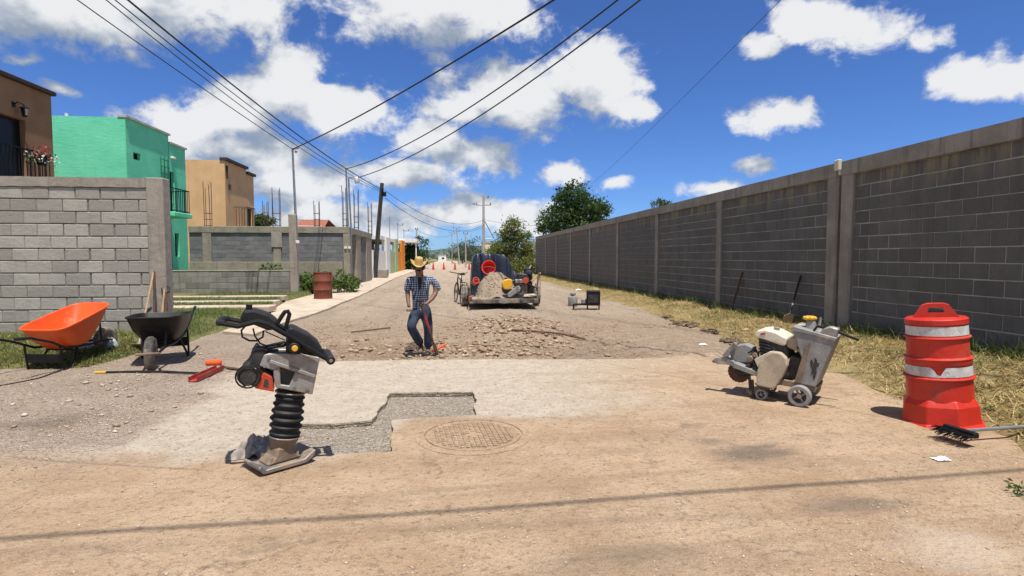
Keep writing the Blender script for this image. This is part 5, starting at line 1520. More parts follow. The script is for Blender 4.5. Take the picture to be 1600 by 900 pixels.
for px, py, sx, lab, z in ((1471, 719, .11, 'small white scrap of paper on the ground near the drum', 0), (1098, 539, .14, 'white paper scrap by the soil clods', .0), (1190, 493, .34, 'flat white bag on the straw near the wall', .16), (1166, 516, .2, 'pale piece of wood litter on the straw', .08), (904, 452, .3, 'pale litter on the far grass edge', .06)):
    p = at_z(px, py, z); p.z = max(h_verge(p.x, p.y), h_road(p.x, p.y) if p.y > 7.7 else 0) + .004
    crumple('litter', lab, 'litter', p, sx, sx * .6, sx * .22, M_paper if px != 1166 else M_wood, px, 8)

# --- concrete saw
def concrete_saw():
    p = at_z(1246, 634, 0); rz = facing(p, -10)
    o = thing('concrete_saw', 'dusty wheeled concrete saw with grey water tank and cream engine', 'saw', (p.x, p.y, .0), rz)
    P = plane_fn(p, rz); Z = lambda a, b: (1080 + a / 5.292, 480 + b / 5.292)
    Q = lambda a, b, dy=0.0: P(*Z(a, b), dy)
    PL = lambda pts, dy=0.0: poly(P, Z, pts, dy)
    s = (Q(900, 735) - Q(800, 735)).length / 100
    def wheel(cx, cy, r, y0, w):
        c = Q(cx, cy); c.z = r; c.y = 0
        wl_ = MB().lathe([(r * .62, -w / 2), (r * .9, -w / 2), (r, -w * .32), (r, w * .32), (r * .9, w / 2), (r * .62, w / 2)], 26, Matrix.Translation((c.x, y0, r)) @ Matrix.Rotation(math.pi / 2, 4, 'X'), caps=False).build('wheel', M_greycast, o, smooth=True)
        m = MB(); M2 = Matrix.Translation((c.x, y0, r)) @ Matrix.Rotation(math.pi / 2, 4, 'X')
        m.lathe([(r * .63, -w * .3), (r * .63, w * .3)], 26, M2, caps=False); m.lathe([(r * .2, -w * .5), (r * .2, w * .5)], 12, M2)
        for k in range(4):
            a = k * math.pi / 2 + .5; m.box((math.cos(a) * r * .4, math.sin(a) * r * .4, 0), (r * .5, r * .16, w * .3), M2 @ Matrix.Translation((math.cos(a) * r * .4, math.sin(a) * r * .4, 0)) @ Matrix.Rotation(a, 4, 'Z') @ Matrix.Translation((-math.cos(a) * r * .4, -math.sin(a) * r * .4, 0)))
        m.build('rim', M_steel, wl_)
        return c.x
    x1 = wheel(900, 735, .105, -.02, .07); wheel(900, 735, .105, .50, .07)
    x2 = wheel(575, 745, .058, .03, .05); wheel(575, 745, .058, .42, .05)
    MB().cyl((x1, -.03, .105), (x1, .51, .105), .014, n=10).build('axle', M_steel, o); MB().cyl((x2, .02, .058), (x2, .43, .058), .012, n=10).build('axle', M_steel, o)
    # chassis
    for y in (.06, .42):
        MB().prism(PL(((440, 690), (720, 600), (860, 625), (1030, 670), (1020, 712), (840, 668), (720, 650), (480, 735))), y - .02, y + .02).build('chassis_rail', M_mud, o, bevel=.004)
    for a, b in ((520, 700), (760, 640), (1000, 690)): q = Q(a, b); MB().box((q.x, .24, q.z), (.05, .34, .03)).build('cross_member', M_mud, o)
    MB().prism(PL(((338, 478), (352, 462), (585, 552), (570, 588), (340, 500))), .01, .44).build('front_deck', M_greycast, o, bevel=.004)
    for a, b, c, d in ((505, 600, 515, 745), (480, 560, 490, 690)): MB().bar(Q(a, b, .05), Q(c, d, .05), .03, .022).build('depth_post', M_engine, o)
    # tank, leaning back
    tank = PL(((838, 200), (1002, 222), (1192, 272), (1022, 668), (850, 632), (908, 440)))
    MB().prism(tank, .03, .44).build('water_tank', M_greycast, o, bevel=.012, seg=2)
    rim = PL(((815, 170), (840, 160), (1005, 205), (1200, 258), (1188, 285), (1000, 232), (822, 198)))
    MB().prism(rim, .02, .45).build('tank_rim', M_greycast, o, bevel=.004)
    MB().prism(PL(((945, 318), (985, 290), (905, 628), (850, 622))), -.002, .028).build('tank_bracket', M_mud, o, bevel=.004)
    MB().prism(PL(((978, 452), (994, 432), (1006, 470), (1018, 448), (1014, 420), (1034, 436), (1040, 470), (1056, 462), (1050, 490), (1030, 500), (1034, 545), (1018, 600), (1000, 588), (1010, 548), (986, 566), (996, 520), (984, 490))), .026, .0285).build('black_mark', M_engine, o)
    MB().prism(PL(((1050, 225), (1080, 180), (1140, 165), (1215, 185), (1190, 262))), .06, .16).build('tank_cap', M_silver, o, bevel=.012)
    yc = Q(950, 105)
    m = MB(); m.box((yc.x, .2, yc.z), (.090, .09, .045)); yb_ = m.build('yellow_cap', M_yellow, o, bevel=.018, seg=2)
    for k in range(6):
        a = k * math.pi / 3; MB().ball((yc.x + .045 * math.cos(a), .2 + .045 * math.sin(a), yc.z), .02, 8, 6).build('cap_lobe', M_yellow, yb_, smooth=True)
    q = Q(960, 155); MB().cyl((q.x, .2, q.z - .05), (q.x, .2, q.z + .03), .055, .04, 14).build('filler_neck', M_silver, o, smooth=True)
    m = MB(); m.tube([Q(1060, 150, .25), Q(1072, 85, .25)], [.016, .008], 8); m.build('lever', M_silver, o)
    for y in (.08, .40):
        MB().tube([Q(1000, 215, y), Q(1040, 160, y), Q(1150, 180, y), Q(1300, 240, y), Q(1385, 272, y)], .012, 8).build('push_handle', M_blackmetal, o, smooth=True)
    # engine
    MB().prism(PL(((535, 240), (775, 335), (800, 430), (740, 470), (560, 470))), .08, .38).build('engine_block', M_engine, o, bevel=.01)
    for k in range(5):
        MB().prism(PL(((545, 268 + k * 26), (640, 296 + k * 26), (640, 303 + k * 26), (545, 275 + k * 26))), .05, .10).build('cooling_fin', M_engine, o)
    MB().prism(PL(((515, 232), (532, 196), (600, 190), (690, 212), (782, 262), (774, 322), (745, 326), (515, 250))), .05, .40).build('fuel_tank', M_cream, o, bevel=.02, seg=3)
    MB().prism(PL(((560, 222), (600, 214), (606, 226), (566, 236))), .044, .0485).build('tank_badge', M_red, o)
    q = Q(665, 208); MB().cyl((q.x, .22, q.z - .01), (q.x, .22, q.z + .03), .028, n=14).build('fuel_cap', M_silver, o, bevel=.004)
    MB().prism(PL(((768, 285), (815, 252), (952, 312), (922, 402), (770, 342))), .10, .34).build('muffler', M_beige, o, bevel=.01)
    q = Q(872, 345); MB().cyl((q.x, .085, q.z), (q.x, .11, q.z), .016, n=12).build('exhaust_port', M_engine, o)
    MB().prism(PL(((810, 410), (905, 440), (850, 600), (760, 570))), .08, .40).build('rear_cover', M_engine, o)
    MB().prism(PL(((540, 640), (552, 520), (575, 455), (620, 392), (680, 366), (742, 376), (790, 420), (802, 480), (762, 570), (692, 674))), -.035, .06).build('belt_guard', M_beige, o, bevel=.014, seg=2)
    MB().prism(PL(((520, 432), (565, 408), (640, 372), (680, 366), (620, 392), (575, 455), (552, 500))), .0, .10).build('guard_lip', M_cream, o, bevel=.004)
    # blade, guard and front arm
    c = Q(350, 560); bl_ = MB(); nT = 40; R1 = 108 * s
    prof_ = []
    for k in range(nT * 2):
        a = 2 * math.pi * k / (nT * 2); r = R1 if (k // 2) % 2 == 0 else R1 * .955
        prof_.append((c.x + r * math.cos(a), c.z + r * math.sin(a)))
    bl_.prism(prof_, .20, .206); bl_.build('saw_blade', M_rust, o)
    MB().cyl((c.x, .18, c.z), (c.x, .225, c.z), .04, n=16).build('blade_flange', M_engine, o)
    c2 = Q(470, 560); MB().cyl((c.x, .21, c.z), (c2.x + .03, .21, c2.z), .04, n=14).build('arbor_housing', M_engine, o)
    MB().prism(PL(((288, 395), (312, 352), (352, 326), (420, 318), (482, 345), (500, 400), (478, 478), (350, 470), (300, 440))), .12, .26).build('blade_guard', M_greycast, o, bevel=.012, seg=2)
    MB().prism(PL(((150, 455), (172, 430), (270, 420), (352, 470), (346, 502), (282, 486), (190, 478))), .08, .14).build('front_arm', M_greycast, o, bevel=.005)
    MB().prism(PL(((232, 408), (318, 312), (340, 298), (356, 318), (350, 345), (278, 424))), .07, .11).build('pivot_arm', M_greycast, o, bevel=.005)
    for a, b in ((338, 316), (172, 455)): q = Q(a, b); MB().cyl((q.x, .055, q.z), (q.x, .16, q.z), .017, n=12).build('pivot_pin', M_mud, o)
    for a, b, e, f in ((195, 388, 240, 408), (212, 362, 252, 390)): MB().tube([Q(a, b, .13), Q(e, f, .13)], .006, 6).build('guide_pin', M_steel, o)
    for k, (a, b, r) in enumerate(((480, 430, .030), (515, 400, .024), (455, 490, .022), (540, 485, .026), (500, 520, .022))):
        q = Q(a, b); MB().cyl((q.x, .02 + .02 * k, q.z), (q.x, .14 + .03 * k, q.z), r, r * .8, 12).build('gearbox_part', M_mud, o, bevel=.004)
    MB().tube([Q(470, 380, .1), Q(520, 350, .09), Q(560, 400, .07), Q(520, 470, .06)], .008, 6).build('fuel_line', M_black, o, smooth=True)
concrete_saw()
# thin bar lying on the verge behind the saw
a = at_z(1318, 522, .1); b = at_z(1390, 541, .1)
for q in (a, b): q.z = h_verge(q.x, q.y) + .05
tag(MB().tube([a, a.lerp(b, .5) + Vector((0, 0, .02)), b], .012, 6).build('steel_rod', M_rust, None), 'rusty rod lying on straw behind the saw', 'rod')

# --- wheelbarrows (local x points to the wheel)
def wheelbarrow(label, loc, ang, tray_mat, sc=1.0, tilt=0.0, deep=.30, wheel_off=0, loop=False, pitch=0.0, residue=None):
    o = thing('wheelbarrow', label, 'wheelbarrow', loc, rot=(0, R_(-pitch), ang)); o.scale = (sc,) * 3
    n = 32
    def ring(x0, x1, w0, w1, z0, z1, e):
        out = []
        for k in range(n):
            a = 2 * math.pi * k / n; c, s_ = math.cos(a), math.sin(a)
            cx = math.copysign(abs(c) ** e, c); cy = math.copysign(abs(s_) ** e, s_)
            x = (x0 + x1) / 2 + (x1 - x0) / 2 * cx; f = (x - x0) / (x1 - x0)
            out.append((x, cy * (w0 + (w1 - w0) * f), z0 + (z1 - z0) * f))
        return out
    rim = ring(-.46, .50, .34, .29, .58, .58 + tilt, .38); flo = ring(-.24, .20, .22, .17, .58 - deep, .60 - deep, .55)
    mid = [tuple(flo[i][k] * .45 + rim[i][k] * .55 for k in range(3)) for i in range(n)]
    mid = [(x, y * 1.05, z - .03) for x, y, z in mid]
    m = MB(); off = .012
    def inner(r, d): 
        cx = sum(q[0] for q in r) / n
        return [(cx + (q[0] - cx) * (1 - d), q[1] * (1 - d * 1.5), q[2] + .004) for q in r]
    rings = [flo, mid, rim, inner(rim, .025), inner(mid, .03), [(x * .95, y * .93, z + .012) for x, y, z in flo]]
    vs = sum(rings, []); fs = []
    for a in range(5):
        for k in range(n): fs.append((a * n + k, a * n + (k + 1) % n, (a + 1) * n + (k + 1) % n, (a + 1) * n + k))
    fs += [tuple(range(n))[::-1], tuple(range(5 * n, 6 * n))]
    m.add(vs, fs); tr = m.build('tray', tray_mat, o, smooth=True)
    MB().tube(rim, .013, 6, closed=True).build('rim', tray_mat, tr, smooth=True)
    if residue:
        rp = [(x * .97, y * .95, z + .045 + .01 * fb(x, y, 20)) for x, y, z in flo]; m = MB(); m.add(rp + [(0, 0, rp[0][2] + .035)], [(k, (k + 1) % n, n) for k in range(n)])
        m.build('mortar_residue', residue, tr, smooth=True)
    zb = .58 - deep
    for s_ in (-1, 1):
        pts = [(-1.02, s_ * .28, .60), (-.85, s_ * .28, .575), (-.55, s_ * .27, .45), (-.30, s_ * .225, zb + .03), (.1, s_ * .18, zb - .022), (.40, s_ * .11, .235), (.66, s_ * .075, .20)]
        MB().tube(pts, .016, 8).build('frame_rail', M_blackmetal, o, smooth=True)
        MB().tube([(-1.04, s_ * .28, .603), (-.90, s_ * .28, .583)], .021, 8).build('grip', M_black, o, smooth=True)
        lg = [(-.42, s_ * .25, .36), (-.40, s_ * .26, .04), (-.37, s_ * .26, .012), (-.30, s_ * .26, .012), (-.26, s_ * .255, .06), (-.10, s_ * .20, zb)]
        MB().tube(lg, .014, 8).build('leg', M_blackmetal, o, smooth=True)
    MB().bb(-.415, -.395, -.25, .25, .13, .25).build('brace', M_blackmetal, o, bevel=.006); MB().box((-.15, 0, zb - .03), (.05, .40, .02)).build('tray_support', M_blackmetal, o); MB().box((.15, 0, zb - .03), (.05, .32, .02)).build('tray_support', M_blackmetal, o)
    for s_ in (-1, 1): MB().tube([(.42, s_ * .11, .24), (.40, s_ * .13, .45), (.38, s_ * .15, .58 + tilt * .7 - .20)], .012, 6).build('tray_stay', M_blackmetal, o)
    if loop: MB().tube([(.66, -.075, .20), (.80, -.11, .22), (.86, 0, .23), (.80, .11, .22), (.66, .075, .20)], .016, 8).build('nose_guard', M_mud, o, smooth=True)
    Mw = Matrix.Translation((.62, 0, .20)) @ Matrix.Rotation(math.pi / 2, 4, 'X')
    wm_ = MB(); prof = [(.105, -.035), (.15, -.048), (.18, -.042), (.198, -.02), (.20, 0), (.198, .02), (.18, .042), (.15, .048), (.105, .035)]
    ww = wm_.lathe(prof, 30, Mw, caps=False).build('wheel', M_tire, o, smooth=True)
    MB().lathe([(.02, -.05), (.05, -.03), (.106, -.032), (.106, .032), (.05, .03), (.02, .05)], 24, Mw).build('rim', M_mud, ww, smooth=True)
    MB().cyl((.62, -.09, .20), (.62, .09, .20), .012, n=8).build('axle', M_steel, ww)
    return o
zq = h_yard(-5.0, 7.8)
wheelbarrow('bright orange plastic wheelbarrow with black frame on the grass edge', (-5.10, 8.02, .015), R_(80), M_orange, .96, .20, .30, pitch=5.0, residue=pmat('dry_mortar', (.52, .45, .37), (.36, .30, .24), 20, .95))
wheelbarrow('black steel wheelbarrow facing the camera near the column', (-4.02, 8.12, .012), R_(-73), M_blackmetal, 1.08, .03, .31, loop=True)
# thin dark tube on the ground left of the orange wheelbarrow
a = at_z(-20, 609, .008); b = at_z(60, 592, .01); c = at_z(108, 577, .012)
tag(MB().tube([(q.x, q.y, sl_z(q.x, q.y) + .008) for q in (a, a.lerp(b, .5), b, b.lerp(c, .5), c)], .007, 6).build('dark_strand', M_wire, None), 'thin dark strand on the gravel below the orange wheelbarrow', 'cable')

# --- tools leaning on the left column and wall
def long_tool(name, label, cat, foot, head, mat, r=.014, extra=None):
    foot = Vector(foot); head = Vector(head); o = thing(name, label, cat, foot); d = head - foot
    MB().tube([d * 0, d * .5, d], [r, r * 1.05, r], 8).build('handle', mat, o, smooth=True)
    if extra: extra(o, d)
    return o
def hoe_head(o, d):
    u = d.normalized(); MB().prism([(-.07, -.02), (.07, -.02), (.085, .10), (-.085, .10)], -.004, .004, Matrix.Rotation(R_(65), 4, 'X')).build('blade', M_steel, o, bevel=.002)
    MB().cyl((0, 0, 0), u * .12, .022, .017, 10).build('socket', M_steel, o)
yw = LWY - .035
f0 = at_y(216, 517, 8.9); t0 = at_y(240, 425, yw)
long_tool('hoe', 'wooden handled hoe leaning on the block wall', 'hoe', (f0.x, f0.y, h_yard(f0.x, f0.y) + .03), t0, M_wood, .015, hoe_head)
t0 = at_y(241, 424, yw - .01); f0 = at_y(241, 500, yw - .25)
long_tool('steel_bar', 'upright dark steel bar against the block wall beside the hoe', 'bar', (f0.x, f0.y, h_yard(f0.x, f0.y) - .02), t0, M_rust, .013)
def dgrip(o, d):
    u = d.normalized(); sx = Vector((1, 0, 0)); e = d
    MB().tube([e, e + u * .02 + sx * .055, e + u * .11 + sx * .06, e + u * .12, e + u * .11 - sx * .06, e + u * .02 - sx * .055], .013, 8, closed=True).build('d_grip', M_black, o, smooth=True)
    MB().prism([(-.10, 0), (.10, 0), (.11, .20), (.05, .26), (-.05, .26), (-.11, .20)], -.004, .004, Matrix.Translation((0, -.03, -.02)) @ Matrix.Rotation(R_(-12), 4, 'X')).build('blade', M_steel, o, bevel=.002)
yc_ = LWY - .05
t0 = at_y(259, 458, yc_); f0 = at_y(259, 505, yc_ - .35)
long_tool('spade', 'spade with black grip leaning on the column behind the black wheelbarrow', 'spade', (f0.x, f0.y, h_yard(f0.x, f0.y) + .0), t0, M_rust, .017, dgrip)
t0 = at_y(257, 452, yc_); f0 = at_y(247, 503, yc_ - .4)
long_tool('shovel', 'wooden shovel handle slanting behind the black wheelbarrow', 'shovel', (f0.x, f0.y, h_yard(f0.x, f0.y) + .0), t0, M_wood, .016, hoe_head)

# red tools on the gravel
a = at_z(301, 594, .04); b = at_z(344, 575, .04); o = thing('steel_channel', 'red painted steel channel lying on the gravel', 'channel', a); d = b - a; d.z = 0
u = d.normalized(); s_ = Vector((-u.y, u.x, 0)); m = MB()
for w0, h0, off, zz in ((.10, .008, 0, .0), (.008, .05, -.046, .028), (.008, .05, .046, .028)):
    m.bar(s_ * off + Vector((0, 0, zz)), d + s_ * off + Vector((0, 0, zz)), w0, h0)
m.build('web', M_red, o)
o.location.z = sl_z(a.x, a.y) + .012
p = at_z(334, 570, .02); tag(MB().box((0, 0, .035), (.20, .09, .07)).build('power_grip', M_orange, None, bevel=.025, seg=2, loc=(p.x, p.y, sl_z(p.x, p.y)), rot=(0, 0, .3)), 'small orange plastic tool case lying behind the red channel', 'case')
a = at_z(345, 574, .02); b = at_z(383, 578, .02); tag(MB().tube([(q.x, q.y, sl_z(q.x, q.y) + .02) for q in (a, a.lerp(b, .5), b)], .018, 8).build('iron_bar', M_rust, None), 'short rusty bar with reddish paint beside the red channel', 'bar')
a = at_z(166, 583, .02); b = at_z(312, 584, .02); c = a.lerp(b, .5)
o = thing('hose', 'black hose with a yellow end lying on the gravel', 'hose', (a.x, a.y, sl_z(a.x, a.y) + .016))
MB().tube([Vector((0, 0, 0)), (b - a) * .3 + Vector((0, .04, .004)), (b - a) * .6 + Vector((0, .05, .004)), (b - a) * .85 + Vector((0, .0, .002)), (b - a)], .014, 8).build('tube', M_black, o, smooth=True)
MB().tube([(-.13, 0, 0), (0, 0, 0)], .016, 8).build('nozzle', M_yellow, o, smooth=True)
p = at_z(505, 466, .06)
def barrel():
    o = thing('steel_barrel', 'rusty red steel barrel at the edge of the footpath', 'barrel', (p.x, p.y, .05))
    r, h = .30, .90; pr = [(r, 0), (r + .012, .008), (r, .02)]
    for z in (.30, .60): pr += [(r, z - .03), (r + .014, z - .008), (r + .014, z + .008), (r, z + .03)]
    pr += [(r, h - .02), (r + .012, h - .008), (r, h), (r - .015, h), (r - .02, h - .025)]
    M_b = pmat('barrel_red', (.235, .045, .022), (.17, .035, .02), 4, .6, 0, .003, 40, (.12, .055, .03), .5, 4)
    MB().lathe(pr, 30).build('shell', M_b, o, smooth=True); MB().cyl((.16, 0, h - .025), (.16, 0, h - .005), .03, n=12).build('bung', M_rust, o)
    MB().cyl((0, 0, h - .04), (0, 0, h - .026), r - .018, n=30).build('lid', M_rust, o)
barrel()

# bars lying on the dug strip
for x0, y0, x1, y1, r, lab in ((549, 521, 610, 515, .014, 'short dark bar lying left of the worker'), (800, 525, 914, 527, .018, 'long dark bar lying right of the worker')):
    a = at_z(x0, y0, 0); b = at_z(x1, y1, 0)
    tag(MB().tube([(q.x, q.y, h_road(q.x, q.y) + .03) for q in (a, a.lerp(b, .33), a.lerp(b, .66), b)], r, 7).build('iron_bar', M_rust, None), lab, 'bar')

# --- tools against the right wall
xw_ = RWX - .09
t0 = at_x(1160, 425, xw_); f0 = Vector((xw_ - .28, t0.y - .05, h_verge(xw_ - .28, t0.y)))
long_tool('post_handle', 'short dark wooden handle leaning on the right wall left of the saw', 'handle', f0, t0, M_rust, .022)
t0 = at_x(1251, 431, xw_); f0 = at_x(1230, 494, xw_ - .45); f0.z = h_verge(f0.x, f0.y)
def dig_end(o, d):
    u = d.normalized(); MB().tube([(0, 0, 0), u * .42], [.017, .021], 8).build('sleeve', M_silver, o, smooth=True)
    MB().prism([(-.09, -.02), (.09, -.02), (.10, .16), (.0, .22), (-.10, .16)], -.004, .004, Matrix.Rotation(R_(20), 4, 'X')).build('blade', M_steel, o, bevel=.002)
long_tool('shovel', 'black handled shovel leaning on the right wall above the saw', 'shovel', f0, t0, M_black, .02, dig_end)
a = at_z(1236, 490, .25); b = at_z(1266, 498, .2)
tag(MB().bar(a, b, .05, .05).build('steel_profile', M_galv, None), 'grey square steel profile on the straw at the shovel foot', 'profile')

# --- burner stand and can by the verge
p = at_z(926, 485, 0)
o = thing('burner_stand', 'black steel box on a low stand at the street edge', 'stand', (p.x, p.y, h_road(p.x, p.y)), facing(p, 0)); P = plane_fn(p, facing(p, 0))
b0, b1 = P(916, 483), P(938, 455); MB().bb(b0.x, b1.x, -.02, .32, .12, b1.z).build('box', M_blackmetal, o, bevel=.012)
MB().bb(b0.x + .05, b1.x - .05, -.028, -.018, .2, b1.z - .1).build('box_door', M_engine, o)
c0 = P(896, 483)
for x in (c0.x, b0.x + .03, b1.x - .03):
    for y in (.02, .28): MB().bb(x - .018, x + .018, y - .018, y + .018, -.02, .13).build('leg', M_blackmetal, o)
MB().bb(c0.x - .02, b0.x, -.0, .3, .125, .155).build('shelf', M_blackmetal, o); q = P(914, 470); MB().bb(b0.x - .14, b0.x - .002, .05, .2, .156, .30).build('motor', M_silver, o, bevel=.02)
p = at_z(895, 478, 0)
o = thing('metal_can', 'pale grey metal can left of the black stand', 'can', (p.x, p.y, h_road(p.x, p.y))); MB().lathe([(.135, 0), (.14, .01), (.14, .26), (.13, .28), (.07, .30)], 20).build('body', M_greycast, o, smooth=True)
MB().lathe([(.05, .30), (.06, .34), (.09, .36), (.09, .38)], 14).build('neck', M_silver, o, smooth=True); MB().tube([(-.09, 0, .30), (-.07, 0, .40), (.07, 0, .40), (.09, 0, .30)], .008, 6).build('handle', M_steel, o)

# --- street cones far down the road
def cone_meshes():
    a = MB().lathe([(.15, .03), (.035, .86), (.02, .87)], 14).mesh('cone', M_drum, 0, True); b = MB().box((0, 0, .015), (.40, .40, .03)).mesh('base', M_drum, .01); c = MB().lathe([(.108, .30), (.083, .47)], 14, None, False).mesh('reflective_collar', M_reflect, 0, True)
    return a, b, c
ca, cb, cc_ = cone_meshes()
for px, lab in ((677, 'leftmost orange cone far down the street'), (693.5, 'second orange cone from the left far down the street'), (711, 'third orange cone, just left of the bicycle'), (733, 'orange cone half hidden behind the trailer load')):
    p = at_z(px, 421.5, 0); o = thing('traffic_cone', lab, 'cone', (p.x, p.y, h_road(p.x, p.y)), group='cones across the far street')
    for me, nm in ((cb, 'base'), (ca, 'body'), (cc_, 'reflective_collar')): link(nm, me, o)

# --- manhole
def manhole():
    p = at_z(740, 680, 0)
    o = thing('manhole', 'round dusty manhole cover with a square tread pattern', 'manhole', (p.x, p.y, .003), R_(6))
    M_mh = pmat('dusty_iron', (.42, .315, .21), (.34, .25, .165), 5, .9, 0, .005, 60, (.50, .385, .265), .5, 3)
    MB().lathe([(.47, -.02), (.47, .0015), (.44, .006), (.40, .008), (.395, -.01)], 56, None, False).build('frame_ring', M_street, o, smooth=True)
    MB().lathe([(.385, -.02), (.385, .006), (.36, .008), (.352, .002), (.0, .002)], 56).build('cover', M_street, o, smooth=True)
    m = MB()
    for i in range(-8, 9):
        for j in range(-8, 9):
            x, y = i * .042, j * .042
            if math.hypot(x, y) < .335 and not (abs(i) + abs(j) < 2): m.box((x, y, .006), (.029, .029, .010))
    stuff(m.build('tread_studs', M_street, o))
manhole()

# ------------------------------------------------------------------ loaded trailer
def torus(mb, c, R, r, axis='x', n=28, k=8):
    pts = []
    for i in range(n):
        a = 2 * math.pi * i / n
        v = {'x': (0, math.cos(a) * R, math.sin(a) * R), 'y': (math.cos(a) * R, 0, math.sin(a) * R)}[axis]
        pts.append(Vector(c) + Vector(v))
    return mb.tube(pts, r, k, closed=True)
tz = at_z(786, 483.5, 0); TY = tz.y; TX = tz.x
P = plane_fn((TX, TY, 0), 0.0); ZT = lambda a, b: (690 + a / 7.5, 380 + b / 7.5)
Q = lambda a, b, dy=0.0: P(*ZT(a, b), dy)
tr = thing('utility_trailer', 'low dark flatbed trailer loaded with sand and tools, seen from behind', 'trailer', (TX, TY, 0))
M_deck = pmat('trailer_steel', (.10, .09, .08), (.06, .055, .05), 6, .7, .3, .004, 40, (.34, .28, .21), .5, 4)
xl, xr = Q(330, 690).x, Q(1130, 690).x
zd0, zd1 = Q(700, 705).z, Q(700, 655).z
MB().bb(xl, xr, 0, .06, zd0, zd1).build('tail_beam', M_deck, tr, bevel=.01)
MB().bb(xl + .02, xr - .02, .06, 3.2, zd0 + .05, zd1 - .02).build('deck', M_deck, tr)
for k in range(8):
    xa = xl + .03 + (xr - xl - .06) * k / 8; MB().bb(xa, xa + (xr - xl - .06) / 8 - .012, .07, 3.18, zd1 - .019, zd1 + .006).build('deck_plank', pmat('trailer_plank', (.36, .29, .21), (.26, .21, .155), 5, .9, 0, .004, 40), tr)
m = MB(); m.lathe([(.02, -.01), (.16, -.008), (.16, .008), (.02, .01)], 20, Matrix.Translation(Q(735, 685, -.03)) @ Matrix.Scale(.32, 4, (0, 0, 1)) @ Matrix.Rotation(math.pi / 2, 4, 'X')); m.build('number_plate', M_silver, tr)
for s_, x in ((-1, xl - .10), (1, xr + .12)):
    w_ = MB().lathe([(.17, -.08), (.26, -.095), (.30, -.06), (.305, 0), (.30, .06), (.26, .095), (.17, .08)], 28, Matrix.Translation((x, 1.15, .305)) @ Matrix.Rotation(math.pi / 2, 4, 'Y'), False).build('wheel', M_tire, tr, smooth=True)
    MB().lathe([(.02, -.05), (.17, -.07), (.17, .07), (.02, .05)], 20, Matrix.Translation((x, 1.15, .305)) @ Matrix.Rotation(math.pi / 2, 4, 'Y')).build('rim', M_steel, w_)
    mg = MB(); 
    mg.tube([(x - s_ * .0, 1.15 + .36 * math.cos(a), .305 + .36 * math.sin(a)) for a in [R_(q) for q in range(0, 181, 20)]], .012, 6); mg.build('mudguard', M_deck, tr)
    mg = MB(); xx = xl if s_ < 0 else xr
    mg.bar((xx, .05, zd1 + .30), (xx, 3.1, zd1 + .30), .04, .04)
    mg.build('side_rail', M_deck, tr)
    for k in range(5): MB().bar((xx, .08 + k * .75, zd0), (xx, .08 + k * .75, zd1 + .32), .04, .04, (0, 1, 0)).build('stake', M_deck, tr)
MB().bb(xl - .08, xr + .1, 1.12, 1.18, .20, .26).build('axle', M_deck, tr)
MB().bar((xl + .9, 3.2, .3), (xl + 1.1, 4.4, .42), .08, .08).build('drawbar', M_deck, tr)
MB().box((xl + .02, -.012, zd1 + .05), (.10, .02, .07)).build('tail_lamp', M_red, tr, bevel=.006)

# sand heap on the bed
M_sand = stone_mat('sand_heap', (.27, .215, .16), (.34, .275, .205), (.42, .345, .265))
m = MB(); n = 42; vs = []
xa, xb = Q(395, 640).x, Q(960, 640).x; ztop_ = Q(625, 345, .9).z - zd1; xc = Q(615, 345, .9).x
for j in range(n):
    for i in range(n):
        x = xa + (xb - xa) * i / (n - 1); y = .10 + 1.7 * j / (n - 1)
        dx = (x - xc) / ((xc - xa) if x < xc else (xb - xc)); dy = (y - .95) / .85
        r_ = math.hypot(dx, dy) + .10 * fb(x, y, 2.2, 3); h = max(0.0, math.cos(min(1, max(0, r_)) * math.pi / 2)) ** .85
        vs.append((x, y, zd1 + .008 + ztop_ * h * (1 + .10 * fb(x, y, 3)) + .030 * fb(x, y, 9, 5) * (1 if h > 0 else 0)))
m.add(vs, [(j * n + i, j * n + i + 1, (j + 1) * n + i + 1, (j + 1) * n + i) for j in range(n - 1) for i in range(n - 1)])
stuff(tag(m.build('sand_heap', M_sand, None, smooth=True, loc=(TX, TY, 0)), 'heap of gravelly sand on the trailer bed', 'sand'))

def heap_z(x, y):
    x, y = x - TX, y - TY
    dx = (x - xc) / ((xc - xa) if x < xc else (xb - xc)); dy = (y - .95) / .85
    r_ = math.hypot(dx, dy) + .10 * fb(x, y, 2.2, 3); h = max(0.0, math.cos(min(1, max(0, r_)) * math.pi / 2)) ** .85
    return zd1 + .008 + ztop_ * h * (1 + .10 * fb(x, y, 3)) + .030 * fb(x, y, 9, 5) * (1 if h > 0 else 0)
stones('gravel', 'small stones in the sand heap on the trailer', scatter(900, TX + xa + .1, TX + xb - .1, TY + .15, TY + 1.5, lambda x, y: 1 if heap_z(x, y) > zd1 + .06 else 0, heap_z, 21, False), .008, .03, S_grv, 21)

# tarpaulin over the front of the load
prof = [Q(a, b, 1.7) for a, b in ((345, 500), (335, 380), (345, 270), (360, 180), (400, 128), (470, 112), (600, 122), (730, 130), (775, 165), (810, 240), (850, 310), (905, 370), (1000, 410), (1040, 470))]
def resample(pts, n):
    ls = [0]
    for a, b in zip(pts, pts[1:]): ls.append(ls[-1] + (b - a).length)
    out = []
    for k in range(n):
        t = ls[-1] * k / (n - 1); i = max(j for j in range(len(ls)) if ls[j] <= t + 1e-9); i = min(i, len(pts) - 2)
        out.append(pts[i].lerp(pts[i + 1], (t - ls[i]) / (ls[i + 1] - ls[i])))
    return out
prof = resample(prof, 60)
px_ = sorted(prof, key=lambda q: q.x)
def top_z(x):
    z = [q.z + (r.z - q.z) * (x - q.x) / max(1e-6, r.x - q.x) for q, r in zip(px_, px_[1:]) if q.x <= x <= r.x]
    return max(z) if z else zd1 + .02
m = MB(); vs = []; nx, ny = 90, 40; x0_, x1_ = px_[0].x, px_[-1].x
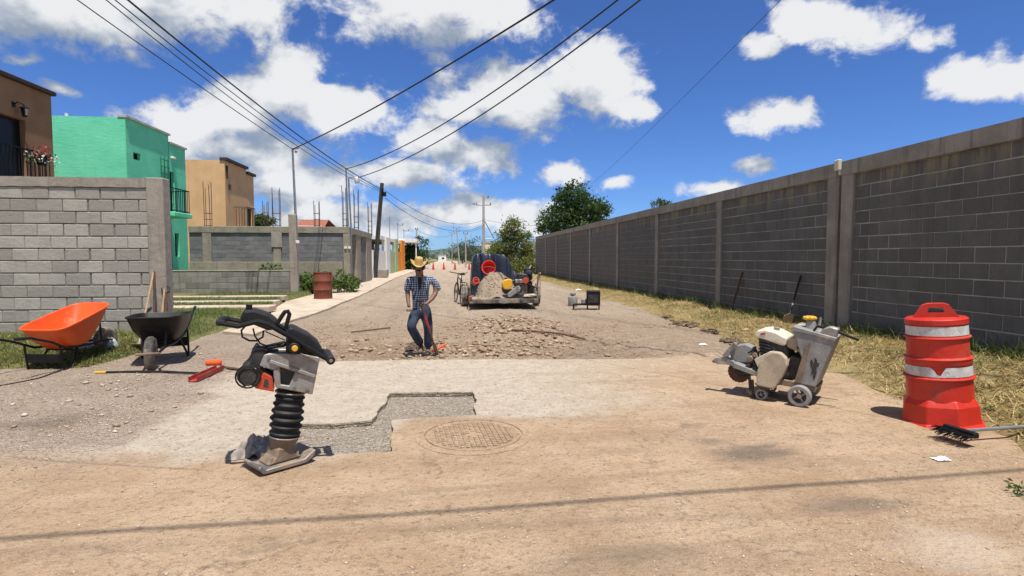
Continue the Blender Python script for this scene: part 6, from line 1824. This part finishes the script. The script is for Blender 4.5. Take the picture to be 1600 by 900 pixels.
for j in range(ny):
    for i in range(nx):
        x = x0_ + (x1_ - x0_) * i / (nx - 1); y = 1.38 + 1.75 * j / (ny - 1)
        pl_f = .11 * abs(math.sin(x * 5.2 + 1.3 * fb(x, y, 1.1, 2))) + .05 * fb(x, 3, 6, 3)
        k = sst(1.46, 1.74, y - pl_f) * sst(3.14, 2.95, y) * sst(x0_ - .02, x0_ + .10, x)
        sag = .07 * abs(fb(x * 1.3, y, 2.4, 3)) + .025 * fb(x, y, 7, 3)
        vs.append((x, y, zd1 + .03 + max(0, (top_z(x) - sag * .8 - zd1 - .03)) * k))
m.add(vs, [(j * nx + i, j * nx + i + 1, (j + 1) * nx + i + 1, (j + 1) * nx + i) for j in range(ny - 1) for i in range(nx - 1)])
M_tarp = pmat('navy_black_tarpaulin', (.022, .028, .048), (.014, .017, .028), 4, .38, 0, .008, 9, (.10, .10, .11), .2, 5)
tag(m.build('tarpaulin', M_tarp, None, smooth=True, loc=(TX, TY, 0)), 'dark navy tarpaulin draped over the front of the trailer load', 'tarpaulin')
# buckets
def bucket(label, c, r, L, tiltx, rz, mat):
    o = thing('bucket', label, 'bucket', Vector((TX, TY, 0)) + c, rot=(tiltx, 0, rz))
    MB().lathe([(r * .8, -L), (r, 0), (r * 1.06, -.01), (r * 1.06, .012), (r * .96, .012), (r * .78, -L + .015), (.0, -L + .015)][:6], 26).build('body', mat, o, smooth=True)
    m = MB(); m.cyl((0, 0, -L), (0, 0, -L + .014), r * .79, n=26); m.build('bottom', mat, o)
    m = MB(); m.tube([(r * math.cos(a), r * 1.0 * math.sin(a) * .35 - r * .3, .015 + .02 * math.sin(a)) for a in [R_(q) for q in range(0, 181, 15)]], .005, 5); m.build('bail', M_steel, o)
    return o
M_bucket = pmat('red_bucket_plastic', (.80, .055, .03), (.70, .045, .028), 4, .4, 0, 0, 1, (.5, .2, .14), .25, 6)
M_bucket2 = pmat('coral_bucket_plastic', (.78, .14, .10), (.68, .11, .08), 4, .45)
bucket('red plastic bucket lying open toward the camera on the sand heap', Q(552, 282, 1.05), Q(632, 282, 1.05).x - Q(552, 282, 1.05).x, .34, R_(72), R_(-14), M_bucket)
bucket('small coral bucket at the left foot of the sand heap', Q(405, 435, .8), .095, .2, R_(62), R_(20), M_bucket2)

# plate compactor on the bed
pc = thing('plate_compactor', 'yellow and grey plate compactor lying on the trailer tail', 'compactor', (TX, TY, 0))
pg = lambda pts, dy=.2: [(Q(a, b, dy).x, Q(a, b, dy).z) for a, b in pts]
MB().prism(pg(((712, 470), (735, 430), (790, 415), (828, 430), (830, 500), (800, 545), (740, 545), (715, 515))), .18, .52).build('engine_cover', M_yellow, pc, bevel=.03, seg=3)
MB().prism(pg(((745, 405), (800, 405), (800, 430), (745, 425))), .24, .46).build('air_filter', M_engine, pc, bevel=.01)
MB().prism(pg(((770, 590), (880, 500), (905, 498), (925, 530), (910, 565), (800, 632), (772, 625))), .12, .24).build('belt_guard', M_greycast, pc, bevel=.012)
MB().prism(pg(((705, 600), (960, 590), (970, 630), (940, 648), (720, 640))), .15, .60).build('base_plate', M_engine, pc, bevel=.01)
MB().prism(pg(((740, 540), (820, 540), (830, 600), (730, 600))), .22, .5).build('frame', M_engine, pc)
MB().tube([Q(850, 560, .4), Q(960, 470, .6), Q(1050, 420, .8)], .018, 8).build('handle', M_blackmetal, pc, smooth=True)

# assorted tools heaped at the right side of the bed
def tz_tool(name, label, cat, pts, dy, mat, r=.02):
    tag(MB().tube([Vector((TX, TY, 0)) + Q(a, b, d_) for (a, b), d_ in zip(pts, dy)], r, 8).build(name, mat, None, smooth=True), label, cat)
tz_tool('tool_handle', 'pale tool handle sticking up right from the trailer load', 'handle', ((960, 400), (1050, 262)), (1.2, 1.5), M_wood, .022)
tz_tool('tool_handle', 'reddish brown stake upright at the trailer right corner', 'stake', ((1115, 560), (1140, 340)), (.3, .5), M_rust, .026)
tz_tool('tool_handle', 'tan wooden handle crossing the trailer right corner', 'handle', ((1060, 460), (1120, 380), (1160, 350)), (.4, .5, .6), M_wood, .022)
tz_tool('tool_handle', 'dark bar slanting over the trailer tools', 'bar', ((880, 400), (1010, 470), (1090, 520)), (.7, .6, .5), M_blackmetal, .022)
tz_tool('tool_handle', 'grey pipe lying across the tool heap', 'pipe', ((830, 440), (960, 430), (1060, 440)), (.8, .8, .8), M_silver, .026)
eng = thing('small_engine', 'dark dusty engine with grey parts on the right of the trailer', 'engine', (TX, TY, 0))
MB().prism(pg(((850, 430), (900, 350), (1000, 360), (1030, 430), (990, 480), (870, 480)), .7), .6, 1.0).build('engine_block', M_engine, eng, bevel=.03)
MB().prism(pg(((980, 350), (1010, 310), (1060, 330), (1040, 380)), .7), .65, .9).build('air_box', pmat('navy_plastic', (.03, .045, .09), None, 5, .5), eng, bevel=.02)
MB().prism(pg(((855, 425), (940, 420), (945, 465), (860, 470)), .7), .56, .62).build('side_cover', M_silver, eng, bevel=.01)
MB().cyl(Q(985, 440, .55), Q(985, 440, .75), .09, n=16).build('flywheel', M_engred, eng, bevel=.01)
MB().bb(Q(860, 480, .7).x, Q(1000, 480, .7).x, .62, 1.0, zd1 + .008, Q(900, 478, .7).z).build('mount_block', M_deck, eng)
o = thing('mortar_board', 'dusty tan board lying flat on the right rear of the trailer', 'board', (TX, TY, zd1))
a, b = Q(960, 640, .1), Q(1115, 560, .1)
MB().bar((a.x, .35, .06), (b.x, .35, .10), .60, .03, (0, 0, 1)).build('plate', pmat('dusty_board', (.46, .39, .30), (.36, .30, .23), 6, .9), o, bevel=.004)
MB().bb(a.x + .05, a.x + .10, .2, .5, .006, .06).build('batten', M_wood, o)
o = thing('fuel_can', 'black plastic can standing at the trailer right corner', 'can', (TX + Q(1150, 330, .9).x - .05, TY + .9, zd1 + .006))
zz = Q(1150, 260, .9).z - zd1
MB().prism([(-.12, 0), (.12, 0), (.12, zz * .75), (.06, zz * .9), (-.12, zz * .9)], -.09, .09).build('body', M_black, o, bevel=.02, seg=2); MB().cyl((.09, 0, zz * .8), (.12, 0, zz * .95), .03, n=10).build('cap', M_black, o)
o.location.x = TX + xr - .16
MB_g = thing('wheel_loop', 'thin bent hoop above the trailer right corner', 'hoop', (TX, TY, 0))
torus(MB(), Q(1150, 290, .6), .055, .008, 'y', 18, 6).build('ring', M_blackmetal, MB_g); MB().tube([Q(1150, 330, .6), Q(1155, 560, .6)], .009, 6).build('stem', M_blackmetal, MB_g)

# --- bicycle leaning against the trailer, seen from behind
def bicycle():
    p = at_z(721, 476, 0)
    o = thing('bicycle', 'dark bicycle leaning on the left rear of the trailer', 'bicycle', (p.x, p.y, h_road(p.x, p.y) + .0), rot=(0, R_(4), R_(10)))
    r = .315; y2 = 1.02
    for y, nm in ((0, 'rear'), (y2, 'front')):
        w_ = torus(MB(), (0, y, r), r - .016, .019, 'x', 36, 8).build('wheel', M_tire, o, smooth=True)
        torus(MB(), (0, y, r), r - .040, .010, 'x', 36, 6).build('rim', M_galv, w_, smooth=True)
        m = MB(); m.cyl((-.04, y, r), (.04, y, r), .018, n=10); m.build('hub', M_steel, w_)
        for k in range(14):
            a = 2 * math.pi * k / 14; MB().tube([(.02 if k % 2 else -.02, y, r), (0, y + (r - .045) * math.cos(a), r + (r - .045) * math.sin(a))], .0025, 4).build('spoke', M_steel, w_)
    bb_ = (0, .42, .28); st = (0, .26, .80); hd = (0, .86, .82); hb_ = (0, .89, .68)
    for nm, a, b, rr in (('seat_tube', bb_, st, .016), ('top_tube', (0, .29, .74), hd, .015), ('down_tube', bb_, hb_, .018), ('head_tube', hb_, hd, .020), ('seat_post', st, (0, .235, .90), .013), ('stem', hd, (0, .84, .93), .014)):
        MB().tube([a, b], rr, 8).build(nm, M_blackmetal, o, smooth=True)
    for s_ in (-1, 1):
        MB().tube([(s_ * .05, 0, r), (s_ * .02, .40, .28)], .010, 6).build('chain_stay', M_blackmetal, o); MB().tube([(s_ * .05, 0, r), (s_ * .02, .29, .74)], .009, 6).build('seat_stay', M_blackmetal, o)
        MB().tube([(s_ * .05, y2, r), (s_ * .04, .93, .60), (0, .89, .68)], .012, 6).build('fork_blade', M_blackmetal, o)
        MB().tube([(s_ * .02, .42, .28), (s_ * .09, .42 + s_ * .12, .28 - s_ * .12)], .009, 6).build('crank', M_steel, o); MB().box((s_ * .14, .42 + s_ * .12, .28 - s_ * .12), (.09, .07, .025)).build('pedal', M_black, o)
    MB().tube([(-.29, .78, .97), (-.18, .83, .955), (0, .84, .93), (.18, .83, .955), (.29, .78, .97)], .013, 8).build('handlebar', M_blackmetal, o, smooth=True)
    MB().prism([(-.07, .90), (.07, .90), (.085, .935), (.04, .955), (-.04, .955), (-.085, .935)], .11, .30).build('saddle', M_black, o, bevel=.012, seg=2)
    MB().box((0, .0, .68), (.16, .30, .02)).build('rear_rack', M_blackmetal, o); MB().box((0, -.16, .60), (.06, .03, .05)).build('reflector', M_red, o)
bicycle()

# ------------------------------------------------------------------ worker
def skin(name, joints, bones, mat, parent=None, sub=2, root=0, loc=None):
    """joints: (x, y, z, rx, ry); a continuous surface grown round the connected joints"""
    me = bpy.data.meshes.new(name); me.from_pydata([j[:3] for j in joints], bones, [])
    o = link(name, me, parent, loc)
    o.modifiers.new('skin', 'SKIN'); sm = o.modifiers.new('sub', 'SUBSURF'); sm.levels = sub; sm.render_levels = sub
    sk = me.skin_vertices[0] if me.skin_vertices else None
    if sk is None:
        bm = bmesh.new(); bm.from_mesh(me); bm.verts.layers.skin.verify(); bm.to_mesh(me); bm.free(); sk = me.skin_vertices[0]
    for i, j in enumerate(joints):
        sk.data[i].radius = (j[3], j[4] if len(j) > 4 else j[3]); sk.data[i].use_root = (i == root)
    dg = bpy.context.evaluated_depsgraph_get(); ev = o.evaluated_get(dg)
    nm = bpy.data.meshes.new_from_object(ev); o.modifiers.clear(); o.data = nm; nm.name = name
    nm.polygons.foreach_set('use_smooth', [True] * len(nm.polygons)); nm.materials.clear(); nm.materials.append(mat)
    return o
def person():
    p = at_z(664, 551, 0); rz = facing(p, 0); P = plane_fn(p, rz)
    M_skin = pmat('skin', (.19, .092, .056), (.14, .066, .040), 9, .55)
    t = NT('plaid_cotton'); tc = t.n('ShaderNodeTexCoord').outputs['Object']
    sx = t.n('ShaderNodeSeparateXYZ'); t.s(sx.inputs[0], tc)
    def stripe(v, s, lo): return t.mr(t.math('SINE', t.math('MULTIPLY', v, s)), lo, lo + .35)
    u = t.math('ADD', sx.outputs[0], t.math('MULTIPLY', sx.outputs[1], .8))
    a_, b_ = stripe(u, 190, -.1), stripe(sx.outputs[2], 190, -.1)
    c = t.mix(t.math('MULTIPLY', t.math('ADD', a_, b_), .5), (.009, .014, .036), (.20, .25, .35))
    c = t.mix(t.math('MULTIPLY', a_, b_), c, (.40, .44, .50))
    M_shirt = t.done(c, .9, 0, t.bump(t.noise(tc, 14, 4), .02), .1)
    M_jean = pmat('denim', (.014, .023, .048), (.034, .050, .085), 9, .9, 0, .012, 14, (.22, .19, .16), .28, 7)
    M_tee = pmat('dark_undershirt', (.012, .012, .014), None, 5, .9)
    M_straw = pmat('straw_hat', (.52, .36, .13), (.40, .26, .09), 30, .8, 0, .004, 120)
    M_boot = pmat('dusty_boot', (.10, .075, .055), (.22, .17, .12), 8, .85, 0, .004, 40)
    gz = h_road(p.x, p.y) + .03
    H = [  # body joints x, y, z, rx, ry   (x right in the picture, y away)
        (-.05, .03, .70, .105, .085),    # 0 pelvis
        (-.06, .01, .85, .110, .085),    # 1 waist
        (-.065, -.02, 1.00, .125, .095), # 2 chest
        (-.065, -.04, 1.13, .105, .085), # 3 upper chest
        (-.065, -.075, 1.20, .050, .050),  # 4 neck
        (-.075, -.11, 1.27, .062, .070), # 5 jaw
        (-.08, -.12, 1.345, .072, .085), # 6 skull
        (-.08, -.115, 1.40, .052, .060), # 7 crown
        (.085, -.035, 1.150, .055, .055), (.165, -.03, 1.10, .050, .050), (.168, -.06, .945, .040, .040), (.105, -.16, .865, .034, .034), (.03, -.235, .805, .026, .026), (-.005, -.255, .785, .034, .022),  # 8-13 arm at the picture's right
        (-.215, -.035, 1.150, .055, .055), (-.245, -.02, 1.09, .048, .048), (-.25, .0, .94, .038, .038), (-.243, -.06, .84, .032, .032), (-.232, -.10, .78, .025, .025), (-.225, -.12, .735, .022, .032),  # 14-19
        (.03, .02, .63, .085, .085), (.055, -.03, .38, .062, .062), (.05, .04, .13, .042, .045), (.045, .035, .06, .040, .042), (.04, -.10, .04, .038, .030),   # 20-24 straight leg
        (-.135, .0, .64, .088, .085), (-.205, -.13, .45, .064, .066), (-.10, .08, .21, .046, .048), (-.055, .16, .10, .038, .040), (-.075, .06, .045, .036, .030),  # 25-29 bent leg
    ]
    Bn = [(0, 1), (1, 2), (2, 3), (3, 4), (4, 5), (5, 6), (6, 7), (3, 8), (8, 9), (9, 10), (10, 11), (11, 12), (12, 13), (3, 14), (14, 15), (15, 16), (16, 17), (17, 18), (18, 19), (0, 20), (20, 21), (21, 22), (22, 23), (23, 24), (0, 25), (25, 26), (26, 27), (27, 28), (28, 29)]
    cov = {0: .8, 1: .78, 2: .78, 3: .78, 8: .85, 9: .9, 14: .85, 15: .9, 20: .85, 21: .85, 25: .85, 26: .85, 22: .85, 27: .85}
    HB = [(j[0], j[1], j[2], j[3] * cov.get(i, 1), j[4] * cov.get(i, 1)) for i, j in enumerate(H)]
    body = skin('person', HB, Bn, M_skin, None, 2)
    body.location = (p.x, p.y, gz - .02); body.rotation_euler = (0, 0, rz)
    tag(body, 'man in straw hat, plaid shirt and jeans stooping over the dug street', 'person')
    def sub(idx, bones, scale, mat, name, over=None, root=0):
        mp = {k: i for i, k in enumerate(idx)}; js = []
        for k in idx:
            j = list(H[k]); 
            if over and k in over: j = list(over[k])
            js.append((j[0], j[1], j[2], j[3] * scale, j[4] * scale))
        return skin(name, js, [(mp[a], mp[b]) for a, b in bones], mat, body, 2, root)
    # shirt: short sleeves end above the elbow, hem over the belt
    sh_ = {10: (.203, -.022, .965, .056, .056), 16: (-.250, .005, .965, .052, .052), 0: (-.055, .025, .715, .118, .098)}
    H.append((-.055, .03, .600, .128, .105)); H.append((-.05, .03, .80, .100, .085))
    sub([30, 0, 1, 2, 3, 8, 9, 10, 14, 15, 16], [(30, 0), (0, 1), (1, 2), (2, 3), (3, 8), (8, 9), (9, 10), (3, 14), (14, 15), (15, 16)], 1.16, M_shirt, 'shirt', sh_)
    m = MB(); m.add([(-.105, -.128, 1.185), (-.03, -.128, 1.185), (-.05, -.142, 1.06), (-.078, -.135, .97)], [(0, 1, 2, 3)]); tee = m.build('undershirt', M_tee, body)
    for s_ in (-1, 1):
        m = MB(); m.prism([(-.067 + s_ * .035, 1.225), (-.067 + s_ * .095, 1.20), (-.067 + s_ * .075, 1.12), (-.067 + s_ * .03, 1.10)], -.150, -.135); m.build('collar', M_shirt, body, bevel=.004)
    lg_ = {22: (.05, .045, .10, .062, .064), 28: (-.06, .15, .13, .058, .060), 27: (-.10, .08, .22, .060, .062), 0: (-.05, .03, .69, .105, .09)}
    sub([31, 0, 20, 21, 22, 25, 26, 27, 28], [(31, 0), (0, 20), (20, 21), (21, 22), (0, 25), (25, 26), (26, 27), (27, 28)], 1.14, M_jean, 'jeans', lg_)
    for (a, b, c_) in (((.048, .05, .05), (.045, -.03, .045), (.04, -.13, .035)), ((-.058, .17, .085), (-.065, .10, .05), (-.08, .01, .035))):
        skin('boot', [(*a, .052, .05), (*b, .048, .045), (*c_, .044, .034)], [(0, 1), (1, 2)], M_boot, body, 2)
    # fingers
    def hand(c, d, s_, th):
        c = Vector(c); d = Vector(d).normalized(); s_ = Vector(s_).normalized(); nrm = d.cross(s_)
        for k in range(4):
            q = c + s_ * (k - 1.5) * .018; l = (.040, .046, .043, .034)[k]
            skin('finger', [(*(q - d * .01), .009), (*(q + d * l * .6), .0085), (*(q + d * l * .8 + nrm * l * .55), .0075), (*(q + d * l * .45 + nrm * l * .9), .007)], [(0, 1), (1, 2), (2, 3)], M_skin, body, 1)
        q = c + s_ * -.034 - d * .015; skin('thumb', [(*q, .010), (*(q + d * .025 - s_ * .014), .0095), (*(q + d * .048 + nrm * .018), .008)], [(0, 1), (1, 2)], M_skin, body, 1)
    hand((-.022, -.266, .778), (-1, -.35, -.35), (0, -.3, 1), 1); hand((-.222, -.13, .712), (.15, -.35, -1), (1, 0, .1), -1)
    # face
    fy = -.205
    m = MB(); m.prism([(-.092, 1.305), (-.066, 1.305), (-.074, 1.345), (-.083, 1.345)], fy - .016, fy + .03); m.build('nose', M_skin, body, bevel=.006, seg=2)
    m = MB(); m.bb(-.112, -.046, fy - .006, fy + .02, 1.285, 1.300); m.build('moustache', M_tee, body, bevel=.005)
    m = MB(); m.bb(-.100, -.058, fy - .001, fy + .02, 1.270, 1.279); m.build('mouth', pmat('lips', (.12, .045, .035), None, 5, .6), body, bevel=.003)
    for s_ in (-1, 1):
        MB().ball((-.08 + s_ * .030, fy + .012, 1.345), (.013, .010, .009), 10, 8).build('eye', pmat('eye_white', (.5, .47, .42), None, 4, .3), body, smooth=True)
        MB().ball((-.08 + s_ * .030, fy + .003, 1.345), (.006, .004, .006), 8, 6).build('pupil', M_tee, body, smooth=True)
        MB().bb(-.08 + s_ * .030 - .018, -.08 + s_ * .030 + .018, fy - .002, fy + .012, 1.362, 1.369).build('eyebrow', M_tee, body)
        MB().ball((-.08 + s_ * .076, -.11, 1.325), (.012, .022, .034), 10, 8).build('ear', M_skin, body, smooth=True)
    MB().lathe([(.082, 1.30), (.088, 1.35), (.086, 1.385)], 22, Matrix.Translation((-.08, -.095, 0)), False).build('hair', M_tee, body, smooth=True)
    # straw hat: oval brim with rolled sides, creased crown, yellow band
    nb = 40; m = MB(); vs = []
    for r, up in ((.088, .0), (.115, .002), (.145, .004), (.175, .012), (.185, .018)):
        for k in range(nb):
            a = 2 * math.pi * k / nb
            vs.append((r * .95 * math.cos(a), r * 1.08 * math.sin(a), up + .55 * max(0, r - .10) * (abs(math.cos(a)) ** 2) - .30 * max(0, r - .1) * (abs(math.sin(a)) ** 2)))
    fs = [(j * nb + k, j * nb + (k + 1) % nb, (j + 1) * nb + (k + 1) % nb, (j + 1) * nb + k) for j in range(4) for k in range(nb)]
    vs2 = [(x, y, z - .006) for x, y, z in vs]; o_ = len(vs)
    m.add(vs + vs2, fs + [tuple(i + o_ for i in f)[::-1] for f in fs] + [(4 * nb + k, 4 * nb + (k + 1) % nb, o_ + 4 * nb + (k + 1) % nb, o_ + 4 * nb + k) for k in range(nb)])
    HM = (-.08, -.115, 1.385); hr = (R_(12), R_(4), 0)
    hat = m.build('hat', M_straw, body, smooth=True, loc=HM, rot=hr); hat.scale = (.72, .82, 1.0)
    MB().lathe([(.092, -.02), (.092, .03), (.086, .075), (.076, .098), (.055, .106), (.02, .094), (.0, .09)][:6], 30, Matrix.Scale(1.1, 4, (0, 1, 0))).build('hat_crown', M_straw, hat, smooth=True)
    MB().lathe([(.0945, .006), (.0935, .030)], 30, Matrix.Scale(1.1, 4, (0, 1, 0)), False).build('hat_band', pmat('yellow_band', (.70, .50, .16), (.6, .42, .12), 30, .7), hat, smooth=True)
    # shovel held in front: from the hand down to the rubble
    Wm = Matrix.Translation(body.location) @ Matrix.Rotation(rz, 4, 'Z')
    a = Wm @ Vector((-.045, -.285, .80)); b = Wm @ Vector((.16, -.16, .10)); base = b
    s_o = thing('spade', 'short spade with a red sleeve held by the worker', 'spade', base)
    d = a - b; MB().tube([d * .12, d * 1.08], .014, 8).build('shaft', M_rust, s_o, smooth=True); MB().tube([d * .48, d * .76], .018, 8).build('sleeve', M_red, s_o, smooth=True)
    dq_ = d.to_track_quat('Z', 'Y').to_matrix().to_4x4()
    MB().prism([(-.05, -.10), (.05, -.10), (.06, .10), (.03, .14), (-.03, .14), (-.06, .10)], -.004, .004, dq_).build('blade', M_steel, s_o, bevel=.002)
    MB().tube([d * 1.08 + Vector((-.05, 0, 0)), d * 1.08 + Vector((.05, 0, 0))], .014, 8).build('grip', M_black, s_o, smooth=True)
    q0 = at_z(676, 549, .04); q1 = at_z(696, 538, .05)
    tag(MB().bar(q0, q1, .05, .03).build('marker_stick', M_orange, None, bevel=.008), 'orange stick lying on the rubble at the worker feet', 'stick')
    q = at_z(648, 540, 0); q.z = h_road(q.x, q.y)
    crumple('dark_lump', 'dark lump behind the worker feet', 'soil', q, .34, .3, .12, S_clod, 31, 12)  # dark crumpled lump set just left of the feet
person()
